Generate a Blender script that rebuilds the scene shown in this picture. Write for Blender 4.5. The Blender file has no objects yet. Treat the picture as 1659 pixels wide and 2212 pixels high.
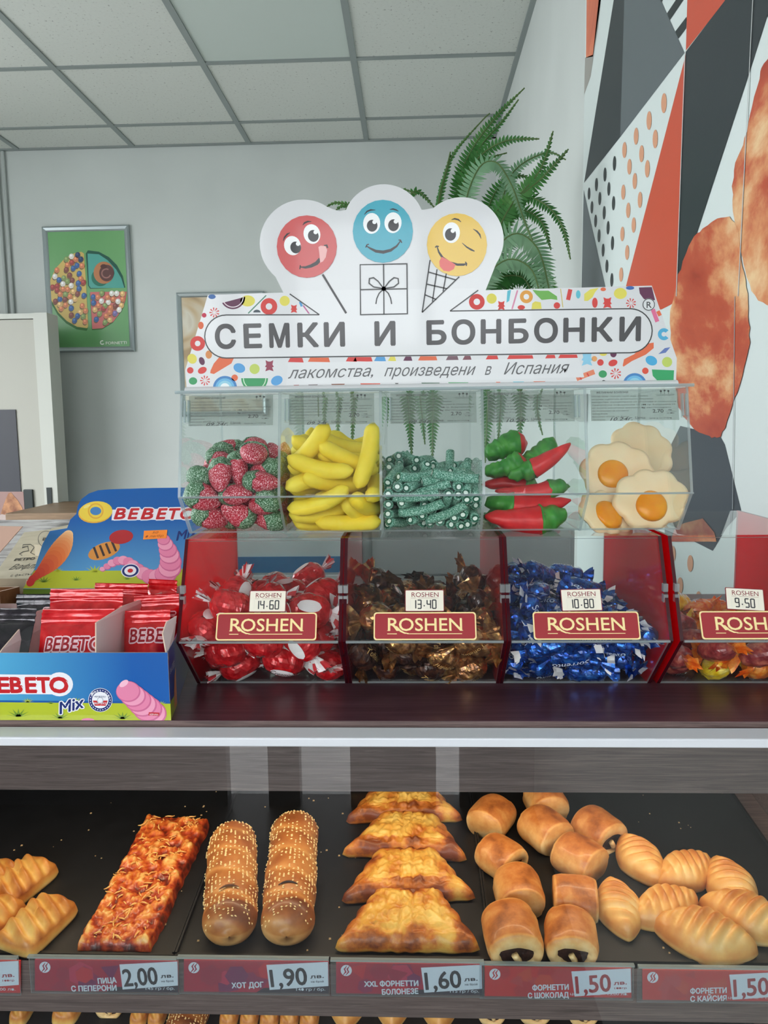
import bpy, bmesh, math, random
from mathutils import Vector, Matrix, Quaternion, Euler, noise
from mathutils.geometry import tessellate_polygon
PI = math.pi
scene = bpy.context.scene
COL = scene.collection

# ---------------------------------------------------------------- camera
W, H, F = 1659.0, 2212.0, 1660.0
CAM = Vector((0, 0, 1.45))
ROT = Matrix.Rotation(math.radians(2.15), 3, 'Z') @ Matrix.Rotation(PI/2 - math.radians(6.5), 3, 'X') @ Matrix.Rotation(math.radians(-0.73), 3, 'Z')
cd = bpy.data.cameras.new('camera')
cd.sensor_fit = 'HORIZONTAL'; cd.sensor_width = 36; cd.lens = 36*F/W; cd.clip_start = .01; cd.clip_end = 80
cam = bpy.data.objects.new('camera', cd); COL.objects.link(cam)
cam.location = CAM; cam.rotation_euler = ROT.to_euler()
scene.camera = cam
scene.view_settings.view_transform = 'Standard'; scene.view_settings.look = 'None'
scene.view_settings.gamma = 1; scene.view_settings.use_curve_mapping = False
scene.view_settings.exposure = 0.42
scene.cycles.transparent_max_bounces = 40
scene.cycles.max_bounces = 8
scene.cycles.diffuse_bounces = 4
scene.cycles.glossy_bounces = 4
scene.cycles.sample_clamp_indirect = 4

# ---------------------------------------------------------------- daylight (an even overcast sky seen through the shopfront)
wd = bpy.data.worlds.new('sky'); scene.world = wd; wd.use_nodes = True
bgn = wd.node_tree.nodes['Background']; bgn.inputs[0].default_value = (.93, .965, 1, 1); bgn.inputs[1].default_value = 7.0
def area(name, loc, rot, sx, sy, power, col, portal=False):
    l = bpy.data.lights.new(name, 'AREA'); l.shape = 'RECTANGLE'; l.size = sx; l.size_y = sy; l.energy = power; l.color = col
    if portal: l.cycles.is_portal = True
    o = bpy.data.objects.new(name, l); COL.objects.link(o); o.location = loc; o.rotation_euler = rot; return o
area('window_portal', (-1.0, -1.70, 1.1), (PI/2, 0, 0), 3.4, 2.4, 1, (1, 1, 1), True)
area('added_window_portal', (-3.07, 1.85, 1.6), (0, -PI/2, 0), 2.0, 2.7, 1, (1, 1, 1), True)  # portal for the side window added to brighten the back
area('case_light', (-.05, .70, 1.168), (0, 0, 0), .84, .014, .62, (1, .80, .58))
area('lower_case_light', (-.05, .70, .935), (0, 0, 0), .84, .014, .6, (1, .80, .58))

# ---------------------------------------------------------------- pixel helpers: a ray of the measured camera met with a real plane of the place
def ray(x, y): return ROT @ Vector(((x-W/2)/F, -(y-H/2)/F, -1))
def PY(x, y, d): r = ray(x, y); return CAM + r*(d/r.y)
def PZ(x, y, z): r = ray(x, y); return CAM + r*((z-CAM.z)/r.z)
def PX(x, y, X): r = ray(x, y); return CAM + r*(X/r.x)
def PP(x, y, o, n): r = ray(x, y); return CAM + r*((Vector(o)-CAM).dot(n)/r.dot(n))

# ---------------------------------------------------------------- materials
def lin(c):
    r = []
    for v in c:
        v = v/255.0; r.append(v/12.92 if v <= .04045 else ((v+.055)/1.055)**2.4)
    return (*r, 1)
MC = {}
def pbr(name, c=(200, 200, 200), rough=.5, metal=0, coat=0, spec=.5, trans=0, ior=1.45, alpha=1, sss=0, emis=None, es=0):
    if name in MC: return MC[name]
    m = bpy.data.materials.new(name); m.use_nodes = True; b = m.node_tree.nodes['Principled BSDF']
    b.inputs['Base Color'].default_value = lin(c); b.inputs['Roughness'].default_value = rough; b.inputs['Metallic'].default_value = metal
    b.inputs['Coat Weight'].default_value = coat; b.inputs['Coat Roughness'].default_value = .06; b.inputs['Specular IOR Level'].default_value = spec
    b.inputs['Transmission Weight'].default_value = trans; b.inputs['IOR'].default_value = ior; b.inputs['Alpha'].default_value = alpha
    if sss: b.inputs['Subsurface Weight'].default_value = sss; b.inputs['Subsurface Radius'].default_value = (.6, .4, .3); b.inputs['Subsurface Scale'].default_value = .006
    if emis: b.inputs['Emission Color'].default_value = lin(emis); b.inputs['Emission Strength'].default_value = es
    MC[name] = m; return m
def nz(nt, scale, detail=3, rough=.5, co='Object', sc=(1, 1, 1), dist=0):
    tc = nt.nodes.new('ShaderNodeTexCoord'); mp = nt.nodes.new('ShaderNodeMapping'); mp.inputs['Scale'].default_value = sc
    n = nt.nodes.new('ShaderNodeTexNoise'); n.inputs['Scale'].default_value = scale; n.inputs['Detail'].default_value = detail
    n.inputs['Roughness'].default_value = rough; n.inputs['Distortion'].default_value = dist
    nt.links.new(tc.outputs[co], mp.inputs[0]); nt.links.new(mp.outputs[0], n.inputs['Vector']); return n
def ramp(nt, src, stops):
    r = nt.nodes.new('ShaderNodeValToRGB'); e = r.color_ramp.elements
    while len(e) < len(stops): e.new(.5)
    for i, (p, c) in enumerate(stops): e[i].position = p; e[i].color = lin(c)
    nt.links.new(src, r.inputs[0]); return r
def bump(nt, src, b, strength, dist=.001):
    n = nt.nodes.new('ShaderNodeBump'); n.inputs['Strength'].default_value = strength; n.inputs['Distance'].default_value = dist
    nt.links.new(src, n.inputs['Height']); nt.links.new(n.outputs[0], b.inputs['Normal'])
def noisy(name, stops, scale=50, detail=3, sc=(1, 1, 1), rough=.5, bs=0, bd=.001, nrough=.5, dist=0, **k):
    if name in MC: return MC[name]
    m = pbr(name, rough=rough, **k); nt = m.node_tree; b = nt.nodes['Principled BSDF']
    n = nz(nt, scale, detail, nrough, 'Object', sc, dist); r = ramp(nt, n.outputs[0], stops)
    nt.links.new(r.outputs[0], b.inputs['Base Color'])
    if bs: bump(nt, n.outputs[0], b, bs, bd)
    return m
def clear(name, tint=(255, 255, 255), ior=1.49, rough=.0, haze=0, hcol=(255, 255, 255)):
    if name in MC: return MC[name]
    m = bpy.data.materials.new(name); m.use_nodes = True; nt = m.node_tree; nt.nodes.clear()
    out = nt.nodes.new('ShaderNodeOutputMaterial'); tr = nt.nodes.new('ShaderNodeBsdfTransparent'); gl = nt.nodes.new('ShaderNodeBsdfGlossy')
    fr = nt.nodes.new('ShaderNodeFresnel'); mx = nt.nodes.new('ShaderNodeMixShader'); fr.inputs[0].default_value = ior
    tr.inputs[0].default_value = lin(tint); gl.inputs[0].default_value = (1, 1, 1, 1); gl.inputs['Roughness'].default_value = rough
    src = tr.outputs[0]
    if haze:
        df = nt.nodes.new('ShaderNodeBsdfDiffuse'); tl = nt.nodes.new('ShaderNodeBsdfTranslucent'); m0 = nt.nodes.new('ShaderNodeMixShader'); m1 = nt.nodes.new('ShaderNodeMixShader')
        df.inputs[0].default_value = lin(hcol); tl.inputs[0].default_value = lin(hcol)
        nt.links.new(df.outputs[0], m0.inputs[1]); nt.links.new(tl.outputs[0], m0.inputs[2])
        m1.inputs[0].default_value = haze; nt.links.new(tr.outputs[0], m1.inputs[1]); nt.links.new(m0.outputs[0], m1.inputs[2]); src = m1.outputs[0]
    # the fresnel node returns total reflection on back faces of a sheet; use the front value on both
    geo = nt.nodes.new('ShaderNodeNewGeometry'); inv = nt.nodes.new('ShaderNodeMath'); inv.operation = 'SUBTRACT'; inv.inputs[0].default_value = 1
    mul = nt.nodes.new('ShaderNodeMath'); mul.operation = 'MULTIPLY'
    nt.links.new(geo.outputs['Backfacing'], inv.inputs[1]); nt.links.new(inv.outputs[0], mul.inputs[0]); nt.links.new(fr.outputs[0], mul.inputs[1])
    nt.links.new(mul.outputs[0], mx.inputs[0]); nt.links.new(src, mx.inputs[1]); nt.links.new(gl.outputs[0], mx.inputs[2]); nt.links.new(mx.outputs[0], out.inputs[0])
    MC[name] = m; return m
def flat(c, rough=.45, coat=0, pre='print'):
    return pbr('%s_%d_%d_%d' % ((pre,)+tuple(int(v) for v in c)), c, rough, coat=coat)

# ---------------------------------------------------------------- mesh helpers
ORG = {}
class MB:
    def __init__(s): s.v = []; s.f = []; s.m = []; s.mats = []; s.c = None
    def mi(s, mat):
        if mat not in s.mats: s.mats.append(mat)
        return s.mats.index(mat)
    def add(s, vs, fs, mat):
        o = len(s.v); k = s.mi(mat); s.v += [Vector(v) for v in vs]
        for f in fs: s.f.append(tuple(i+o for i in f)); s.m.append(k)
        return o
    def box(s, a, b, mat, bev=0):
        x0, y0, z0 = a; x1, y1, z1 = b
        if not bev:
            s.add([(x0,y0,z0),(x1,y0,z0),(x1,y1,z0),(x0,y1,z0),(x0,y0,z1),(x1,y0,z1),(x1,y1,z1),(x0,y1,z1)],
                  [(3,2,1,0),(4,5,6,7),(0,1,5,4),(1,2,6,5),(2,3,7,6),(3,0,4,7)], mat); return
        bm = bmesh.new(); bmesh.ops.create_cube(bm, size=1)
        for v in bm.verts: v.co = Vector((x0+(v.co.x+.5)*(x1-x0), y0+(v.co.y+.5)*(y1-y0), z0+(v.co.z+.5)*(z1-z0)))
        bmesh.ops.bevel(bm, geom=bm.edges[:], offset=bev, segments=2, profile=.5, affect='EDGES'); s.bm(bm, mat)
    def bm(s, bm, mat):
        bm.verts.ensure_lookup_table(); bm.verts.index_update()
        s.add([v.co.copy() for v in bm.verts], [tuple(v.index for v in f.verts) for f in bm.faces], mat); bm.free()
    def prism(s, poly, fr, t, mat, edge=None):
        # polygon (u,v) in frame fr=(O,U,V,N), extruded by t along N
        O, U, V, N = fr; n = len(poly)
        ar = sum(poly[i][0]*poly[(i+1) % n][1]-poly[(i+1) % n][0]*poly[i][1] for i in range(n))
        if ar < 0: poly = poly[::-1]
        a = [O+U*p[0]+V*p[1] for p in poly]; b = [q+N*t for q in a]
        s.add(a+b, [tuple(range(n, 2*n)), tuple(range(n-1, -1, -1))], mat)
        s.add(a+b, [(i, (i+1) % n, (i+1) % n+n, i+n) for i in range(n)], edge or mat)
    def tube(s, pts, r, mat, n=8, cap=True, flatten=1.0):
        pts = [Vector(p) for p in pts]; rr = r if isinstance(r, (list, tuple)) else [r]*len(pts)
        up = Vector((0, 0, 1)); prev = None; vs = []
        for i, p in enumerate(pts):
            t = (pts[min(i+1, len(pts)-1)]-pts[max(i-1, 0)]).normalized()
            if prev is None:
                a = up if abs(t.z) < .9 else Vector((1, 0, 0)); u = t.cross(a).normalized()
            else: u = (prev-t*prev.dot(t)).normalized()
            w = t.cross(u); prev = u
            for j in range(n): an = 2*PI*j/n; vs.append(p+u*math.cos(an)*rr[i]+w*math.sin(an)*rr[i]*flatten)
        fs = [(i*n+j, i*n+(j+1) % n, (i+1)*n+(j+1) % n, (i+1)*n+j) for i in range(len(pts)-1) for j in range(n)]
        if cap: fs += [tuple(range(n-1, -1, -1)), tuple((len(pts)-1)*n+j for j in range(n))]
        s.add(vs, fs, mat)
    def lathe(s, prof, mat, n=16, o=(0, 0, 0), ax='z', sy=1.0):
        vs = []
        for r, h in prof:
            for j in range(n):
                a = 2*PI*j/n; c, d = r*math.cos(a), r*math.sin(a)*sy
                vs.append(Vector(o)+(Vector((c, d, h)) if ax == 'z' else Vector((h, c, d))))
        m = len(prof)
        s.add(vs, [(i*n+j, i*n+(j+1) % n, (i+1)*n+(j+1) % n, (i+1)*n+j) for i in range(m-1) for j in range(n)]+[tuple(range(n-1, -1, -1)), tuple((m-1)*n+j for j in range(n))], mat)
    def build(s, name, parent=None, smooth=False, at=None, world=True, ao=None):
        me = bpy.data.meshes.new(name); off = Vector((0, 0, 0))
        if parent is not None and world: off = ORG.get(parent.name, Vector((0, 0, 0)))
        if at is not None: off = Vector(at)
        me.from_pydata([v-off for v in s.v], [], s.f)
        for m in s.mats: me.materials.append(m)
        me.polygons.foreach_set('material_index', s.m)
        if smooth: me.polygons.foreach_set('use_smooth', [True]*len(s.f))
        if s.c:
            ca = me.color_attributes.new('bake', 'FLOAT_COLOR', 'POINT')
            for i, c in enumerate(s.c): ca.data[i].color = (c, c, c, 1)
        me.update(); o = bpy.data.objects.new(name, me); COL.objects.link(o)
        if at is not None: o.location = at
        if parent is not None:
            o.parent = parent
            if at is not None and world: o.location = Vector(at)-ORG.get(parent.name, Vector((0, 0, 0)))
            if world: ORG[o.name] = off
        else: ORG[o.name] = off
        return o
def root(name, label, cat, loc=(0, 0, 0), group=None, kind=None):
    o = bpy.data.objects.new(name, None); COL.objects.link(o); o.location = loc; ORG[o.name] = Vector(loc); o.empty_display_size = .02
    if label: tag(o, label, cat, group)
    if kind: o['kind'] = kind
    return o
def tag(o, label, cat, group=None):
    o['label'] = label; o['category'] = cat
    if group: o['group'] = group
    return o
KIDS = {}
def kids(o): return [c for c in o.children]
def dup(proto, loc, quat=None, label=None, group=None, scale=None, ch=None):
    r = proto.copy(); COL.objects.link(r); r.location = loc
    if quat is not None: r.rotation_mode = 'QUATERNION'; r.rotation_quaternion = quat
    if scale: r.scale = (scale,)*3 if isinstance(scale, float) else scale
    if label: r['label'] = label
    if group: r['group'] = group
    for c, subs in (ch if ch is not None else [(c, list(c.children)) for c in proto.children]):
        d = c.copy(); COL.objects.link(d); d.parent = r
        for g in subs: e = g.copy(); COL.objects.link(e); e.parent = d
    return r

# ---------------------------------------------------------------- flat print and lettering
TC = {}
def tgeo(t, bold=0, shear=0):
    # flat glyph outlines of the built-in typeface, filled loop by loop (overlapping strokes get their own film level)
    k = (t, 0, shear)
    if k in TC: return TC[k]
    cu = bpy.data.curves.new('t', 'FONT'); cu.body = t; cu.resolution_u = 3; cu.size = 1; cu.fill_mode = 'NONE'
    ob = bpy.data.objects.new('t', cu); COL.objects.link(ob)
    me = ob.evaluated_get(bpy.context.evaluated_depsgraph_get()).to_mesh()
    V = [v.co.copy() for v in me.vertices]; adj = {}
    for e in me.edges:
        a, b = e.vertices; adj.setdefault(a, []).append(b); adj.setdefault(b, []).append(a)
    bpy.data.objects.remove(ob); bpy.data.curves.remove(cu)
    seen = set(); loops = []
    for s_ in adj:
        if s_ in seen: continue
        l = [s_]; seen.add(s_); c = s_
        while True:
            n = [x for x in adj[c] if x not in seen]
            if not n: break
            c = n[0]; seen.add(c); l.append(c)
        q = []
        for i in l:
            if not q or (V[i]-V[q[-1]]).length > 1e-5: q.append(i)
        if len(q) > 2 and (V[q[0]]-V[q[-1]]).length < 1e-5: q.pop()
        if len(q) < 3: continue
        # follow the order of the point indices so that the turning sense of each outline is kept
        if sum(1 for i in range(len(q)-1) if q[i+1] > q[i]) < len(q)/2: q = q[::-1]
        loops.append([V[i] for i in q])
    ar = [sum(l[i].x*l[(i+1) % len(l)].y-l[(i+1) % len(l)].x*l[i].y for i in range(len(l))) for l in loops]
    big = ar[max(range(len(ar)), key=lambda i: abs(ar[i]))]; bb = [(min(p.x for p in l), min(p.y for p in l), max(p.x for p in l), max(p.y for p in l)) for l in loops]
    outs = [i for i in range(len(loops)) if ar[i]*big > 0]
    outs += [j for j in range(len(loops)) if j not in outs and not any(bb[o][0] < bb[j][0] and bb[o][1] < bb[j][1] and bb[o][2] > bb[j][2] and bb[o][3] > bb[j][3] for o in outs)]; vs = []; fs = []
    for n_, i in enumerate(outs):
        g = [loops[i]]
        for j in range(len(loops)):
            if j in outs: continue
            cs = [o for o in outs if bb[o][0] < bb[j][0] and bb[o][1] < bb[j][1] and bb[o][2] > bb[j][2] and bb[o][3] > bb[j][3]]
            if cs and min(cs, key=lambda o: (bb[o][2]-bb[o][0])*(bb[o][3]-bb[o][1])) == i: g.append(loops[j])
        o_ = len(vs); fl = [p for m in g for p in m]; vs += [(p.x+shear*p.y, p.y, n_ % 3) for p in fl]
        for f in tessellate_polygon(g):
            a, b, c = (fl[q] for q in f)
            if abs((b-a).cross(c-a).z) < 1e-9: continue
            f = tuple(q+o_ for q in f); fs.append(f if (b-a).cross(c-a).z > 0 else f[::-1])
    x0 = min(v[0] for v in vs); x1 = max(v[0] for v in vs)
    TC[k] = ([(v[0]-x0, v[1], v[2]) for v in vs], fs, x1-x0); return TC[k]
CAP = .727
class Decal:
    # flat print on a plane: frame (O,U,V,N); dz is the film thickness per layer
    def __init__(s, fr, dz=.00008, fn=None): s.fr = fr; s.dz = dz; s.mb = MB(); s.fn = fn
    def P(s, p, l):
        O, U, V, N = s.fr
        return O+U*p[0]+V*p[1]+N*(s.dz*l)
    def q(s, x, y):
        if s.fn: return s.fn(x, y)
        return (x, y)
    def poly(s, pts, c, l=1, raw=False):
        pts = [p if raw else s.q(*p) for p in pts]; n = len(pts)
        ar = sum(pts[i][0]*pts[(i+1) % n][1]-pts[(i+1) % n][0]*pts[i][1] for i in range(n))
        if ar < 0: pts = pts[::-1]
        s.mb.add([s.P(p, l) for p in pts], [tuple(range(n))], c if not isinstance(c, tuple) else flat(c))
    def ell(s, x, y, rx, ry=None, c=(0, 0, 0), l=1, rot=0, a0=0, a1=360, n=24):
        ry = ry or rx; r = math.radians(rot); pts = []
        full = abs(a1-a0) >= 360
        for i in range(n if full else n+1):
            a = math.radians(a0+(a1-a0)*i/n); u, v = rx*math.cos(a), ry*math.sin(a)
            pts.append((x+u*math.cos(r)-v*math.sin(r), y+u*math.sin(r)+v*math.cos(r)))
        s.poly(pts, c, l)
    def ring(s, x, y, r0, r1, c, l=1, a0=0, a1=360, n=28):
        o = [s.q(x+r1*math.cos(math.radians(a0+(a1-a0)*i/n)), y+r1*math.sin(math.radians(a0+(a1-a0)*i/n))) for i in range(n+1)]
        i_ = [s.q(x+r0*math.cos(math.radians(a0+(a1-a0)*i/n)), y+r0*math.sin(math.radians(a0+(a1-a0)*i/n))) for i in range(n+1)]
        for k in range(n): s.poly([o[k], o[k+1], i_[k+1], i_[k]], c, l, True)
    def line(s, pts, w, c, l=1, closed=False):
        pts = list(pts)+([pts[0]] if closed else [])
        ww = w if isinstance(w, (list, tuple)) else [w]*len(pts)
        L = []; R = []
        for i, p in enumerate(pts):
            a = pts[max(i-1, 0)]; b = pts[min(i+1, len(pts)-1)]
            if closed and i in (0, len(pts)-1): a = pts[-2]; b = pts[1]
            dx, dy = b[0]-a[0], b[1]-a[1]; d = math.hypot(dx, dy) or 1; h = ww[i]/2
            if 0 < i < len(pts)-1:
                e1 = Vector((p[0]-a[0], p[1]-a[1])).normalized(); e2 = Vector((b[0]-p[0], b[1]-p[1])).normalized()
                h /= max(.5, math.sqrt(max(0, (1+e1.dot(e2))/2)))
            L.append((p[0]-dy/d*h, p[1]+dx/d*h)); R.append((p[0]+dy/d*h, p[1]-dx/d*h))
        for i in range(len(pts)-1): s.poly([L[i], L[i+1], R[i+1], R[i]], c, l)
    def text(s, t, A, B, h, c, l=2, bold=0, shear=0, bend=None):
        # heavier strokes are the same glyphs laid again slightly to each side, each on its own film layer
        # baseline from A to B (in the decal's own input units), cap height h (same units, upright = perpendicular)
        vs, fs, w = tgeo(t, 0, shear); a = Vector(s.q(*A)); b = Vector(s.q(*B)); 
        if s.fn:
            m = ((A[0]+B[0])/2, (A[1]+B[1])/2); up = Vector(s.q(m[0], m[1]-h))-Vector(s.q(*m)); hh = up.length
        else: hh = h
        ex = (b-a)/w; ey = Vector((-(b-a).y, (b-a).x)).normalized()*(hh/CAP)
        k = c if not isinstance(c, tuple) else flat(c)
        offs = [(0, 0)]
        if bold > .006:
            nn = 10 if bold > .06 else (6 if bold > .015 else 3); offs += [(bold*math.cos(2*PI*i/nn), bold*math.sin(2*PI*i/nn)) for i in range(nn)]
        sx = (b-a).length/w/ey.length
        for i, (du, dv) in enumerate(offs): s.mb.add([s.P(a+ex*(v[0]+du/max(.5, min(2, sx)))+ey*(v[1]+dv), l+.21*i+.07*v[2]) for v in vs], fs, k)
    def build(s, name, parent): return s.mb.build(name, parent)
X, Y, Z = Vector((1, 0, 0)), Vector((0, 1, 0)), Vector((0, 0, 1))
def fr_y(y): return (Vector((0, y, 0)), X, Z, -Y)          # upright plane facing the camera side
# ================================================================ THE ROOM
ZT = 1.211
acry = clear('clear_acrylic', (251, 253, 252), 1.30, .0, .010, (225, 235, 240))
lidm = clear('clear_lid', (250, 252, 252), 1.32, .01, .015, (225, 232, 236))
edgem = clear('acrylic_edge', (214, 224, 226), 1.6, .15, .34, (232, 240, 242))  # bright edges of clear sheet put into the colour as whitish haze
redm = clear('red_acrylic', (240, 70, 74), 1.3, .02, .66, (244, 30, 48))
rede = clear('red_acrylic_edge', (110, 40, 60), 1.5, .1, .55, (92, 24, 44))
TILE = .62; GX = -.225; GY = 3.31; ZC = 2.93; YB = 4.22; XR = .45; XL = -3.0; YF = -1.62
wallm = noisy('wall_paint', [(.3, (190, 196, 193)), (.7, (196, 202, 199))], 3, 2, rough=.55, bs=.15)
tilem = pbr('ceiling_tile', (186, 192, 186), .9); nt = tilem.node_tree
n1 = nz(nt, 90, 2, .6); r1 = ramp(nt, n1.outputs[0], [(.28, (140, 142, 138)), (.36, (196, 200, 194)), (1, (202, 206, 200))])
nt.links.new(r1.outputs[0], nt.nodes['Principled BSDF'].inputs['Base Color'])
plaint = pbr('ceiling_tile_plain', (186, 196, 190), .8)
gridm = pbr('grid_steel', (134, 142, 140), .5)
def struct(mb, name, parent=None, **k):
    o = mb.build(name, parent, **k)
    if parent is None: o['kind'] = 'structure'
    return o
m = MB(); m.box((XL-.1, YF-.1, -.05), (XR+.1, .55, 0), noisy('floor_tile_dark', [(.3, (50, 48, 48)), (.7, (60, 58, 58))], 6, 4, rough=.4)); m.box((XL-.1, .55, -.05), (XR+.1, YB+.1, 0), noisy('floor_tile', [(.3, (186, 184, 178)), (.7, (200, 198, 192))], 6, 4, rough=.35)); struct(m, 'floor')  # unseen floor: darkened in front against glass reflections, pale behind to bounce light
m = MB(); m.box((XL, YB, 0), (XR, YB+.08, ZC+.1), wallm); struct(m, 'wall_back')
m = MB()   # left wall with a wide unseen side window, added to brighten the back
for a_, b_, c_, d_ in ((YF, .5, 0, ZC+.1), (3.2, YB+.08, 0, ZC+.1), (.5, 3.2, 0, .6), (.5, 3.2, 2.6, ZC+.1), (1.36, 1.42, .6, 2.6), (2.38, 2.44, .6, 2.6)): m.box((XL-.08, a_, c_), (XL, b_, d_), wallm)
struct(m, 'wall_left')
m = MB(); m.box((XR, YF, 0), (XR+.08, YB+.08, ZC+.1), wallm); wr = struct(m, 'wall_right')
m = MB(); m.box((XL, YF, ZC+.03), (XR, YB, ZC+.06), plaint); ceil = struct(m, 'ceiling')
# lay-in tiles, each its own piece, and the T-bars that carry them
xs = [GX+k*TILE for k in range(-5, 2)]; ys = [GY+k*TILE for k in range(-8, 3)]
xs = [x for x in xs if XL < x < XR-.2]; ys = [y for y in ys if YF < y < YB-.02]
xe = [XL]+xs+[XR]; ye = [YF]+ys+[YB]
tm = {}
for i in range(len(xe)-1):
    for j in range(len(ye)-1):
        w = xe[i+1]-xe[i]; d = ye[j+1]-ye[j]
        pl = (i, j) in ((len(xe)-3, len(ye)-4), (len(xe)-3, len(ye)-5))
        k = (round(w, 3), round(d, 3), pl)
        if k not in tm:
            t = MB(); t.box((.012, .012, 0), (w-.012, d-.012, .012), plaint if pl else tilem)
            o = t.build('tile', ceil, world=False); tm[k] = o.data
        else:
            o = bpy.data.objects.new('tile', tm[k]); COL.objects.link(o); o.parent = ceil
        o.location = (xe[i], ye[j], ZC+.002)
def gbar(a, b):
    t = MB(); t.box(a, b, gridm); t.build('grid_bar', ceil)
for x in xs: gbar((x-.013, YF, ZC-.004), (x+.013, YB, ZC+.003))
for y in ys:
    for i in range(len(xe)-1): gbar((xe[i]+.013, y-.012, ZC-.003), (xe[i+1]-.013, y+.012, ZC+.003))
for a, b in (((XL, YB-.02, ZC-.006), (XR, YB, ZC+.002)), ((XR-.02, YF, ZC-.006), (XR, YB, ZC+.002)), ((XL, YF, ZC-.006), (XL+.02, YB, ZC+.002))): gbar(a, b)
# shopfront behind the photographer: low wall, glazing bars, piers (one standing in for the photographer's dark reflection); daylight comes through it and shows in the glass
frm = pbr('shopfront_metal', (60, 62, 66), .4)
m = MB()
for x0, x1, z0, z1 in ((XL, -2.5, 0, 2.95), (-2.5, -.72, 0, .95), (-.56, -.44, 0, 2.6), (-.245, .05, 0, 1.5), (.17, XR, 0, 1.1), (XL, XR, 2.22, 2.95), (-1.62, -1.55, .95, 2.6), (-.74, -.66, .95, 2.6), (.03, .08, 0, 2.6), (-.44, -.245, .45, .5)):  # header set low to keep the sky's reflection off the lids
    m.box((x0, YF-.06, z0), (x1, YF, z1), frm)
wf = struct(m, 'wall_front')
# forecourt outside
m = MB(); m.box((-14, -14, -.12), (8, 12, -.051), noisy('pavement', [(.3, (165, 165, 165)), (.7, (180, 180, 178))], 4, 3, rough=.8)); struct(m, 'ground')

# the far side of the street: a plain unseen wall, added to tame the sky's reflections
m = MB(); m.box((-14, -13.5, -.05), (8, -13.2, 3.0), noisy('added_facade', [(.35, (150, 156, 152)), (.65, (184, 186, 180))], .8, 3, rough=.8)); struct(m, 'wall_outside_added')
# back wall things --------------------------------------------------
con = pbr('conduit', (176, 182, 180), .5)
m = MB(); a = PY(8, 560, YB-.01); m.tube([(a.x, YB-.012, ZC-.01), (a.x, YB-.012, 1.0)], .008, con); m.tube([(a.x+.035, YB-.012, ZC-.01), (a.x+.035, YB-.012, 1.0)], .008, con); struct(m, 'trim_1')
# open door leaf at the left
dm = pbr('door_cream', (168, 167, 157), .45); dk = pbr('handle_plate', (46, 50, 50), .35, metal=.6); chrome = pbr('chrome', (215, 218, 220), .18, metal=1)
YD = 3.9
dr = PY(74, 690, YD); dz = dr.z
m = MB(); m.box((dr.x-.78, YD, .01), (dr.x, YD+.04, dz), dm); door = struct(m, 'door_1')
m = MB(); m.box((dr.x+.004, YD-.02, 0), (dr.x+.075, YD+.1, dz+.03), pbr('door_jamb', (186, 188, 180), .45)); m.box((dr.x-.8, YD-.005, dz+.004), (dr.x+.004, YD+.06, dz+.03), pbr('door_jamb', (186, 188, 180), .45)); m.build('door_frame', door)
h = PY(70, 1115, YD); m = MB(); m.box((h.x-.035, YD-.012, h.z-.10), (h.x+.015, YD, h.z+.14), dk, .004); m.build('handle_plate', door)
m = MB(); m.tube([(h.x-.01, YD-.012, h.z+.02), (h.x-.01, YD-.045, h.z+.02), (h.x-.08, YD-.05, h.z+.018)], .009, chrome); m.build('door_handle', door)
m = MB(); m.box((dr.x+.02, YD-.026, h.z-.1), (dr.x+.045, YD-.02, h.z+.15), dk); m.build('strike_plate', door)
po = MB(); p0 = PY(0, 885, YD-.01); p1 = PY(52, 1180, YD-.01)
po.box((p0.x-.5, YD-.006, p1.z-.25), (p1.x, YD-.001, p0.z), pbr('poster_black', (38, 40, 50), .35))
D = Decal(fr_y(YD-.0065), .0005, lambda x, y: (lambda p: (p.x, p.z))(PY(x, y, YD-.007)))
D.poly([(-60, 1062), (53, 1062), (60, 1290), (-60, 1290)], (150, 118, 112), 1)
D.poly([(-60, 1125), (0, 1130), (30, 1120), (56, 1100), (60, 1290), (-60, 1290)], (92, 68, 70), 2)
D.ell(25, 1120, 32, 12, (178, 160, 155), 3); D.poly([(2, 1110), (8, 1090), (18, 1066), (24, 1064), (38, 1080), (48, 1096), (50, 1106), (36, 1112), (20, 1114)], noisy('croissant_print', [(.3, (120, 70, 48)), (.7, (196, 140, 96))], 25, 3, rough=.5), 4)
for v, f in ((0, 0),): pass
b = po.build('poster', door); D.build('poster_print', door)
# far brown table edge below
tb = root('side_table', 'brown table edge standing against the far wall beside the door', 'table', (-1.55, 3.6, 0))
m = MB(); tz = PY(140, 1108, 3.4).z; m.box((-1.85, 3.4, tz-.05), (-.9, 3.95, tz), noisy('brown_board', [(.3, (110, 88, 66)), (.7, (134, 108, 82))], 8, 3, (1, 8, 8), rough=.5), .005); m.build('table_top', tb)
for x in (-1.80, -.95):
    for y in (3.45, 3.9): t = MB(); t.box((x-.02, y-.02, 0), (x+.02, y+.02, tz-.05), frm); t.build('leg', tb)

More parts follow.
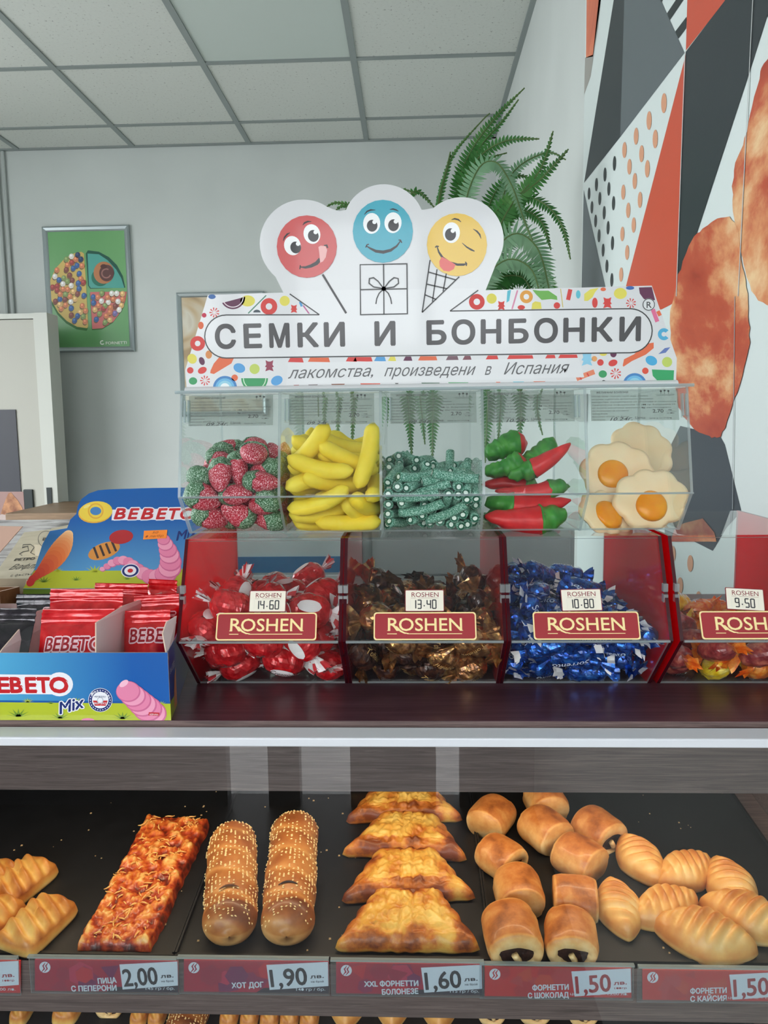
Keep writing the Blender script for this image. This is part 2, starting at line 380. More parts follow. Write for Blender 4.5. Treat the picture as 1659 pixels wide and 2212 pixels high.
# framed posters
alu = pbr('snap_frame_aluminium', (172, 182, 184), .32, metal=.7)
def frame(name, label, c, w):
    # c: four pixel corners of the outer edge (tl,tr,br,bl) on the back wall
    q = [PY(x, y, YB-.03) for x, y in c]; x0 = (q[0].x+q[3].x)/2; x1 = (q[1].x+q[2].x)/2; z1 = (q[0].z+q[1].z)/2; z0 = (q[2].z+q[3].z)/2
    r = root(name, label, 'poster', ((x0+x1)/2, YB, z0))
    for i, (a, b) in enumerate((((x0, z0), (x1, z0)), ((x1, z0), (x1, z1)), ((x1, z1), (x0, z1)), ((x0, z1), (x0, z0)))):
        t = MB(); u = Vector((b[0]-a[0], 0, b[1]-a[1])).normalized(); n = Vector((-u.z, 0, u.x)); L = math.hypot(b[0]-a[0], b[1]-a[1])
        A = Vector((a[0], 0, a[1])); sec = [(0, YB), (0, YB-.016), (w*.3, YB-.024), (w*.75, YB-.018), (w, YB-.012), (w, YB)]
        vs = [A+u*s_[0]+n*s_[0]+Y*s_[1] for s_ in sec]+[A+u*(L-s_[0])+n*s_[0]+Y*s_[1] for s_ in sec]
        k = len(sec); t.add(vs, [(j, (j+1) % k, (j+1) % k+k, j+k) for j in range(k)]+[tuple(range(k)), tuple(range(2*k-1, k-1, -1))], alu)
        t.build('frame_bar', r)
    return r, x0+w, x1-w, z0+w, z1-w
f1, x0, x1, z0, z1 = frame('framed_poster', 'green poster of coloured sugar balls in a silver snap frame on the back wall', [(85, 487), (275, 485), (290, 758), (106, 762)], .028)
gm = noisy('poster_green', [(.3, (88, 150, 92)), (.7, (124, 176, 120))], 1.6, 1, rough=.3)
m = MB(); m.box((x0, YB-.011, z0), (x1, YB-.001, z1), gm); m.build('poster_sheet', f1)
def pxd(y, lay=.0006):
    return Decal(fr_y(y), lay, lambda a, b: (lambda p: (p.x, p.z))(PY(a, b, y)))
D = pxd(YB-.0112)
def zz(x, y): return (60+x*260/1659, 460+y*320/2042)
def zp(pts): return [zz(*p) for p in pts]
Lh = [(775, 560), (740, 535), (640, 555), (500, 640), (380, 770), (310, 930), (300, 1060), (330, 1210), (420, 1370), (540, 1490), (680, 1570), (820, 1590), (835, 1560), (800, 900)]
D.poly(zp([(x-8, y+34) for x, y in Lh]), (44, 104, 44), 1); D.poly(zp([(x, y) for x, y in Lh]), (206, 178, 102), 2)
Q1 = [(830, 515), (980, 535), (1120, 610), (1230, 720), (1310, 870), (1345, 1030), (860, 1045), (830, 1000), (800, 560)]
D.poly(zp(Q1), (20, 82, 66), 1); D.poly(zp([(825, 560), (980, 570), (1100, 650), (1220, 780), (1290, 900), (1325, 1010), (1330, 1035), (870, 1035), (845, 1000)]), (78, 160, 148), 2)
Q2 = [(860, 1090), (1365, 1085), (1350, 1200), (1290, 1350), (1180, 1500), (1030, 1590), (890, 1600)]
D.poly(zp([(x-6, y+16) for x, y in Q2]), (60, 110, 56), 1); D.poly(zp(Q2), (206, 112, 110), 2)
D.ell(*zz(1000, 890), 19, 19, (30, 110, 90), 3)
D.ell(*zz(1050, 825), 22, 24, (182, 120, 78), 4); D.ell(*zz(1090, 830), 16, 18, (92, 56, 54), 5); D.ring(*zz(1085, 835), 8, 11, (150, 104, 96), 6, 20, 300); D.ell(*zz(1050, 740), 7, 5, (80, 44, 40), 6)
BC = {'w': (226, 220, 210), 'b': (62, 98, 150), 'o': (206, 130, 92), 'g': (134, 152, 96), 'r': (160, 70, 66), 'm': (130, 76, 68), 'y': (218, 178, 120), 'n': (50, 66, 100), 'v': (120, 110, 160)}
balls = [(605,600,'w'),(690,580,'n'),(735,640,'n'),(535,640,'g'),(665,640,'o'),(610,685,'r'),(550,720,'o'),(682,725,'b'),(750,730,'o'),(630,765,'b'),(535,785,'m'),(405,790,'o'),(712,838,'b'),(580,860,'m'),(378,878,'w'),(500,900,'g'),(435,925,'b'),(550,945,'g'),(615,930,'m'),(735,910,'o'),(770,960,'r'),(487,980,'w'),(700,968,'b'),(603,1003,'w'),(345,1025,'r'),(410,1010,'r'),(408,1065,'r'),(490,1050,'o'),(555,1055,'o'),(710,1045,'b'),(630,1085,'y'),(450,1120,'o'),(525,1125,'g'),(690,1115,'m'),(778,1140,'b'),(585,1155,'o'),(445,1190,'b'),(655,1190,'y'),(517,1195,'m'),(385,1220,'m'),(597,1225,'w'),(445,1265,'y'),(525,1270,'o'),(465,1320,'o'),(603,1312,'b'),(755,1280,'o'),(800,1350,'o'),(605,1410,'m'),(725,1370,'y'),(690,1420,'b'),(768,1430,'g'),(648,1485,'b'),(795,1500,'o'),(1025,1110,'g'),(1160,1110,'w'),(1230,1110,'w'),(1310,1115,'y'),(905,1160,'b'),(970,1160,'o'),(1105,1165,'o'),(1180,1190,'o'),(1310,1190,'o'),(1020,1215,'w'),(1245,1220,'w'),(1112,1232,'w'),(910,1240,'b'),(978,1280,'o'),(1068,1280,'g'),(1210,1285,'m'),(1295,1275,'y'),(1145,1305,'o'),(930,1335,'y'),(1050,1320,'r'),(1262,1335,'w'),(1135,1370,'o'),(1205,1385,'v'),(992,1390,'g'),(1085,1420,'o'),(948,1468,'b'),(1135,1475,'y'),(1070,1510,'g')]
for x, y, c in balls:
    cx, cy = zz(x, y); D.ell(cx-1.2, cy+3, 5, 5.4, (120, 100, 70), 3, n=10)
for i, (x, y, c) in enumerate(balls):
    cx, cy = zz(x, y); b = BC[c]; D.ell(cx, cy, 5.6, 6.2, b, 4+(i % 3), n=14); D.ell(cx-.6, cy-1.6, 2.6, 2.6, tuple(min(255, int(v*1.15+14)) for v in b), 7+(i % 3), n=8)
D.ring(221, 740, 2.6, 5, (226, 236, 222), 2, 30, 300); D.text('FORNETTI', (229, 744), (274, 743), 6, (226, 236, 222), 2, .02)
D.build('poster_print', f1)
f2, x0, x1, z0, z1 = frame('framed_poster', 'silver-framed poster of swirled cream and brown glaze, half hidden behind the sweets stand', [(374, 630), (565, 629), (580, 897), (394, 900)], .026)
pm = noisy('poster_swirl', [(.25, (120, 86, 58)), (.42, (196, 174, 140)), (.55, (212, 206, 190)), (.75, (150, 110, 72))], 2.2, 2, (1, 1, 1.4), rough=.3, dist=1.6)
m = MB(); m.box((x0, YB-.011, z0), (x1, YB-.001, z1), pm); m.build('poster_sheet', f2)

# appliances seen through the clear bins, standing behind the counter
fz = root('white_freezer', 'white freezer with a blue stripe behind the red candy bin', 'freezer', (-.235, 1.42, 0))
m = MB(); zt = PY(600, 1150, 1.3).z; m.box((-.40, 1.3, 0), (-.098, 1.7, zt), pbr('freezer_white', (206, 218, 216), .35), .008); m.build('body', fz)
za = PY(640, 1202, 1.3).z; zb = PY(640, 1236, 1.3).z; m = MB(); m.box((-.401, 1.296, zb), (-.097, 1.301, za), pbr('stripe_blue', (28, 118, 168), .35)); m.build('stripe', fz)
m = MB(); m.box((-.39, 1.285, zb-.012), (-.11, 1.299, zb-.004), pbr('freezer_lip', (226, 228, 224), .4)); m.build('lid_lip', fz)
gc = root('grey_cabinet', 'pale grey cabinet with a recessed door behind the brown candy bin', 'cabinet', (.08, 1.6, 0))
m = MB(); gm2 = pbr('cabinet_grey', (178, 182, 182), .5); m.box((-.095, 1.42, 0), (.30, 1.8, PY(900, 1165, 1.42).z+.02), gm2, .004); m.build('body', gc)
a = PY(803, 1175, 1.415); b = PY(1030, 1240, 1.415); m = MB(); m.box((a.x, 1.411, b.z), (.29, 1.419, a.z+.03), gm2, .002); m.build('door', gc)
m = MB(); m.box((a.x, 1.411, b.z-.12), (.29, 1.419, b.z-.003), gm2, .002); m.build('drawer', gc)

# ---------------------------------------------------------------- printed wallpaper on the right wall
paper = pbr('wallpaper_white', (206, 216, 214), .38)
yc = PX(1262, 300, XR).y
m = MB(); m.box((XR-.0015, .30, 0), (XR-.0001, yc, ZC-.006), paper); wp = m.build('wallpaper', wr)
DW = Decal((Vector((XR-.0016, 0, 0)), -Y, Z, -X), .0003, lambda a, b: (lambda p: (-p.y, p.z))(PX(a, b, XR-.0016)))
slate = flat((42, 49, 53), .4, pre='wallpaper'); grey = flat((90, 98, 102), .4, pre='wallpaper'); org = flat((192, 78, 54), .4, pre='wallpaper'); blk = flat((36, 43, 45), .4, pre='wallpaper')
def smooth_(p, k=4, j=2.2):
    out = []; n = len(p); rd = random.Random(3)
    for i in range(n):
        P = [p[(i+q) % n] for q in (-1, 0, 1, 2)]
        for s_ in range(k):
            t = s_/k; out.append(tuple(.5*(2*P[1][c]+(-P[0][c]+P[2][c])*t+(2*P[0][c]-5*P[1][c]+4*P[2][c]-P[3][c])*t*t+(-P[0][c]+3*P[1][c]-3*P[2][c]+P[3][c])*t**3)+rd.uniform(-j, j) for c in (0, 1)))
    return out
def wz(pts): return [(1240+x/3.456, y/3.456) for x, y in pts]
DW.poly([(1262, 395), (1326, 0), (1326, -60), (1351, -60), (1349, 0), (1340, 296)], slate, 1)
DW.poly([(1351, -60), (1349, 0), (1340, 296), (1479, 114), (1428, 0), (1410, -60)], grey, 1)
DW.poly([(1485, -60), (1485, 0), (1482, 109), (1566, 2), (1600, -60)], org, 1)
DW.poly([(1482, 112), (1566, 2), (1600, -60), (1720, -60), (1690, 0), (1657, 38), (1620, 155), (1510, 492), (1495, 540), (1463, 620), (1462, 600)], slate, 2)
DW.poly([(1480, 124), (1482, 112), (1463, 640), (1455, 655), (1430, 668), (1340, 690), (1352, 620)], org, 1)
DW.poly([(1261, 410), (1255, 700), (1330, 700), (1308, 620)], grey, 1)
DW.poly([(1268, -60), (1300, -60), (1298, 0), (1290, 60), (1281, 122), (1266, 125)], noisy('pastry_print', [(.3, (150, 62, 44)), (.62, (206, 110, 78)), (.8, (222, 160, 120))], 14, 5, (1, .6, .5), rough=.4, dist=.6), 1)
DW.poly([(1300, -60), (1298, 0), (1292, 60), (1284, 110), (1276, 165), (1262, 205), (1264, 125), (1281, 118)], flat((150, 148, 142), .4, pre='wallpaper'), 1)
for p in ([(655, 30), (690, -60), (760, -60), (720, 0), (697, 100)], [(815, 0), (850, -60), (760, -60), (697, 100), (716, 150)], ): pass
DW.poly(wz([(697, 98), (762, 0), (800, -60), (860, -60), (815, 5), (716, 152)]), blk, 2)
DW.poly(wz([(842, 125), (838, 212), (782, 288), (758, 235)]), blk, 2)
DW.poly(wz([(640, -60), (668, -5), (654, 22), (630, -40)]), blk, 2)
for x, y, hh in ((303,1220,112),(232,1303,106),(168,1378,100),(113,1445,92),(261,1410,104),(193,1482,100),(134,1548,94),(296,1517,108),(226,1588,102),(162,1650,96),(255,1700,102),(187,1760,98),(288,1815,106),(218,1868,98),(246,1987,100),(283,2090,104)):
    DW.ell(1240+x/3.456, y/3.456, hh/3.456*.105, hh/6.912, blk, 2, rot=1.5, n=18)
dorg = flat((206, 150, 118), .4, pre='wallpaper')
for x, y, hh in ((673,770,150),(562,900,140),(465,1017,128),(608,1038,140),(378,1120,120),(506,1148,128),(415,1245,118),(549,1260,132),(455,1352,122),(369,1435,114),(494,1492,122),(406,1570,116),(447,1680,116),(362,1747,110),(398,1885,112),(353,2050,108)):
    DW.ell(1240+x/3.456, y/3.456, hh/3.456*.135, hh/6.912, dorg, 2, rot=1.5, n=18)
for x, y in ((1454, 1197), (1492, 1217), (1470, 1265), (1510, 1295), (1444, 1330)): DW.ell(x, y, 6.3, 18, dorg, 3, n=18)
DW.poly([(1470, 920), (1555, 940), (1566, 960), (1602, 1105), (1570, 1140), (1540, 1190), (1500, 1170), (1437, 1165), (1430, 1000)], flat((58, 66, 74), .4, pre='wallpaper'), 1)
pp = noisy('pastry_print_large', [(.30, (112, 38, 28)), (.42, (164, 62, 42)), (.52, (180, 80, 54)), (.58, (206, 138, 94)), (.66, (226, 192, 146))], 6, 7, (1, .5, .9), rough=.4, nrough=.62, dist=.35)
DW.poly(smooth_([(1560, 470), (1590, 482), (1602, 560), (1614, 620), (1618, 680), (1620, 740), (1605, 810), (1580, 880), (1562, 935), (1540, 945), (1510, 932), (1478, 900), (1462, 850), (1455, 780), (1448, 700), (1457, 640), (1472, 580), (1496, 520), (1520, 495)]), pp, 4)
DW.poly(smooth_([(1659, 130), (1645, 155), (1625, 230), (1610, 300), (1590, 350), (1583, 420), (1587, 470), (1600, 540), (1615, 600), (1640, 648), (1680, 660), (1750, 600), (1790, 470), (1790, 300), (1740, 160), (1690, 120)]), pp, 3)
DW.poly([(1480, 1130), (1520, 1120), (1545, 1150), (1550, 1170), (1450, 1170), (1460, 1140)], pp, 5)
for a, b in (((1482, 112), (1463, 640)), ((1629, 0), (1597, 640))): DW.line([a, b], 1.6, (182, 186, 184), 6)
DW.line([(1590, 640), (1585, 1100)], 1.2, (150, 156, 158), 6)
DW.build('wallpaper_print', wr)
# ================================================================ THE PASTRY CASE
woodm = bpy.data.materials.new('dark_wood'); woodm.use_nodes = True; nt = woodm.node_tree; b_ = nt.nodes['Principled BSDF']
n = nz(nt, 9, 6, .65, 'Object', (1.2, 34, 44), 1.6); r_ = ramp(nt, n.outputs[0], [(.30, (80, 64, 62)), (.47, (98, 80, 77)), (.60, (114, 94, 90)), (.75, (130, 109, 105))])
nt.links.new(r_.outputs[0], b_.inputs['Base Color']); b_.inputs['Roughness'].default_value = .38; bump(nt, n.outputs[0], b_, .12, .0005)
woodt = bpy.data.materials.new('dark_wood_top'); woodt.use_nodes = True; nt = woodt.node_tree; b_ = nt.nodes['Principled BSDF']
n = nz(nt, 9, 6, .65, 'Object', (.8, 30, 22), 1.2); r_ = ramp(nt, n.outputs[0], [(.30, (66, 40, 46)), (.5, (82, 52, 60)), (.7, (98, 68, 76))])
nt.links.new(r_.outputs[0], b_.inputs['Base Color']); b_.inputs['Roughness'].default_value = .32; bump(nt, n.outputs[0], b_, .1, .0005)
railm = pbr('white_rail', (214, 216, 222), .35); trayb = noisy('tray_black', [(.3, (12, 13, 16)), (.7, (20, 21, 25))], 40, 4, rough=.5, bs=.1)
CX0, CX1 = -.62, .40
case = root('pastry_case', 'dark wood pastry display case with a white rail along its glass front', 'display case', (-.1, .85, 0))
zb = PY(830, 1597, .60).z; z1 = PY(830, 1615, .61).z+.003; z2 = PY(830, 1705, .61).z
def part(name, *boxes, bev=0, par=case, smooth=False):
    m = MB()
    for a, b, mt in boxes: m.box(a, b, mt, bev)
    return m.build(name, par, smooth)
m = MB(); m.box((CX0, .60, ZT-.0004), (CX1+.048, 1.06, ZT), woodt); m.box((CX0, .60, zb), (CX1+.048, 1.06, ZT-.0004), woodm); m.build('top_board', case)
part('fascia', ((CX0, .606, z2), (CX1, .622, zb-.0005), woodm))
za = PY(830, 1596, .575).z; zbb = PY(830, 1615.5, .575).z
part('glass_rail', ((CX0, .576, zbb), (CX1+.048, .5985, za), railm), bev=.0012)
m = MB(); m.box((CX0, .582, .30), (CX1+.048, .588, zbb+.0005), clear('case_glass', (244, 248, 248), 1.52)); m.build('glass_pane', case)
TY, TZ, TS = .625, .9845, math.tan(math.radians(6.8))
part('side_panel', ((CX1, .60, .25), (CX1+.0475, 1.06, zb-.0005), woodm))
part('side_panel', ((CX0-.02, .60, .25), (CX0, 1.06, ZT), woodm))
cream = pbr('case_back_cream', (206, 196, 176), .5)
part('back_panel', ((CX0, 1.04, .25), (CX1, 1.06, zb-.0005), pbr('case_back_dark', (30, 28, 34), .5)))
part('back_edging', ((.362, 1.033, .95), (.40, 1.0395, zb-.002), cream))
sb0 = PY(830, 2197, .612).z
m = MB(); zf = TZ-.006; m.prism([(.612, sb0), (.612, PY(830, 2085, .612).z), (.622, zf), (1.035, zf+.41*TS), (1.035, sb0+.41*TS), (.66, sb0)], (Vector((CX0+.001, 0, 0)), Y, Z, X), CX1-CX0-.002, woodm); m.build('shelf_board', case)
m = MB(); m.prism([(.612, .70), (.612, .745), (1.035, .80), (1.035, .76)], (Vector((CX0+.001, 0, 0)), Y, Z, X), CX1-CX0-.002, woodm); m.build('shelf_board', case)
part('base_cabinet', ((CX0-.02, .60, 0), (CX1+.0475, 1.06, .249), woodm))
lamp = pbr('lamp_diffuser', (255, 240, 214), .4, emis=(255, 214, 160), es=6)
part('lamp_strip', ((-.47, .690, 1.1745), (.37, .710, 1.180), lamp), ((-.48, .686, 1.180), (.38, .714, zb-.0005), railm))
part('lamp_strip', ((-.47, .692, sb0-.005), (.37, .708, sb0-.0002), lamp))
# black baking trays lying side by side on the sloping shelf
def tp(x, y): return Vector((x, y, TZ+(y-TY)*TS))
TN = Vector((0, -TS, 1)).normalized(); TV = Vector((0, 1, TS)).normalized()
crm = pbr('crumb', (226, 196, 150), .8); random.seed(4)
tl = ['black baking tray under the braided puffs, leftmost on the shelf', 'black baking tray under the hot dog rolls, middle of the shelf', 'black baking tray under the small rolls, rightmost on the shelf']
for k, (a, b) in enumerate(((-.60, -.2145), (-.2135, .0655), (.0665, .372))):
    t = root('baking_tray', tl[k], 'tray', tp((a+b)/2, .82))
    O = tp(0, TY)-TN*.0045; L = .40
    m = MB(); m.prism([(a, 0), (b, 0), (b, L), (a, L)], (O, X, TV, TN), .0045, trayb); m.build('tray_floor', t)
    m = MB()
    for u0, u1, v0, v1 in ((a, b, -.002, .001), (a, b, L-.001, L+.002), (a-.0002, a+.0016, 0, L), (b-.0016, b+.0002, 0, L)): m.prism([(u0, v0), (u1, v0), (u1, v1), (u0, v1)], (O, X, TV, TN), .0085 if u1-u0 < .01 else .0070, trayb)
    m.build('tray_rim', t)
    cb = MB()
    for q in range(50):
        u, v = random.uniform(max(a, -.45)+.01, b-.01), random.uniform(.01, .36)*random.random()**.4; s_ = random.uniform(.0004, .0012)
        p = tp(u, TY+v)+TN*.0003; cb.add([p+Vector((-s_, -s_, 0)), p+Vector((s_, -s_*.6, 0)), p+Vector((s_*.7, s_, s_*.6)), p+Vector((-s_, s_*.5, s_*.9))], [(0, 1, 2, 3), (0, 3, 2, 1)], crm)
    o = cb.build('crumbs', t); o['kind'] = 'stuff'
# ---- price tags in their clear holders
tc1 = flat((178, 26, 58), .4, pre='tag_crimson'); tc2 = flat((206, 40, 44), .4, pre='tag_scarlet'); tw = flat((232, 234, 240), .4, pre='tag_white'); td = flat((58, 40, 52), .4, pre='tag_brown')
hold = clear('tag_holder', (240, 242, 244), 1.4, .05, .05)
YT = .6095
def ptag(px0, px1, pyt, pyb, lines, price, unit, small, red, wbox, label):
    # pixel frame of the card: left/right, top/bottom at its left end; the row drops slightly to the right
    sl = .012
    fn = lambda x, y: (lambda p: (p.x, p.z))(PY(x, y+(x-px0)*sl, YT))
    a = fn(px0, pyt); b = fn(px1, pyb); zt_, zb_ = a[1], fn(px0, pyb)[1]
    r = root('price_tag', label, 'price tag', ((a[0]+b[0])/2, YT, zb_))
    m = MB(); m.prism([(a[0]-.0045, zt_+.0055), (b[0]+.001, zt_+.0045), (b[0]+.001, b[1]-.0012), (a[0]-.0045, zb_-.0012)], fr_y(YT-.0003), .0012, hold, edgem); m.build('holder', r)
    m = MB(); m.box((a[0]-.0045, YT-.004, zt_+.0040), (b[0]+.001, YT-.0004, zt_+.0056), edgem); m.build('holder_lip', r)
    base = tc2 if red else tc1
    m = MB(); m.prism([fn(px0, pyt), fn(px1, pyt), fn(px1, pyb), fn(px0, pyb)], fr_y(YT+.0012), .0010, base); m.build('card', r)
    D = Decal(fr_y(YT+.0002), .00006, fn); w = px1-px0
    random.seed(int(px0)+3000)
    sh = [(196, 58, 64), (206, 66, 50), (190, 40, 50)] if red else [(150, 30, 76), (130, 34, 84), (200, 36, 52), (166, 30, 62), (196, 44, 80)]
    for k in range(9):
        cx = px0+w*random.uniform(.12, .58); cy = pyt+random.uniform(8, 62); rd = random.uniform(14, 30); na = random.choice((3, 6, 6)); ph = random.random()*6
        D.poly([(min(px0+w*.66, max(px0+1, cx+rd*math.cos(ph+2*PI*j/na))), min(pyb-1, max(pyt+1, cy+rd*.9*math.sin(ph+2*PI*j/na)))) for j in range(na)], sh[k % len(sh)], 1+k*.3)
    if not red: D.poly([(px0+w*.55, pyb-10), (px1, pyb-16), (px1, pyb), (px0+w*.5, pyb)], td, 4)
    # flame roundel
    cx, cy = px0+22, pyt+16; D.ell(cx, cy, 12, 12, tw, 5)
    for dx in (-4, 2): D.line([(cx+dx+5, cy-10), (cx+dx, cy-3), (cx+dx+3, cy+3), (cx+dx-3, cy+10)], [1, 3, 3, 1], base, 6)
    bx0, bx1 = px0+w*wbox[0], px0+w*wbox[1]
    D.poly([(bx0-3, pyt+8), (bx1, pyt+0), (bx1+1, pyt+52), (bx0+4, pyt+62)], tw, 5)
    yb = pyt+66 if len(lines) == 2 else pyt+58
    for k, t in enumerate(reversed(lines)): D.text(t, (bx0-10-len(t)*9.6, yb-k*17+1), (bx0-9, yb-k*17-2), 11.5, tw, 6, .035)
    pc = flat((176, 40, 48), .4, pre='tag_price_red') if red else flat((54, 40, 44), .4, pre='tag_price')
    D.text(price, (bx0+8, pyt+55), (bx0+(bx1-bx0)*.66, pyt+49), 38, pc, 6, .02)
    D.text(unit, (bx0+(bx1-bx0)*.71, pyt+36), (bx0+(bx1-bx0)*.93, pyt+34), 7.5, pc, 6, .04)
    D.text('100гр' if red else 'на брой', (bx0+(bx1-bx0)*.72, pyt+45), (bx0+(bx1-bx0)*.93, pyt+44), 4, pc, 6, .02)
    D.text(small, (bx1-len(small)*5.2-6, pyb-5), (bx1-6, pyb-6), 6, tw, 6, .005)
    D.build('card_print', r)
ptag(-240, 44, 2072, 2142, ['ФОРНЕТТИ'], '1,50', 'лв.', '- 15,00 лв.', True, (.56, .985), 'red price tag cut off at the left, under the braided puffs')
ptag(75, 385, 2073, 2140, ['ПИЦА', 'С ПЕПЕРОНИ'], '2,00', 'лв.', '145 гр / бр.', False, (.60, .995), 'crimson price tag under the pizza slice, priced 2,00')
ptag(397, 710, 2074, 2142, ['ХОТ ДОГ'], '1,90', 'лв.', '140 гр / бр.', False, (.58, .995), 'crimson price tag under the two hot dog rolls, priced 1,90')
ptag(726, 1042, 2080, 2146, ['XXL ФОРНЕТТИ', 'БОЛОНЕЗЕ'], '1,60', 'лв.', '115 гр / бр.', False, (.59, .995), 'crimson price tag under the cheese turnovers, priced 1,60')
ptag(1047, 1364, 2088, 2152, ['ФОРНЕТТИ', 'С ШОКОЛАД'], '1,50', 'лв.', 'цена за 1 кг - 15,00 лв.', True, (.60, .995), 'red price tag under the chocolate rolls, priced 1,50')
ptag(1388, 1705, 2095, 2160, ['ФОРНЕТТИ', 'С КАЙСИЯ'], '1,50', 'лв.', 'цена за 1 кг - 15,00 лв.', True, (.60, .995), 'red price tag under the apricot pastries, cut off by the right edge')

# ---- baked goods: the 'bake' attribute is how brown each spot of the crust is
def crust(name, stops, rough=.42, bs=.35, sc=120, coat=.12, amt=.35):
    m = pbr(name, rough=rough, coat=coat, sss=.05); nt = m.node_tree; b = nt.nodes['Principled BSDF']
    at = nt.nodes.new('ShaderNodeAttribute'); at.attribute_name = 'bake'; n = nz(nt, sc, 5, .6); n2 = nz(nt, sc*.3, 3, .6)
    a1 = nt.nodes.new('ShaderNodeMath'); a1.operation = 'MULTIPLY_ADD'; a1.inputs[1].default_value = amt; nt.links.new(n.outputs[0], a1.inputs[0]); nt.links.new(at.outputs['Fac'], a1.inputs[2])
    a2 = nt.nodes.new('ShaderNodeMath'); a2.operation = 'MULTIPLY_ADD'; a2.inputs[1].default_value = amt; nt.links.new(n2.outputs[0], a2.inputs[0]); nt.links.new(a1.outputs[0], a2.inputs[2])
    a3 = nt.nodes.new('ShaderNodeMath'); a3.operation = 'SUBTRACT'; a3.inputs[1].default_value = amt; nt.links.new(a2.outputs[0], a3.inputs[0])
    r = ramp(nt, a3.outputs[0], stops); nt.links.new(r.outputs[0], b.inputs['Base Color']); bump(nt, n.outputs[0], b, bs, .0008); return m
c_puff = crust('crust_puff', [(0, (236, 206, 142)), (.35, (226, 178, 96)), (.62, (204, 134, 62)), (.9, (150, 78, 34))])
c_roll = crust('crust_roll', [(0, (236, 200, 144)), (.35, (218, 160, 94)), (.65, (186, 112, 56)), (.95, (116, 58, 28))], amt=.55, bs=.5)
c_dog = crust('crust_dog', [(0, (214, 164, 102)), (.4, (190, 128, 68)), (.7, (158, 92, 44)), (1, (110, 58, 28))])
c_xxl = crust('crust_cheese', [(0, (226, 190, 104)), (.4, (214, 160, 70)), (.65, (184, 104, 38)), (.9, (116, 54, 22))], .45, .6, 170, amt=.55)
c_apr = crust('crust_apricot', [(0, (240, 208, 148)), (.3, (226, 172, 98)), (.6, (200, 126, 60)), (.95, (140, 72, 34))])
c_piz = crust('pizza_top', [(0, (232, 180, 104)), (.3, (214, 116, 48)), (.55, (176, 62, 26)), (.8, (120, 36, 18)), (1, (76, 26, 14))], .4, .8, 210, .3, amt=.8)
choc = noisy('chocolate_filling', [(.3, (34, 20, 18)), (.7, (60, 36, 30))], 300, 3, rough=.4, bs=.5); seedm = pbr('sesame', (238, 208, 150), .5); chz = noisy('grated_cheese', [(.3, (226, 150, 70)), (.7, (244, 196, 116))], 200, 3, rough=.4)
def N3(v, s, o=0): return noise.noise(Vector(v)*s+Vector((o, o*.7, 0)))
def heap(outline, h, det, bakef, nr=22, na=72, p=3.2, under=.0, seed=0, rough_edge=0):
    # closed loaf: outline(angle)->radius, dome height h, det(x,y,s)->extra height; returns MB with bake values
    mb = MB(); vs = []; cs = []
    for i in range(nr+1):
        s_ = (i/nr)**.8
        for j in range(na):
            a = 2*PI*j/na; r = outline(a)*s_*(1+rough_edge*N3((math.cos(a)*3, math.sin(a)*3, seed), 2)*s_); x, y = r*math.cos(a), r*math.sin(a)
            z = h*.30+h*.70*max(0, 1-s_**p)**.5; d = det(x, y, s_)*(1-s_**6); vs.append(Vector((x, y, z+d))); cs.append(max(0, min(1.2, bakef(x, y, s_, d))))
    for k, (f, zz_) in enumerate(((1.015, .16), (.97, .03), (.90, 0))):
        for j in range(na):
            a = 2*PI*j/na; r = outline(a)*f*(1+rough_edge*N3((math.cos(a)*3, math.sin(a)*3, seed), 2)); vs.append(Vector((r*math.cos(a), r*math.sin(a), h*zz_+.0002))); cs.append(max(0, bakef(r*math.cos(a), r*math.sin(a), 1, 0)-.25+.1*k))
    rows = nr+4; fs = [(i*na+j, (i+1)*na+j, (i+1)*na+(j+1) % na, i*na+(j+1) % na) for i in range(rows-1) for j in range(na)]
    fs.append(tuple((rows-1)*na+j for j in range(na-1, -1, -1))); mb.add(vs, fs, None); mb.mats = []; mb.c = cs; return mb
def rect(w, l, e=5.0, f=None):
    # superellipse outline, half sizes w (x) and l (y)
    def g(a): c, s_ = abs(math.cos(a))/w, abs(math.sin(a))/l; return (c**e+s_**e)**(-1/e)*(f(a) if f else 1)
    return g
def bake_obj(mb, mat, name, par=None, smooth=True):
    mb.mats = [mat]; mb.m = [0]*len(mb.f); return mb.build(name, par, smooth, world=False)
Rt = Matrix.Rotation(math.atan(TS), 3, 'X')
def tray_at(px, py): return PP(px, py, tp(0, TY), TN)
def set_on(o, p, rz, tilt=0, lift=0, s=1.0, roll=0):
    o.location = p+TN*lift; o.rotation_mode = 'QUATERNION'; o.rotation_quaternion = (Rt@Matrix.Rotation(rz, 3, 'Z')@Matrix.Rotation(tilt, 3, 'X')@Matrix.Rotation(roll, 3, 'Y')).to_quaternion(); o.scale = (s, s, s)
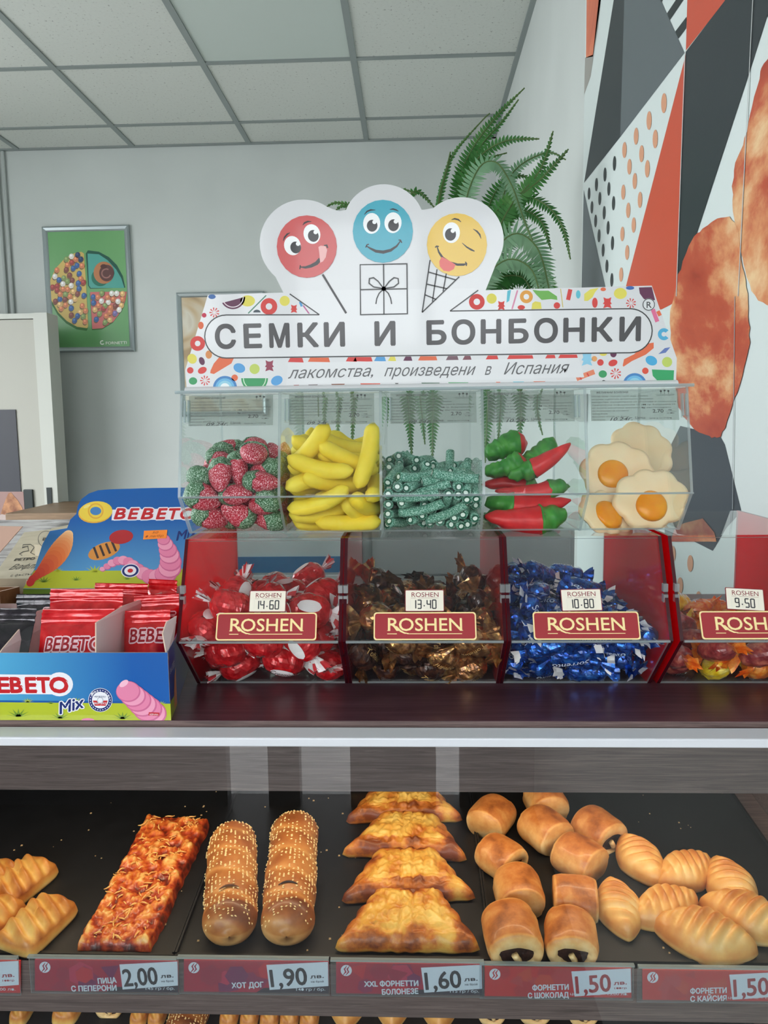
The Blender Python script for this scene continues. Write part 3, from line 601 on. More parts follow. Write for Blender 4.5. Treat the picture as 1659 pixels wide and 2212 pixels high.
# braided puffs
def puff(seed):
    ol = rect(.0245, .0345, 6)
    def det(x, y, s_): q = y*1.0+x*.30; return .0030*math.sin(q*2*PI/.0135+1.2*math.sin(x*90))+.002*N3((x, y, seed), 60)
    def bk(x, y, s_, d): return .46+d*60+.35*s_**6+.25*N3((x, y, seed+3), 40)-(.35 if s_ > .985 else 0)
    mb = heap(ol, .024, det, bk, seed=seed)
    o = bake_obj(mb, c_puff, 'braided_puff')
    return o
P_ = [puff(s_) for s_ in (1, 2)]
for (px, py, rz, s_, k, lb) in ((84, 2010, -.32, .92, 0, 'golden braided puff pastry frontmost at the left end of the shelf'), (48, 1918, -.38, .90, 1, 'browner braided puff pastry behind the front one'), (-30, 2012, -.25, .95, 1, 'braided puff pastry cut off by the left edge, in front'), (-28, 1925, -.3, .92, 0, 'braided puff pastry cut off by the left edge, behind')):
    o = P_[k] if 'label' not in P_[k] else dup(P_[k], (0, 0, 0)); tag(o, lb, 'pastry', 'braided puffs at the left end of the shelf'); set_on(o, tray_at(px, py), rz, s=s_)
# pizza slice
c4 = [tray_at(*q) for q in ((165, 2058), (326, 2062), (455, 1782), (318, 1772))]; pc = sum(c4, Vector())/4
pz = root('pizza_slice', 'long rectangular slice of cheese-topped pepperoni pizza on the black tray', 'pizza', pc)
mb = MB(); NU, NV = 60, 110; cs = []; vs = []
for j in range(NV+1):
    for i in range(NU+1):
        u, v = i/NU, j/NV; e = min(u, 1-u, v*2, (1-v)*2); p = c4[0].lerp(c4[1], u).lerp(c4[3].lerp(c4[2], u), v)
        wob = .0022*N3((u*3, v*8, 5), 2.2)*(1 if e < .02 else 0); nn = N3((u*6, v*13, 0), 1)+.6*N3((u*14, v*30, 0), 1)+.4*N3((u*30, v*60, 2), 1)
        h = .0115*min(1, (e*14))**.5+(.0040*nn if e > .01 else 0); vs.append(p+X*wob+TN*max(.0006, h+.0006)); cs.append(max(0, min(1.1, .42-nn*.55+(.3 if e < .035 else 0))))
mb.v = vs; mb.f = [(j*(NU+1)+i, j*(NU+1)+i+1, (j+1)*(NU+1)+i+1, (j+1)*(NU+1)+i) for j in range(NV) for i in range(NU)]
b0 = len(vs); ring_ = [i for i in range(NU+1)]+[(j*(NU+1)+NU) for j in range(1, NV+1)]+[NV*(NU+1)+i for i in range(NU-1, -1, -1)]+[j*(NU+1) for j in range(NV-1, 0, -1)]
for k in ring_: mb.v.append(vs[k]-TN*((vs[k]-tp(0, TY)).dot(TN)-.0002)); cs.append(.5)
m_ = len(ring_); mb.f += [(ring_[k], b0+k, b0+(k+1) % m_, ring_[(k+1) % m_]) for k in range(m_)]+[tuple(b0+k for k in range(m_))]
mb.c = cs; mb.mats = [c_piz]; mb.m = [0]*len(mb.f); mb.build('pizza_base', pz, True)
random.seed(11); mb = MB()
for k in range(240):
    u, v = random.uniform(.11, .88), random.uniform(.03, .97)
    if N3((u*4, v*8, 9), 1) < -.12: continue
    p = c4[0].lerp(c4[1], u).lerp(c4[3].lerp(c4[2], u), v); a = random.random()*6.3; L = random.uniform(.004, .012); q = []; kk = random.uniform(-160, 160)
    nn0 = .0115+.0040*(N3((u*6, v*13, 0), 1)+.6*N3((u*14, v*30, 0), 1)+.4*N3((u*30, v*60, 2), 1))+.0008
    for t in range(5): q.append(p+TN*(nn0+.0007*math.sin(t*1.3))); p = p+(X*math.cos(a)+TV*math.sin(a))*(L/4); a += kk*L/4
    mb.tube(q, [.0004, .0007, .0008, .0007, .0004], chz, 5)
o = mb.build('grated_cheese', pz, True); o['kind'] = 'stuff'
# sesame hot dog rolls
def dog(L, seed, lab):
    R = .0245; rt = root('hot_dog_roll', lab, 'hot dog', (0, 0, 0), 'sesame hot dog rolls on the middle tray')
    mb = MB(); vs = []; cs = []; NL, NA = 90, 36
    for i in range(NL+1):
        t = i/NL; y = (t-.5)*L; e = min(t, 1-t); f = min(1, e*L/.026)
        rr = R*max(.0006, (1-(1-f)**2.8))**.5*(1+.055*abs(math.sin(y*2*PI/.062+seed))**.7-.03+.05*N3((0, y, seed), 30))
        for j in range(NA):
            a = 2*PI*j/NA; g = 1+.03*N3((math.cos(a), math.sin(a), y*25+seed), 1.5); x = rr*g*math.sin(a); z = rr*.86*g*math.cos(a)
            sp = abs(math.sin((y+x*.35)*2*PI/.062+seed)); z2 = z*(1+.05*sp) if z > 0 else max(z, -R*.60)
            vs.append(Vector((x, y, z2+R*.60))); cs.append(max(0, min(1.1, .40+.30*max(0, z/R)-.4*(1-sp)**3+.35*N3((x, y, z), 45)+.25*(z > 0 and y < -L*.36))))
    mb.v = vs; mb.f = [(i*NA+j, (i+1)*NA+j, (i+1)*NA+(j+1) % NA, i*NA+(j+1) % NA)[::-1] for i in range(NL) for j in range(NA)]+[tuple(range(NA)), tuple(NL*NA+j for j in range(NA-1, -1, -1))]
    mb.c = cs; mb.mats = [c_dog]; mb.m = [0]*len(mb.f); mb.build('bun', rt, True, world=False)
    random.seed(seed); sd = MB()
    for k in range(1250):
        i = random.randrange(4, NL-3); j = random.randrange(NA); p = vs[i*NA+j]
        if p.z < R*.7 or N3((p.x, p.y, 3), 60) < -.30: continue
        nr = Vector((p.x, 0, (p.z-R*.6)/.8)).normalized(); t1 = Y.cross(nr); a = random.random()*6.3; d = (Y*math.cos(a)+t1*math.sin(a)); e = nr.cross(d); p = p+nr*.0003
        sd.add([p-d*.0016, p-e*.0009, p+d*.0013, p+e*.0009, p+nr*.0009], [(0, 1, 4), (1, 2, 4), (2, 3, 4), (3, 0, 4)], seedm)
    o = sd.build('sesame_seeds', rt, False, world=False); o['kind'] = 'stuff'
    # split in the crust near the front with the filling; the left roll's shade is painted brown
    sl = MB(); y0 = -L*.27; q = []
    for k in range(13):
        a = -.36+.72*k/12; q.append(Vector((R*1.04*math.sin(a), y0+.004*math.cos(a*3), R*.6+R*.90*math.cos(a)*1.02)))
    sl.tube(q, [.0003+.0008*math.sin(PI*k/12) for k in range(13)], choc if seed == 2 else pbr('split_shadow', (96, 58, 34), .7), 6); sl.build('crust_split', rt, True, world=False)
    return rt
a = tray_at(497, 2054); b = tray_at(506, 1822); d1 = dog((b-a).length, 1, 'shorter sesame hot dog roll, the left of the two, with a closed crust'); set_on(d1, (a+b)/2, math.atan2(-(b-a).x, (b-a).y))
a = tray_at(620, 2054); b = tray_at(640, 1796); d2 = dog((b-a).length, 2, 'longer sesame hot dog roll, the right of the two, its crust split open'); set_on(d2, (a+b)/2, math.atan2(-(b-a).x, (b-a).y))
# large cheese turnovers
def xxl(seed):
    def ol(a):
        c, s_ = math.cos(a), math.sin(a); w, l = .0545, .0345
        # trapezoid: wide at the front (-y), narrow at the back (+y)
        r = 1e9
        for nx, ny, d in ((0, -1, l*.98), (0, 1, l*.98), (.90, .44, w*.80), (-.90, .44, w*.80)):
            q = c*nx+s_*ny
            if q > 0: r = min(r, d/q)
        return r*(1+.02*math.sin(a*17+seed)+.035*N3((c*2, s_*2, seed), 2))
    def det(x, y, s_): 
        ln_ = math.exp(-((((x+.004*N3((x, y, seed), 30))/.0125) % 1-.5)/.10)**2); return -.0022*ln_*(1 if s_ < .8 else 0)+.0030*N3((x, y, seed), 110)+.0022*N3((x, y, seed), 230)
    def bk(x, y, s_, d): return .30+.66*max(0, s_-.45)**1.0+.60*N3((x, y, seed+1), 50)+(.25 if y < -.02 and seed != 1 else 0)+(.18 if y > .024 else 0)
    return bake_obj(heap(ol, .022, det, bk, 34, 110, 3.0, seed=seed), c_xxl, 'cheese_turnover')
sx = [xxl(s_) for s_ in (1, 2, 3)]
lbs = ['cheese-crusted turnover frontmost in the row of five', 'second cheese turnover from the front, browner along its near edge', 'third cheese turnover from the front of the row', 'fourth cheese turnover from the front, just under the wood fascia', 'rearmost cheese turnover, mostly hidden by the fascia']
for k, (px, py, s_) in enumerate(((880, 2052, 1.0), (880, 1945, .97), (880, 1838, .98), (872, 1752, .98), (868, 1680, .98))):
    o = sx[k] if k < 3 else dup(sx[k % 2], (0, 0, 0)); tag(o, lbs[k], 'pastry', 'large cheese turnovers in a row'); p = tray_at(px, py); fr0 = tray_at(880, 2062)
    set_on(o, Vector((p.x, fr0.y+.0335+k*.0605, TZ+(fr0.y+.0335+k*.0605-TY)*TS)), (.0, .04, -.06, .03, 0)[k], tilt=(0, -.0, 0, 0, 0)[k], s=s_, lift=0)
# chocolate rolls
def roll(seed, L=.044):
    R = .0235; rt = root('chocolate_roll', None, None); mb = MB(); vs = []; cs = []; NL, NA = 26, 40
    for i in range(NL+1):
        t = i/NL; y = (t-.5)*L; e = min(t, 1-t)*2; rr = R*(.90+.14*min(1, e*2.4)**.6)
        for j in range(NA):
            a = 2*PI*j/NA; seam = .0016*(1 if 0 < ((a+.5+seed) % (2*PI)) < 2.4 else 0)*(1-e*.2); r = rr+seam+.0012*N3((math.cos(a), math.sin(a), y*30+seed), 1.4)
            z = r*.84*math.cos(a); z = max(z, -R*.62); vs.append(Vector((r*math.sin(a), y, z+R*.62))); cs.append(max(0, min(1, .36+.45*max(0, z/R)+.3*N3((r*math.sin(a), y, z), 50)-(.25 if e < .1 else 0))))
    for (yy, rr) in ((-L*.5-.0008, .74), (-L*.5+.004, .60)):
        for j in range(NA): a = 2*PI*j/NA; rn = 1+.16*N3((math.cos(a)*1.3, math.sin(a)*1.3, seed*3), 1.6); z = max(R*rr*.62*rn*math.cos(a)-R*.10, -R*.52); vs.append(Vector((R*rr*rn*math.sin(a), yy, z+R*.60))); cs.append(.05)
    mb.v = vs; f = [(i*NA+j, (i+1)*NA+j, (i+1)*NA+(j+1) % NA, i*NA+(j+1) % NA)[::-1] for i in range(NL) for j in range(NA)]
    f.append(tuple(NL*NA+j for j in range(NA-1, -1, -1))[::-1]); o1 = (NL+1)*NA; o2 = o1+NA
    f += [(j, (j+1) % NA, o1+(j+1) % NA, o1+j)[::-1] for j in range(NA)]+[(o1+j, o1+(j+1) % NA, o2+(j+1) % NA, o2+j)[::-1] for j in range(NA)]
    mb.f = f; mb.c = cs; mb.mats = [c_roll]; mb.m = [0]*len(f); mb.build('dough', rt, True, world=False)
    fl = MB(); q = []
    for j in range(20): a = 2*PI*j/20; q.append(Vector((R*.64*math.sin(a), -L*.5+.0036, max(R*.46*math.cos(a)-R*.08, -R*.50)+R*.60)))
    fl.add(q, [tuple(range(20))[::-1]], choc)
    fl.build('chocolate_filling', rt, False, world=False)
    cu = MB(); cu.tube([(.002*math.cos(t*.9), -L*.5+.0015, R*.25+.0025*t) for t in range(4)], .003, c_roll, 8)
    o = cu.build('dough_curl', rt, True, world=False); return rt
rl = [roll(s_) for s_ in (1, 2.6, 4)]
for (px, py, rz, s_, k, lb) in ((1106, 2050, .05, 1.02, 0, 'chocolate roll frontmost left, its dark filling facing out'), (1233, 2052, -.12, .92, 1, 'chocolate roll frontmost right, with a wide dark opening'),
    (1120, 1950, 3.2, .92, 2, 'squat chocolate roll second from the front on the left'), (1240, 1965, 1.45, .90, 1, 'darker chocolate roll lying lengthwise, second from the front on the right'),
    (1250, 1880, 3.9, .94, 0, 'plump chocolate roll behind the darker lengthwise one'), (1083, 1875, .75, .88, 1, 'chocolate roll behind the squat one, turned to the right'),
    (1292, 1818, .55, .96, 2, 'chocolate roll farthest to the right of its group'), (1176, 1818, 3.7, .96, 0, 'chocolate roll in the middle of the back rows'),
    (1060, 1788, 2.6, .92, 1, 'chocolate roll at the back left, lying crosswise'), (1178, 1752, 3.3, .92, 2, 'chocolate roll half hidden under the fascia')):
    o = rl[k] if 'label' not in rl[k] else dup(rl[k], (0, 0, 0)); tag(o, lb, 'pastry', 'chocolate rolls on the right tray'); set_on(o, tray_at(px, py), rz, s=s_)
# apricot pastries
def apr(seed):
    def ol(a): c, s_ = abs(math.cos(a)), abs(math.sin(a)); return ((c/.0225)**1.45+(s_/.0365)**1.45)**(-1/1.45)
    def det(x, y, s_): q = y+x*.42; return .0052*abs(math.sin(q*PI/.0088))**.9*(1-s_**2)+.0012*N3((x, y, seed), 80)
    def bk(x, y, s_, d): return .12+d*105+.40*s_**5+.25*N3((x, y, seed+2), 45)
    return bake_obj(heap(ol, .0225, det, bk, 30, 84, 2.6, seed=seed), c_apr, 'apricot_pastry')
ap = [apr(s_) for s_ in (1, 2)]
for (px, py, rz, s_, k, lb) in ((1335, 1975, .02, .98, 0, 'ridged apricot pastry standing upright at the left of its group'), (1382, 1872, .30, 1.0, 1, 'ridged apricot pastry rearmost, leaning left'),
    (1478, 1898, -1.05, 1.0, 0, 'ridged apricot pastry behind, pointing up to the right'), (1437, 1978, -1.15, 1.02, 1, 'ridged apricot pastry in the middle with a small opening'),
    (1578, 1930, .1, 1.04, 0, 'ridged apricot pastry at the right, standing upright'), (1520, 2040, 1.22, 1.18, 1, 'largest ridged apricot pastry, frontmost, pointing left'), (1612, 2000, 1.05, 1.14, 0, 'ridged apricot pastry cut off by the right edge')):
    o = ap[k] if 'label' not in ap[k] else dup(ap[k], (0, 0, 0)); tag(o, lb, 'pastry', 'apricot pastries at the right end'); set_on(o, tray_at(px, py), rz, s=s_)
# the shelf below: only its tops show under the board
LZ = lambda y: .745+(y-.612)*.13
lt = root('baking_tray', 'black baking tray on the lower shelf under the row of puffs', 'tray', (-.1, .82, LZ(.82)))
m = MB(); m.prism([(-.56, .64), (.38, .64), (.38, 1.02), (-.56, 1.02)], (Vector((0, 0, 0)), X, Y, Z), .001, trayb)
for v in m.v: v.z += LZ(v.y)+.001
m.build('tray_floor', lt)
low = [(-22, 42, 'puff'), (60, 42, 'puff'), (155, 60, 'puff'), (245, 66, 'roll'), (312, 38, 'puff'), (350, 38, 'puff'), (420, 88, 'dog'), (502, 42, 'puff'), (545, 42, 'puff'), (588, 44, 'puff'), (630, 44, 'puff'), (672, 44, 'puff'), (750, 96, 'apr'), (848, 92, 'apr'), (948, 98, 'apr'), (1062, 66, 'roll'), (1155, 76, 'roll'), (1258, 70, 'roll')]
Rl = Matrix.Rotation(math.atan(.13), 3, 'X')
nm = {'puff': ('square golden puff', P_[0], .0245), 'roll': ('browned roll', rl[1], .0235), 'dog': ('sesame roll', d1, .0245), 'apr': ('smooth golden pastry', ap[1], .0225)}
for k, (px, w, kind) in enumerate(low):
    yy = .815; r_ = ray(px, 2204+(px-830)*.012); p = CAM+r_*(yy/r_.y); s_ = w/1660*yy/2/nm[kind][2]
    o = dup(nm[kind][1], (p.x, yy+.012*s_, LZ(yy+.012*s_)+.0022)); sz = max(s_, .9); o.scale = (s_, sz, min(1.7, max(sz, (p.z+.004-LZ(yy)-.0022)/.0215 if kind != 'dog' else (p.z+.004-LZ(yy))/.034)))
    o.rotation_mode = 'QUATERNION'; o.rotation_quaternion = Rl.to_quaternion()
    tag(o, '%s on the lower shelf, number %d from the left along the bottom edge' % (nm[kind][0], k+1) if False else '%s on the lower shelf at the bottom edge of the picture' % nm[kind][0], 'pastry', '%ss on the lower shelf' % nm[kind][0])
# ================================================================ THE TWO TIERS OF SWEET BINS
goldm = flat((246, 222, 160), .35, pre='plate_cream'); platem = flat((158, 44, 50), .35, pre='plate_red')
creamc = flat((236, 228, 212), .4, pre='tag_cream'); dkred = flat((128, 32, 40), .4, pre='tag_red'); inkm = flat((44, 44, 50), .45, pre='tag_ink')
LP = [(.690, 0.0), (.633, .056), (.672, .139), (.86, .139), (.86, 0.0)]     # side outline of a lower bin: (y, height)
UP = [(.690, 0.0), (.660, .036), (.680, .126), (.820, .126), (.820, 0.0)]
def side(x, prof, z0, t, mat, em, name, par):
    m = MB(); m.prism([(p[0], p[1]) for p in prof], (Vector((x, 0, z0)), Y, Z, X), t, mat, em); return m.build(name, par)
def sheet(a, b, x0, x1, t, mat, em, name, par, m=None):
    # a,b: (y,z) ends of the section, sheet spans x0..x1; thickness inwards
    A = Vector((0, a[0], a[1])); B = Vector((0, b[0], b[1])); V = (B-A).normalized(); N = X.cross(V)
    mm = m or MB(); mm.prism([(x0, 0), (x1, 0), (x1, (B-A).length), (x0, (B-A).length)], (A, X, V, N), t, mat, em)
    return mm.build(name, par) if m is None else None
XS = [(-.203, -.061), (-.0605, .0785), (.0790, .2165), (.222, .362)]
INFO = [('red-wrapped caramels priced 14.60', '14.60', 537, 617, 1281, 1327, 465, 683), ('brown and gold wrapped toffees priced 13.40', '13.40', 875, 960, 1275, 1326, 807, 1030),
        ('blue-wrapped sweets priced 10.80', '10.80', 1214, 1302, 1271, 1320, 1154, 1385), ('orange and yellow jelly sweets priced 9.50', '9.50', 1572, 1655, 1275, 1323, 1518, 1752)]
SEG = {'1': 'bc', '4': 'fgbc', '6': 'afgedc', '0': 'abcdef', '3': 'abgcd', '8': 'abcdefg', '9': 'abcdfg', '5': 'afgcd'}
def digits(D, s, x, y, w, h, st, k):
    P_ = {'a': ((0, 0), (1, 0)), 'b': ((1, 0), (1, .5)), 'c': ((1, .5), (1, 1)), 'd': ((0, 1), (1, 1)), 'e': ((0, .5), (0, 1)), 'f': ((0, 0), (0, .5)), 'g': ((0, .5), (1, .5))}
    for ch in s:
        if ch == '.': D.ell(x+w*.25, y-h*.4, w*.16, w*.16, k, 3, n=10); x += w*.85; continue
        for g in SEG[ch]:
            a, b = P_[g]; e = .06
            D.line([(x+a[0]*w*.72+ (0 if a[0] != b[0] else 0), y-h+a[1]*h+(e*h if a[1] != b[1] else 0)), (x+b[0]*w*.72, y-h+b[1]*h-(e*h if a[1] != b[1] else 0))], st, k, 3)
        x += w*1.12
for i, (x0, x1) in enumerate(XS):
    lab = 'red-sided acrylic bin of '+INFO[i][0]
    r = root('sweet_bin', lab, 'sweet bin', ((x0+x1)/2, .75, ZT))
    z0 = ZT+.0004
    side(x0, LP, z0, .0030, redm, rede, 'side_panel', r); side(x1-.0030, LP, z0, .0030, redm, rede, 'side_panel', r)
    a, b = x0+.0031, x1-.0031
    pts = [(p[0], z0+p[1]) for p in LP]
    m = MB(); m.box((a, .691, z0), (b, .858, z0+.0012), acry); m.build('floor_panel', r)
    sheet(pts[0], (.6345, z0+.0545), a, b, -.002, acry, edgem, 'front_panel', r)
    sheet((.8585, z0), (.8585, z0+.138), a, b, .0018, acry, edgem, 'back_panel', r)
    m = MB(); m.box((a, .674, z0+.1372), (b, .858, z0+.139), acry); m.build('top_panel', r)
    lid = sheet((.6335, z0+.0572), (.6715, z0+.1375), a-.0028, b+.0028, -.002, lidm, edgem, 'lid', r)
    LA = Vector((0, .6335, z0+.0572)); LB = Vector((0, .6715, z0+.1375)); LV = (LB-LA).normalized(); LN = -X.cross(LV)*1.0
    if LN.y > 0: LN = -LN
    # hinge blocks let into the sides
    for xx in (x0+.0005, x1-.0035):
        m = MB(); h0 = z0+.094; yy = .633+.039*(h0-z0-.056)/.083
        m.box((xx-.0006, yy-.0012, h0), (xx+.0036, yy+.004, h0+.007), edgem, .0005); m.box((xx-.0006, yy-.0022, h0-.009), (xx+.0036, yy+.003, h0-.002), edgem, .0005); m.build('hinge', r)
    m = MB(); m.tube([(a, .6318, z0+.0560), (b, .6318, z0+.0560)], .0011, edgem, 6); m.build('lid_edge', lid)
    # name plate and price tag stuck on the lid
    def on(px, py): p = PP(px, py, LA+LN*.0022, LN); return p
    u0, u1 = on(INFO[i][6], 1392).x, on(INFO[i][7], 1390).x; uc = (u0+u1)/2
    pw = (u1-u0)/2; v0, v1 = -.0005, .0232
    O = LA+LN*.0022; fr = (O, X, LV, LN)
    def rr(cx, cy, w, h, rad, n=5):
        p = []
        for (sx, sy, a0) in ((1, 1, 0), (-1, 1, 90), (-1, -1, 180), (1, -1, 270)):
            for k in range(n+1):
                an = math.radians(a0+90*k/n); p.append((cx+sx*(w-rad)+rad*math.cos(an), cy+sy*(h-rad)+rad*math.sin(an)))
        return p
    vc = (v0+v1)/2; hh = (v1-v0)/2
    m = MB(); m.prism(rr(uc, vc, pw, hh, .0025), fr, .0009, goldm); plate = m.build('name_plate', lid)
    D = Decal((O+LN*.0009, X, LV, LN), .00006)
    D.poly(rr(uc, vc, pw-.0011, hh-.0011, .002), platem, 1)
    sw = pw*.72; bl = vc-.0040; cap = .0112
    D.text('R', (uc-sw, bl), (uc-sw*.70, bl), cap*1.03, goldm, 2, .012)
    D.text('OSHEN', (uc-sw*.70, bl), (uc+sw, bl), cap, goldm, 2, .012)
    D.line([(uc-sw*.78, bl+.0038), (uc-sw*.66, bl-.0002), (uc-sw*.55, bl-.0019), (uc-sw*.44, bl-.0023)], [.0012, .0015, .0012, .0006], goldm, 2)
    D.line([(uc-sw*1.02, bl-.0026), (uc-sw*.76, bl-.0026)], .0006, goldm, 2); D.line([(uc-sw*.48, bl-.0026), (uc+sw, bl-.0026)], .0006, goldm, 2)
    # little serifs
    for q in (-1.0, -.19, .06, .28, .5, .68, .985): D.line([(uc+sw*q-.0007, bl+.0002), (uc+sw*q+.0014, bl+.0002)], .0005, goldm, 2)
    D.build('lettering', plate)
    tw0, tw1 = on(INFO[i][2], 1325).x, on(INFO[i][3], 1325).x; tc = (tw0+tw1)/2; tw = (tw1-tw0)/2; tv0, tv1 = v1+.0006, v1+.0196
    an = -.06 if i == 3 else (.015 if i == 2 else 0)
    U2 = X*math.cos(an)+LV*math.sin(an); V2 = LV*math.cos(an)-X*math.sin(an); O2 = O+X*tc+LV*((tv0+tv1)/2)
    m = MB(); m.prism(rr(0, 0, tw, .0095, .0008, 3), (O2, U2, V2, LN), .0005, dkred); tg = m.build('price_tag', lid)
    D = Decal((O2+LN*.0005, U2, V2, LN), .00006)
    D.poly(rr(0, 0, tw-.0006, .0089, .0006, 3), creamc, 1)
    D.text('ROSHEN', (-tw*.66, .0032), (tw*.72, .0032), .0042, dkred, 2, 0); D.line([(-tw*.7, .0022), (-tw*.45, .0022)], .0002, dkred, 2); D.line([(-tw*.3, .0022), (tw*.72, .0022)], .0002, dkred, 2)
    for k in range(6): D.line([(-tw*.72+k*tw*.28, -.0072), (-tw*.72+k*tw*.28, .0012)], .00012, flat((210, 208, 200), .4, pre='tag_grid'), 2)
    s_ = INFO[i][1]; wd_ = .0041; tot = sum(.85*wd_ if c == '.' else 1.12*wd_ for c in s_); D2 = D
    # digits are drawn with v upwards here
    class _Q: pass
    xx = -tot/2+.0004; P_ = {'a': ((0, 1), (1, 1)), 'b': ((1, 1), (1, .5)), 'c': ((1, .5), (1, 0)), 'd': ((0, 0), (1, 0)), 'e': ((0, .5), (0, 0)), 'f': ((0, 1), (0, .5)), 'g': ((0, .5), (1, .5))}
    for c in s_:
        if c == '.': D.ell(xx+wd_*.25, -.0045, .0006, .0006, inkm, 3, n=10); xx += wd_*.85; continue
        for g in SEG[c]:
            (a0, b0), (a1, b1) = P_[g]; D.line([(xx+a0*wd_*.72, -.0068+b0*.0072), (xx+a1*wd_*.72, -.0068+b1*.0072)], .00095, inkm, 3)
        xx += wd_*1.12
    D.build('lettering', tg)

# ---- upper five-compartment stand
UZ = ZT+.1420; UX0, UX1 = -.2045, .2385; NP = 5; PW = (UX1-UX0)/NP
ub = root('sweet_stand', 'clear acrylic five-compartment stand holding jelly sweets above the red-sided bins', 'sweet stand', ((UX0+UX1)/2, .75, UZ))
up = [(p[0], UZ+p[1]) for p in UP]
for k in range(NP+1): side(UX0+PW*k-(.0012 if 0 < k < NP else (0 if k == 0 else .0024)), UP, UZ, .0024, acry, edgem, 'divider', ub)
m = MB(); m.box((UX0+.0025, .691, UZ), (UX1-.0025, .8175, UZ+.0018), acry); m.build('floor_panel', ub)
sheet((.6895, UZ+.0005), (.6605, UZ+.0352), UX0+.0025, UX1-.0025, -.002, acry, edgem, 'front_panel', ub)
sheet((.8195, UZ), (.8195, UZ+.125), UX0, UX1, .0018, acry, edgem, 'back_panel', ub)
m = MB(); m.box((UX0-.002, .676, UZ+.1262), (UX1+.002, .822, UZ+.1284), acry); m.tube([(UX0-.003, .675, UZ+.1272), (UX1+.003, .675, UZ+.1272)], .0016, edgem, 6); m.build('top_panel', ub)
pin = flat((62, 64, 64), .5, pre='label_ink'); pap = clear('label_film', (226, 230, 228), 1.3, .4, .14, (206, 212, 206))
dates = ['09.24г.', '09.24г.', '09.24г.', '10.24г.', '10.24г.']
rows = ['Състав: захар, глюкозен сироп, вода, желатин,', 'киселини, оцветители, ароматизанти, покриващи', 'вещества, концентрати от моркови и спирулина', 'Хранителна информация за 100 гр. Енергийна ст.', 'от които наситени мазнини 0g, въглехидрати', 'Да се съхранява на сухо място', 'Произход: Испания', 'Вносител: ЕООД, ул. Варна', 'Срок на годност:']
LA = Vector((0, .6602, UZ+.0366)); LB = Vector((0, .6795, UZ+.1250)); LV = (LB-LA).normalized(); LN = -X.cross(LV)
if LN.y > 0: LN = -LN
LL = (LB-LA).length
for k in range(NP):
    a = UX0+PW*k+.0012; b = a+PW-.0012
    lid = sheet((LA.y, LA.z), (LB.y, LB.z), a, b-.0006, -.0018, lidm, edgem, 'lid', ub)
    m = MB(); m.tube([(a, LA.y-.001, LA.z-.0008), (b, LA.y-.001, LA.z-.0008)], .0009, edgem, 6); m.build('lid_edge', lid)
    hx = a+.004 if k < 3 else b-.0075
    if k == 3: hx = b-.010
    m = MB(); O = LA+LN*.002+LV*(LL*.72)
    for q in range(2): m.prism([(hx+q*.0032, 0), (hx+q*.0032+.0010, 0), (hx+q*.0032+.0010, .019), (hx+q*.0032, .019)], (O, X, LV, LN), .004, edgem)
    m.prism([(hx-.0006, -.001), (hx+.0050, -.001), (hx+.0050, .020), (hx-.0006, .020)], (O, X, LV, LN), .0012, acry, edgem); m.build('lid_handle', lid)
    s0 = a+(.0085 if k < 3 else .004); s1 = s0+.0735
    O = LA+LN*.0021
    m = MB(); m.prism([(s0-.001, LL*.685), (s1, LL*.685), (s1, LL*.985), (s0-.001, LL*.985)], (O, X, LV, LN), .0002, pap); st = m.build('label_sticker', lid)
    D = Decal((O+LN*.00025, X, LV, LN), .00005); T = LL*.985
    D.text('ЖЕЛИРАНИ БОНБОНИ', (s0+.004, T-.0032), (s0+.031, T-.0032), .0018, pin, 1, .01)
    for j, w in enumerate((.050, .054, .0735, .0735, .069, .033, .015, .033, .013)): D.text(rows[j], (s0, T-.0062-.00255*j), (s0+w-.002, T-.0062-.00255*j), .00105, pin, 1, .006 if j in (0, 3) else 0)
    D.text('2.70', (s1-.022, T-.0205), (s1-.013, T-.0205), .0031, pin, 1, .01); D.text('лв.', (s1-.009, T-.0188), (s1-.0055, T-.0188), .0012, pin, 1, .01); D.text('за 100гр', (s1-.010, T-.0215), (s1-.004, T-.0215), .0010, pin, 1)
    D.line([(s1-.011, T-.0197), (s1-.002, T-.0197)], .00015, pin, 1); D.text('Цена:', (s1-.037, T-.0258), (s1-.028, T-.0258), .0021, pin, 1, .004); D.text('Цена за 1кг: 27.00лв.', (s1-.025, T-.0258), (s1-.006, T-.0258), .00115, pin, 1)
    D.text(dates[k], (s0+.015, T-.0272), (s0+.034, T-.0268), .0028, pin, 1, .012, .3)
    for q in range(3): D.ell(s1-.0145+q*.0032, T-.0018+(.0005 if q == 1 else 0), .0009, .0009, pin, 1, n=8); D.line([(s1-.0145+q*.0032, T-.0028), (s1-.0145+q*.0032, T-.0042)], .0003, pin, 1)
    D.line([(s1-.019, T-.0047), (s1-.003, T-.0047)], .00015, pin, 1); D.text('СЕМКИ И БОНБОНКИ', (s1-.018, T-.0058), (s1-.004, T-.0058), .0006, pin, 1)
    D.build('lettering', st)

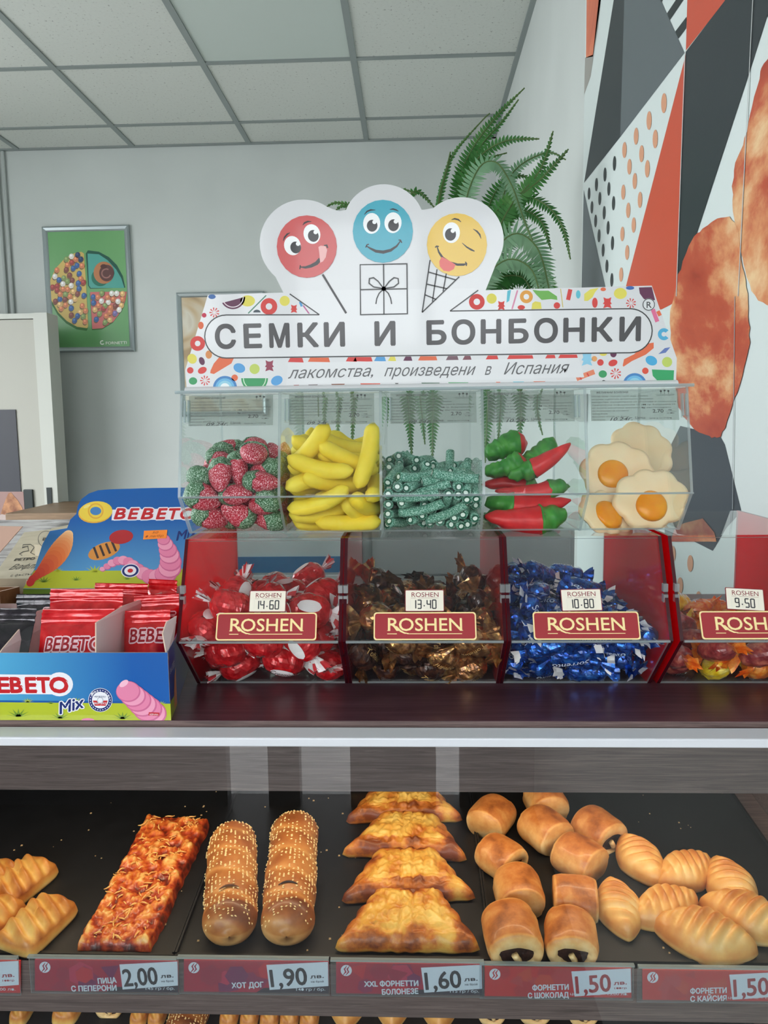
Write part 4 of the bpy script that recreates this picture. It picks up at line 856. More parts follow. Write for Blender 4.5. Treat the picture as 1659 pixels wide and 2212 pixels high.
# ================================================================ THE SWEETS (each its own thing; their resting places come from a settled pile)
PILES = {"strawberry":[-1864,8049,13642,23,-5,19,-95,-1618,7881,13635,35,0,0,94,-1584,6877,13707,40,85,30,-14,-1323,6971,13642,23,94,-23,-6,-1799,7262,13635,11,0,0,-99,-1847,6900,13691,29,-6,-60,-74,-1311,7348,13635,0,-90,-44,0,-1896,7060,13712,39,67,47,-42,-1277,7686,13642,15,69,69,15,-1652,7603,13635,35,0,0,-94,-1909,7502,13654,1,-71,-66,24,-1325,7963,13635,0,26,-97,0,-1862,7777,13635,0,-21,-98,0,-1555,8088,13672,1,2,-67,74,-1320,8036,13801,7,-31,-92,24,-1562,6766,13896,4,27,96,4,-1421,7559,13693,3,-80,-40,-45,-1619,7086,13642,2,-10,97,-20,-1363,7807,13765,20,-6,98,2,-1872,7596,13789,93,-8,23,27,-1870,7901,13776,22,17,-96,-3,-1329,7121,13749,16,-8,27,94,-1552,7326,13662,61,-32,4,-73,-1314,7323,13803,40,-10,5,91,-1849,8090,13842,71,71,-1,1,-1338,6801,13811,85,-37,-9,-36,-1252,7545,13860,70,-2,72,-2,-1923,7244,13813,73,37,-51,-26,-1561,7004,13817,4,8,97,-21,-1277,8079,14022,34,62,39,-59,-1929,7709,13973,3,70,-30,65,-1744,7196,13826,33,62,14,70,-1318,6960,13907,95,-15,20,-17,-1379,7923,13948,13,19,45,-86,-1326,7361,13966,17,12,97,-8,-1338,6770,14007,5,-1,-100,-7,-1331,6943,14100,20,97,-15,7,-1862,7384,13945,9,23,88,-41,-1911,6874,13994,54,-45,-19,-68,-1262,7760,14068,47,-56,-63,26,-1854,7881,14121,12,-3,-94,-31,-1865,6746,13877,6,29,-74,60,-1459,8067,14171,57,58,20,-55,-1319,7150,14020,6,26,-43,86,-1932,7424,14129,45,-55,-32,63,-1607,7065,13993,23,9,68,69,-1451,7861,14107,43,23,42,-76,-1529,7493,14126,15,-96,17,-17,-1795,7194,14168,21,31,3,93,-1768,6990,13942,17,-39,-64,64,-1930,7117,14037,55,-44,-29,65,-1725,7413,14130,38,-24,-30,84,-1340,7287,14168,90,-41,7,10,-1715,6787,14070,3,-63,-49,-59,-1534,7159,14175,44,-81,19,-34,-1422,7690,14173,25,34,20,-88,-1254,7494,14170,5,69,0,-72,-1574,6888,14114,7,62,31,72,-1842,7608,14212,44,-24,-20,-84,-1638,8019,14295,1,42,91,-1,-1600,7786,14219,28,-35,6,89,-1850,7805,14277,6,-99,-9,7,-1420,6861,14250,16,-63,-76,-4,-1895,8068,14200,39,-35,34,78],"banana":[-653,8088,13600,0,0,-82,-58,-1053,7870,13600,41,58,-58,-41,-589,6960,13609,29,96,0,0,-508,7060,13695,43,37,-75,-33,-849,7323,13609,16,5,-29,-94,-836,7155,13609,16,5,-29,-94,-396,7642,13623,0,-71,-71,0,-845,7015,13705,9,21,-79,-57,-667,7803,13609,27,88,37,11,-729,7464,13641,4,18,-98,-2,-872,7637,13751,13,-34,91,-23,-698,7925,13689,13,-21,96,12,-396,7780,13759,3,71,71,3,-782,8030,13798,18,18,-17,-95,-1015,8003,13949,10,-63,29,-71,-416,6924,13786,74,31,37,46,-489,7487,13735,53,71,-34,-30,-768,7241,13716,14,9,-55,-82,-487,7735,13928,10,-52,-84,11,-846,7494,13798,42,89,-2,-18,-830,7818,13883,13,-6,-1,99,-665,7059,13870,30,10,0,-95,-837,7618,13857,16,7,56,81,-836,7337,13845,18,-10,18,96,-396,7886,13971,19,68,69,-13,-343,6945,13936,58,41,26,66,-593,7387,13898,70,71,-1,-9,-829,7685,13986,92,36,-10,-12,-718,6876,13986,23,93,28,-2,-832,6773,13836,16,-10,47,86,-830,7590,14029,5,-99,15,-4,-1010,7246,13912,6,-67,70,24,-890,6903,13986,19,-34,83,-40,-530,7890,14156,85,-41,3,32,-824,7626,14121,92,36,-10,-13,-818,6777,14138,56,82,4,-10,-901,7117,13963,60,69,22,33,-724,7984,14181,25,-7,48,-84,-576,6899,14193,23,93,22,-17,-502,7349,14048,47,14,-11,-87,-398,6810,14224,29,73,-10,61,-836,6983,14112,12,-5,6,-99,-833,7854,14254,7,20,-85,-48,-1067,7348,14089,42,57,42,57,-1081,7471,14302,59,39,-27,-65,-1032,7971,14201,68,-3,63,37,-934,7408,14201,59,41,24,65,-918,6925,14304,43,9,81,39,-593,7664,14246,13,-4,-81,-57,-613,8116,14285,47,87,-6,12,-586,7295,14199,5,9,9,99,-576,7008,14206,87,46,12,14,-855,7141,14241,51,83,14,-19,-596,7335,14306,6,-9,-75,-66,-582,7835,14283,15,-19,-35,-91,-592,7530,14270,73,68,8,3],"tube":[-130,7783,13595,42,30,-50,-70,516,7560,13595,46,-63,51,-37,-120,7492,13595,15,-46,83,-27,53,7250,13596,75,-14,12,-63,467,7941,13595,67,-22,-22,68,212,7591,13595,45,62,-52,-38,82,7540,13596,59,49,-41,-49,179,7193,13595,71,23,21,64,396,7484,13675,18,53,78,27,504,7248,13595,76,-25,19,-57,-212,7980,13595,42,-57,-57,42,343,7464,13595,59,43,40,56,140,7919,13595,87,0,0,50,80,6788,13753,2,15,71,-69,-93,7382,13596,87,-14,-8,48,-104,7047,13607,47,-73,-40,30,553,7534,13670,64,30,-34,-62,552,7938,13600,57,-42,41,-58,305,7083,13596,6,63,77,7,239,7078,13642,34,65,-56,-40,291,7867,13596,12,73,67,11,-126,7170,13596,23,-44,77,-40,426,7629,13631,66,16,3,73,369,7844,13596,67,11,-12,-73,553,7811,13743,69,-13,9,-70,96,7989,13652,51,-19,0,83,-213,7980,13676,70,10,10,70,-157,6988,13692,47,-66,-45,38,389,7084,13595,37,-51,-63,45,-3,7169,13675,32,-55,67,-37,208,7336,13676,86,33,14,36,31,6686,13876,90,-42,-2,-4,240,7965,13652,47,67,33,47,462,7110,13615,78,4,4,-62,221,7199,13743,61,-55,44,-37,81,7026,13668,74,43,17,49,240,7430,13745,64,-17,11,74,506,7979,13665,68,21,22,67,348,7198,13676,33,-63,-63,31,489,7553,13717,69,7,15,70,-126,7627,13615,87,-3,5,50,426,7016,13686,47,-38,57,-56,248,7643,13731,67,32,-51,-43,-212,7252,13675,71,5,5,71,552,7019,13675,42,-57,-57,41,336,7473,13757,50,-52,-50,47,8,7800,13661,65,-26,21,-69,-140,7296,13716,61,45,47,45,146,7573,13640,59,24,30,71,412,7371,13754,11,-71,-69,7,-213,6921,13777,47,-53,-47,53,69,7800,13714,64,-18,-23,71,553,7366,13799,26,66,-26,-66,-145,8129,13747,46,-63,37,51,-52,7357,13679,23,75,59,19,478,7993,13764,76,-37,-15,-51,305,6823,13710,11,24,87,-43,-81,7675,13697,38,-51,67,-39,-182,6825,13867,67,36,43,48,519,7689,13825,71,-29,14,-62,-133,7052,13789,6,52,66,55,491,6990,13729,60,51,32,54,45,7030,13742,1,-63,77,4,552,7048,13895,62,34,-17,-69,25,7778,13778,28,73,-59,-20,-94,7946,13668,47,35,-69,-43,-109,8001,13729,50,75,41,15,-213,7338,13896,64,-30,64,-30,379,6851,13812,55,39,62,40,85,7410,13717,70,-23,5,-68,467,7343,13811,9,69,-71,-13,-26,7279,13746,63,0,3,-77,21,7247,13805,63,0,2,-78,-174,7970,13891,54,-33,-71,30,-213,7430,13864,51,-49,-70,9,-97,6830,13895,50,-57,-28,59,-168,7793,13858,54,28,-10,79,427,7771,13749,70,7,-15,-70,-109,7015,13892,21,-75,-50,38,423,7977,13827,38,-66,-57,30,-213,7628,13747,3,71,69,16,299,6835,13797,51,52,-66,-18,553,7076,13818,68,20,-2,-71,420,7644,13855,47,62,45,44,100,7831,13859,47,-48,-59,45,244,6934,13820,75,-42,-15,49,503,7725,13921,56,30,-24,-73,441,6992,13798,58,-58,39,-42,266,7977,13872,8,-75,-65,4,553,7995,13880,7,70,36,-61,123,7005,13738,21,-60,77,-6,-111,7631,13842,46,45,15,75,-14,6897,13813,32,-43,71,-45,-37,7429,13824,58,31,-34,-67,470,7979,13927,69,-37,-20,59,206,7041,13787,64,2,19,-74,452,7467,13920,84,-20,-41,31,94,7265,13852,59,-27,39,-65,191,6988,13958,34,76,52,20,300,7135,13854,42,28,-60,-62,-170,7523,13816,61,-6,-21,76,253,7594,13899,75,-13,-5,65,-133,7252,13947,70,11,-11,-70,39,7005,13901,58,-38,-44,57,-210,7276,14096,63,31,-36,-62,366,8130,14001,99,16,-5,1,306,7280,13934,47,-79,6,-38,-109,7383,13869,43,47,-53,-56,-101,8129,13931,24,-74,19,60,134,7005,13822,29,70,51,39,404,6985,13880,69,-50,-29,44,324,7557,13871,50,39,-48,-60,549,6840,13922,52,48,30,63,0,7503,13901,76,12,9,64,117,7059,13914,42,-60,62,-29,386,7145,13947,63,-73,11,-24,-19,7977,14001,73,-8,1,-68,381,7340,13925,80,-9,22,-55,430,7717,13989,87,28,0,41,77,7511,13934,74,19,13,64,-97,7847,13980,11,-50,-86,-3,-74,7867,13901,58,51,-30,-56,35,6835,13968,50,-68,-46,27,342,7895,13978,65,43,29,55,142,6753,13919,13,12,95,-27,158,7492,13937,46,59,59,30,472,7651,14014,23,46,-38,-77,-88,7504,13964,78,37,-29,-41,536,7420,13967,17,-70,59,37,-5,7519,13985,64,58,-43,-26,39,8129,14032,53,70,29,-39,-39,7048,13931,73,-1,0,-68,254,7863,13949,14,-78,-60,10,282,6798,14026,2,-14,90,41,476,7910,14075,6,62,-78,-5,476,6861,13894,32,62,-53,-48,477,6838,13971,70,-14,-32,62,174,7900,13987,54,-53,-45,48,-213,7733,14077,42,57,-68,-21,169,7493,14017,69,11,-25,-67,-213,7100,13950,29,64,-61,-35,363,7679,14095,58,-48,-62,21,446,7351,13984,54,54,-36,-54,-26,7659,14019,24,31,72,57,254,7370,13996,68,22,-24,-66,-157,7275,14029,77,-7,-6,63,-212,7655,14018,47,53,66,26,67,7164,14018,49,68,-55,-1,52,6796,14045,17,-21,81,-52,-212,7978,14098,70,-9,7,70,114,7624,14056,82,25,-35,-38,116,7974,14035,76,-14,-17,62,174,7113,14006,30,-61,53,-50,-60,7496,14045,83,10,-17,-52,-23,7150,14010,40,68,-50,-35,255,7900,14030,70,-34,-28,57,-84,6964,14007,72,-15,21,-64,313,7083,13979,56,-33,67,-35,-168,6954,14051,41,46,-40,-68,-76,7901,14062,62,24,40,64,288,7719,14074,58,51,41,48,71,7489,14103,3,-63,-78,7,-151,7606,14179,66,-13,-8,74,260,6936,13973,72,-15,-46,50,418,7900,14018,53,27,-45,-67,193,7976,14069,20,-75,-60,16,395,6845,13960,72,5,4,69,-9,7512,14134,58,-54,36,-50,375,6709,14041,7,1,-95,30,283,7301,14075,72,-45,-19,49,462,7135,14043,1,49,-86,13,63,7748,14121,13,94,-21,-21,-131,7550,14105,64,30,-34,-62,96,7989,14116,51,70,36,34],"red":[-1748,8423,12280,0,-24,1,-97,-1201,6860,12359,37,91,18,-8,-787,6993,12270,70,-6,-6,-70,-1589,7384,12262,62,-20,-23,72,-1634,6961,12292,4,24,-21,-95,-796,7503,12269,71,-43,-28,48,-1860,7217,12283,27,65,71,-5,-797,8308,12269,33,41,66,54,-1853,7615,12277,16,69,69,-14,-809,7943,12323,52,31,20,-77,-1344,6623,12612,24,20,-95,-9,-1204,7143,12261,0,-19,98,0,-1854,7975,12353,55,41,68,27,-910,6938,12530,36,-11,22,90,-1804,8415,12617,12,91,-5,-40,-1712,6760,12473,8,7,99,7,-786,7605,12571,65,36,61,26,-1855,7112,12578,67,22,-23,-67,-994,6640,12602,36,-36,-43,-75,-1007,8427,12524,1,2,-86,51,-1289,8043,12616,14,-91,-37,13,-1287,7739,12781,11,19,96,16,-1752,7293,12816,30,23,18,91,-902,7883,12625,53,79,26,16,-1513,8221,12757,74,-8,-7,67,-794,7197,12598,1,80,-40,46,-1134,7409,12723,3,1,98,17,-1856,7987,12745,66,26,-12,70,-918,8186,12677,10,-2,-95,29,-1467,6911,12673,96,-6,-16,-21,-1221,7092,12630,37,-10,11,92,-1537,7506,12814,42,-31,-2,85,-1353,7088,12877,38,83,-40,-4,-1849,7638,12749,27,80,17,50,-1656,6985,12929,52,-58,-62,7,-1175,8416,12804,29,-12,95,7,-1860,6668,12711,17,-69,-70,6,-885,7249,12876,23,-41,87,-15,-945,6830,12823,50,-87,1,7,-1614,6643,12902,50,85,15,-10],"brown":[-353,8351,12242,36,21,-7,91,148,6938,12249,29,87,40,-5,526,6953,12243,4,97,-8,22,-302,7327,12232,69,-3,3,72,-252,6943,12245,62,-11,20,75,640,7550,12232,21,68,68,21,-460,7050,12334,63,-21,58,-46,637,8204,12229,0,71,71,0,515,7192,12229,0,-100,0,0,-12,7107,12249,20,40,-89,13,511,7898,12336,79,-54,-26,-14,-468,7508,12352,67,-21,-45,55,-455,7916,12352,77,26,-42,-41,-296,8173,12383,27,96,8,-1,267,6775,12409,4,32,-88,34,-237,8462,12414,7,-13,-46,-88,342,7041,12385,1,-1,-19,-98,515,8454,12361,19,8,-97,16,-201,7177,12409,91,4,16,39,-454,6761,12429,70,43,55,15,133,8466,12436,65,-65,28,28,637,7187,12430,70,-9,-14,-69,-342,7335,12492,86,1,27,43,-335,7836,12627,94,30,13,14,640,8245,12565,25,64,-55,48,545,7701,12478,16,20,-61,-75,496,6567,12620,18,26,91,-28,519,7472,12445,9,99,1,9,-366,8255,12583,24,26,-88,-31,197,7394,12525,32,91,26,6,512,8461,12594,51,-86,-1,-3,-148,7228,12616,80,1,5,-59,76,8029,12558,7,5,-9,-99,-97,8364,12641,93,-19,16,-26,42,7764,12594,19,3,-10,-98,-36,6817,12441,95,-10,-11,29,564,8000,12618,82,-47,28,-16,395,7236,12502,24,-7,86,-44,-459,7390,12705,58,-46,22,64,592,6767,12535,64,-65,28,-29,-373,8336,12806,26,-38,-89,5,535,7432,12666,17,-33,88,-29,19,7429,12682,60,-14,-26,75,-278,6776,12549,34,-67,-52,40,-111,6576,12609,21,20,-95,11,-69,7994,12742,71,6,12,69,343,7600,12674,8,1,85,-52,201,6621,12653,19,68,69,-17,-368,7947,12811,84,-24,-17,-46,277,7277,12712,49,-25,73,-42,571,7769,12709,81,47,-31,-17,598,7020,12663,4,-43,-4,90,-461,7638,12752,55,44,-27,65,280,8194,12686,10,-49,65,-57,639,7239,12774,9,-84,-6,53,47,6787,12722,58,76,-2,29,-352,7144,12699,49,32,-36,-73,276,7854,12729,16,29,71,62,-137,6951,12732,39,91,0,11,565,8317,12791,85,5,-16,-50,193,6957,12594,2,8,-10,99,2,7189,12783,81,-43,33,-24,-224,7610,12748,1,83,54,-13,-337,6733,12778,9,22,-83,-51,115,8322,12746,84,-11,26,47,625,7956,12881,48,-16,-77,39],"blue":[1118,8451,12206,3,0,0,-100,1592,6939,12211,14,99,1,0,2049,7174,12224,37,-60,59,-39,1113,7554,12211,0,0,-12,99,1245,7091,12210,28,8,-26,-92,2040,7759,12210,19,68,68,19,1115,7360,12210,1,0,27,96,1133,7737,12219,57,82,0,0,2040,7786,12412,70,-12,-24,66,1158,8485,12381,88,-48,-1,0,1384,6703,12440,12,-5,37,92,1676,7136,12261,16,12,-97,-9,2036,8219,12381,61,-36,36,61,919,7089,12302,12,-70,70,5,1201,8265,12258,18,11,15,-96,1696,7357,12223,5,4,-52,-85,1117,7910,12254,6,-14,0,99,1255,7440,12361,12,99,-11,-2,1097,8301,12398,4,-98,-1,-18,1915,6990,12343,3,-68,73,-1,1861,7520,12401,3,67,74,2,1102,8096,12356,49,86,7,13,1094,7079,12368,64,-1,-7,-76,1190,8487,12572,1,1,73,-68,1512,6851,12363,14,7,13,98,906,7442,12463,46,-54,-28,65,1150,6605,12556,95,20,-21,-14,1597,8384,12535,16,-6,16,-97,2040,7044,12467,16,69,-68,-21,1580,7486,12431,82,-9,15,55,1124,7903,12431,96,9,-13,25,1832,8285,12592,3,21,-88,42,1741,7116,12441,22,82,-53,4,1990,7783,12579,74,5,-12,65,1590,6591,12668,7,-25,-80,54,1906,7418,12605,74,57,-31,-18,966,8258,12582,53,-17,78,-28,1203,7647,12418,10,17,-2,98,1877,7205,12598,8,91,-37,18,1836,8477,12682,93,-36,7,3,1225,7393,12533,18,18,-36,-90,1636,8059,12590,14,-1,-3,99,1112,8089,12543,37,-88,-28,0,1880,7669,12703,47,22,56,65,1381,7023,12504,100,-7,-3,4,1396,8345,12717,6,4,30,95,1865,6727,12693,18,59,79,2,1138,7568,12604,40,-4,2,-92,2040,6736,12631,69,-17,-17,69,1297,8177,12756,3,6,94,33,1698,7377,12674,90,6,-24,-36,1481,7286,12670,31,20,5,93,1248,6835,12549,5,-2,80,-60,1167,7165,12578,19,3,-11,-98,1450,7757,12652,22,63,-74,8,1843,8141,12724,15,-14,12,-97,1224,6581,12774,30,3,27,-92,1165,7902,12621,96,-16,-15,17,1294,8471,12845,6,0,-100,2,1596,7791,12743,86,-13,22,-44,1767,6724,12531,82,-39,12,-40,1613,7202,12786,19,-44,-87,8,1653,8283,12869,2,100,-1,-7,1210,7239,12739,95,20,-12,-20,1491,6656,12922,17,-47,-84,-23,992,7575,12752,42,-78,21,-42,1081,6695,12703,21,21,-39,-87,1122,8025,12767,9,16,52,-83,1116,7840,12780,9,99,-2,4,1696,6739,12762,6,84,-48,24,1086,6881,12792,58,58,56,-8,901,8228,12848,45,-54,-45,55,1171,7151,12917,55,0,-9,-83,913,6964,12709,23,-67,66,-26,1685,7541,12847,78,56,-8,-27,1458,6911,12764,28,-31,8,91,904,7261,12848,44,-55,-35,61,1072,8062,12936,3,-70,-71,10,1111,7671,12871,19,97,-8,-12,1277,7731,12984,22,-24,10,-94],"jelly":[2529,8212,12238,0,-10,-19,-98,3153,6985,12236,12,85,51,-8,3464,7075,12232,14,-64,72,-22,2612,7460,12220,0,0,0,-100,2754,6933,12250,65,-16,-16,-73,2487,7149,12235,16,40,90,-7,2865,7693,12234,99,-1,-15,-6,2519,7714,12238,17,14,97,-6,2773,7949,12228,4,-1,-22,97,2517,8450,12231,20,98,-1,-3,3328,8252,12430,12,-99,2,-10,3074,6732,12438,17,-8,31,93,3151,7711,12417,21,-97,-3,15,2842,7191,12263,2,28,87,-40,2369,7456,12346,12,-70,69,-17,2798,8164,12350,6,0,-100,-2,3270,7334,12233,6,7,-25,-96,2378,7945,12286,61,-27,-9,-74,2951,7446,12331,12,-9,33,-93,2380,8235,12425,73,-7,-18,-66,3317,6893,12436,3,-3,-82,-57,3055,7910,12360,78,54,31,11,2614,7932,12421,2,-100,-2,7,2649,7127,12433,46,78,-39,-17,2795,8443,12361,7,-3,-17,-98,3314,7112,12388,8,-12,34,93,3319,8470,12400,1,-5,-71,71,2518,8448,12510,99,-15,3,0,3025,7229,12426,10,94,28,-14,2384,6909,12379,2,-66,-75,5,3019,8104,12501,93,-14,-7,32,2874,8292,12529,31,-23,23,-89,3419,7562,12435,0,43,0,90,2616,7500,12491,86,-45,6,23,2580,7700,12484,66,73,20,2,3359,7997,12401,25,8,-92,-27,3255,7356,12482,57,6,34,75,3435,7805,12499,46,4,-88,-7,2690,6731,12481,55,-15,9,82]}
def items(k):
    d = PILES[k]
    for i in range(0, len(d), 7): yield Vector(d[i:i+3])/1e4, Quaternion([c/100 for c in d[i+3:i+7]]).normalized()
def park(o):
    o.location = (0, 0, 0); return o
def displ(mb, f):
    for v in mb.v: v += f(v)
def curvtext(t, w, h, R, mat, name, par, x0=0, lift=.00015, bold=.02, flatk=1.0, rx=0):
    # lettering wrapped round an ellipsoid/cylinder of radius R(x) about the x axis, facing +z
    vs, fs, tw = tgeo(t, bold, .25); mb = MB(); out = []
    for v in vs:
        x = x0-w/2+v[0]/tw*w; y = (v[1]/CAP-.5)*h; r = R(x)+lift; a = y/r; out.append(Vector((x, r*math.sin(a), r*flatk*math.cos(a))))
    mb.add(out, fs, mat); return mb.build(name, par, world=False)
# --- sugared strawberry
sug = pbr('sugar_red', (190, 40, 60), .55, sss=.1); nt = sug.node_tree; b_ = nt.nodes['Principled BSDF']
n = nz(nt, 900, 2, .6); r_ = ramp(nt, n.outputs[0], [(.36, (160, 14, 36)), (.52, (206, 52, 74)), (.60, (236, 170, 180)), (.72, (250, 232, 232))]); nt.links.new(r_.outputs[0], b_.inputs['Base Color']); bump(nt, n.outputs[0], b_, .6, .0006)
sgg = pbr('sugar_green', (70, 120, 80), .55, sss=.1); nt = sgg.node_tree; b_ = nt.nodes['Principled BSDF']
n = nz(nt, 900, 2, .6); r_ = ramp(nt, n.outputs[0], [(.36, (44, 84, 50)), (.52, (84, 128, 90)), (.60, (170, 196, 172)), (.72, (228, 238, 228))]); nt.links.new(r_.outputs[0], b_.inputs['Base Color']); bump(nt, n.outputs[0], b_, .6, .0006)
def straw():
    mb = MB(); prof = []
    N = 14
    for i in range(N+1):
        t = i/N; x = -.0175+.026*t; r = .0125*math.sin(PI*min(1, (t*.62+.005)))**.62*(1 if t < .9 else .97); prof.append((max(r, .0004), x))
    mb.lathe(prof, sug, 18, ax='x', sy=.74); displ(mb, lambda v: v.normalized()*noise.noise(v*260)*.0007)
    b = mb.build('strawberry_sweet', None, True); c = MB(); prof = []
    for i in range(8):
        t = i/7; prof.append((max(.0126*(1-t**2.4)**.5, .0005), .0060+.0115*t))
    c.lathe(prof, sgg, 18, ax='x', sy=.76)
    for v in c.v:
        a = math.atan2(v.z, v.y); k = 1 if v.x < .008 else 0
        if k: v.x -= .0032*max(0, math.cos(a*5)); v.y *= 1.05; v.z *= 1.06
    displ(c, lambda v: v.normalized()*noise.noise(v*300+Vector((5, 0, 0)))*.0010)
    c.build('leaf_cap', b, True, world=False); return b
# --- banana
ban = noisy('banana_foam', [(.3, (246, 212, 50)), (.7, (252, 224, 78))], 60, 3, rough=.62, bs=.15, sss=.15)
def banana():
    mb = MB(); pts = []; rr = []
    for i in range(17):
        t = i/16; x = -.0300+.060*t; e = min(t, 1-t); pts.append((x, .0042*((2*t-1)**2)*1.5-.003, 0)); rr.append(.0077*min(1, (e*9+.03))**.5*(1-.10*abs(2*t-1)))
    mb.tube(pts, rr, ban, 10, flatten=.95); displ(mb, lambda v: Vector((0, 0, -.0016 if v.z < -.004 else 0))+Vector((0, .4, .4))*noise.noise(v*120)*.0012)
    return mb.build('banana_sweet', None, True)
# --- sour tube
sgt = pbr('sour_green', (120, 180, 150), .6, sss=.1); nt = sgt.node_tree; b_ = nt.nodes['Principled BSDF']
n = nz(nt, 1100, 2, .6); r_ = ramp(nt, n.outputs[0], [(.36, (46, 106, 84)), (.5, (98, 158, 134)), (.60, (170, 208, 192)), (.72, (226, 240, 234))]); nt.links.new(r_.outputs[0], b_.inputs['Base Color']); bump(nt, n.outputs[0], b_, .6, .0005)
tw_ = pbr('tube_filling', (232, 240, 230), .6); tg_ = pbr('tube_ring', (34, 92, 70), .4)
def tube_(bend):
    mb = MB(); pts = [(-.0205+.041*i/8, bend*((i/4-1)**2)-bend*.5, 0) for i in range(9)]
    mb.tube(pts, .0043, sgt, 12, cap=True); displ(mb, lambda v: Vector((0, 1, 1))*noise.noise(v*300)*.0004)
    b = mb.build('sour_tube', None, True)
    for s_ in (-1, 1):
        p = Vector(pts[0 if s_ < 0 else -1]); d = (p-Vector(pts[1 if s_ < 0 else -2])).normalized(); c = MB(); u = d.cross(Z).normalized(); w = d.cross(u)
        for rr_, k, l in ((.0031, tg_, .0001), (.0021, tw_, .0002)):
            q = [p+d*l+u*math.cos(2*PI*j/14)*rr_*(1.2 if k is tg_ else .9)+w*math.sin(2*PI*j/14)*rr_ for j in range(14)]
            f = tuple(range(14)); nn = (q[1]-q[0]).cross(q[2]-q[1]); c.add(q, [f if nn.dot(d) > 0 else f[::-1]], k)
        c.build('filling', b, world=False)
    return b
# --- wrapped sweets
def foil(name, c1, c2, c3, rough, metal, sc=160, bs=.5):
    if name in MC: return MC[name]
    m = noisy(name, [(.32, c1), (.5, c2), (.68, c3)], sc, 3, rough=rough, metal=metal, nrough=.6); nt = m.node_tree; b = nt.nodes['Principled BSDF']
    v = nt.nodes.new('ShaderNodeTexVoronoi'); v.inputs['Scale'].default_value = sc*1.1; tc = nt.nodes.new('ShaderNodeTexCoord'); nt.links.new(tc.outputs['Object'], v.inputs[0]); bump(nt, v.outputs[0], b, bs, .0016); b.inputs['Coat Weight'].default_value = .6; return m
fr_ = foil('foil_red', (170, 12, 20), (212, 20, 30), (236, 52, 54), .22, .2); fb_ = foil('foil_blue', (10, 38, 110), (20, 78, 176), (60, 134, 224), .2, .65); fc_ = foil('foil_cocoa', (44, 22, 22), (66, 34, 28), (112, 66, 44), .3, .45); fg_ = foil('foil_copper', (112, 64, 38), (164, 106, 62), (222, 172, 104), .25, .75)
wp_ = pbr('wrapper_white', (240, 232, 232), .35, sss=.0, coat=.3); wr_ = pbr('wrapper_clear_red', (206, 60, 66), .2, coat=.5)
def core(L, R, mat, name, sq_=1.0, seed=0, taper=.55, amp=.0016, n=16):
    mb = MB(); prof = []
    for i in range(21):
        t = i/20; x = -L+2*L*t; e = abs(2*t-1); prof.append((max(.0012, R*(1-e**(2.6 if taper < .6 else 5))**.5 if e < 1 else .0012), x))
    mb.lathe(prof, mat, n+10, ax='x', sy=sq_); displ(mb, lambda v: Vector((0, v.y, v.z)).normalized()*(noise.noise(v*150+Vector((seed*7, 0, 0)))*amp+noise.noise(v*420)*amp*.35) if abs(v.x) < L*.98 else Vector((0, 0, 0)))
    return mb.build(name, None, False)
def twist(par, L, R, ext, mat, seed, s_, n=12, fan=1.0, mat2=None):
    random.seed(seed); mb = MB(); vs = []
    ph = random.random()*6
    for i, t in enumerate((0, .22, .5, .8, 1.0)):
        x = L+ext*t-.0012
        for j in range(n*2):
            a = 2*PI*j/(n*2); rad = .0016 if i == 0 else (.0014+ (R*fan*t**.8)*(1+.28*(-1)**j+.25*math.sin(a*2+ph)))
            fl = .34
            vs.append(Vector((s_*(x+(random.random()*.16*ext if i == 4 else 0)-.10*ext*t*math.cos(2*a)), rad*math.cos(a), rad*math.sin(a)*fl+ .0012*math.sin(3*a+ph)*t)))
    k = n*2; fs = [(i*k+j, i*k+(j+1) % k, (i+1)*k+(j+1) % k, (i+1)*k+j) for i in range(4) for j in range(k)]
    if s_ < 0: fs = [f[::-1] for f in fs]
    a = Matrix.Rotation(random.uniform(0, PI), 3, 'X'); tw = Matrix.Rotation(random.uniform(-.35, .35), 3, 'Z'); piv = Vector((s_*L, 0, 0))
    vs = [piv+tw@(a@v-piv) for v in vs]
    mb.add(vs, fs, mat)
    if mat2:
        for q in range(len(mb.m)):
            if q >= 2*k and (q % 4) < 2: mb.m[q] = mb.mi(mat2)
    return mb.build('twisted_end', par, world=False)
def reds(seed):
    b = core(.0205, .0155, fr_, 'red_caramel', .95, seed); twist(b, .0195, .0098, .0135, wp_, seed, 1, mat2=wr_); twist(b, .0195, .0098, .0135, wp_, seed+9, -1, mat2=wr_)
    D_ = MB(); R = lambda x: .0155*(1-min(.98, abs(x/.0205))**2.6)**.5
    for qq in range(2):
        vs = []; fs = []; n = 10; sg = 1 if qq == 0 else -1
        for i in range(n+1):
            for j in range(7):
                x = -.0110+.022*i/n; w = .0054*(1-(2*i/n-1)**2)**.5+.0004; y = w*(j/3-1); r = R(x)+.0007; a = y/r; vs.append(Vector((x, r*math.sin(a)*sg, r*.95*math.cos(a)*sg)))
        fs = [(i*7+j, (i+1)*7+j, (i+1)*7+j+1, i*7+j+1) for i in range(n) for j in range(6)]; D_.add(vs, fs, wp_)
    o = D_.build('wrapper_label', b, world=False)
    curvtext('Creamel', .021, .0068, lambda x: R(x), flat((70, 30, 36), .4, pre='script'), 'lettering', o, lift=.0009, flatk=.96)
    return b
def browns(seed):
    b = core(.0160, .0122, fc_ if seed % 3 else fg_, 'toffee', .9, seed, amp=.0018, n=14); twist(b, .0150, .0105, .0125, fg_, seed, 1, 8); twist(b, .0150, .0105, .0125, fg_ if seed % 2 else fc_, seed+5, -1, 8)
    curvtext('Toffelini', .024, .0060, lambda x: .0122*(1-min(.97, abs(x/.016))**2.6)**.5, flat((220, 176, 110), .35, pre='script_gold'), 'lettering', b, lift=.0014, flatk=.9)
    return b
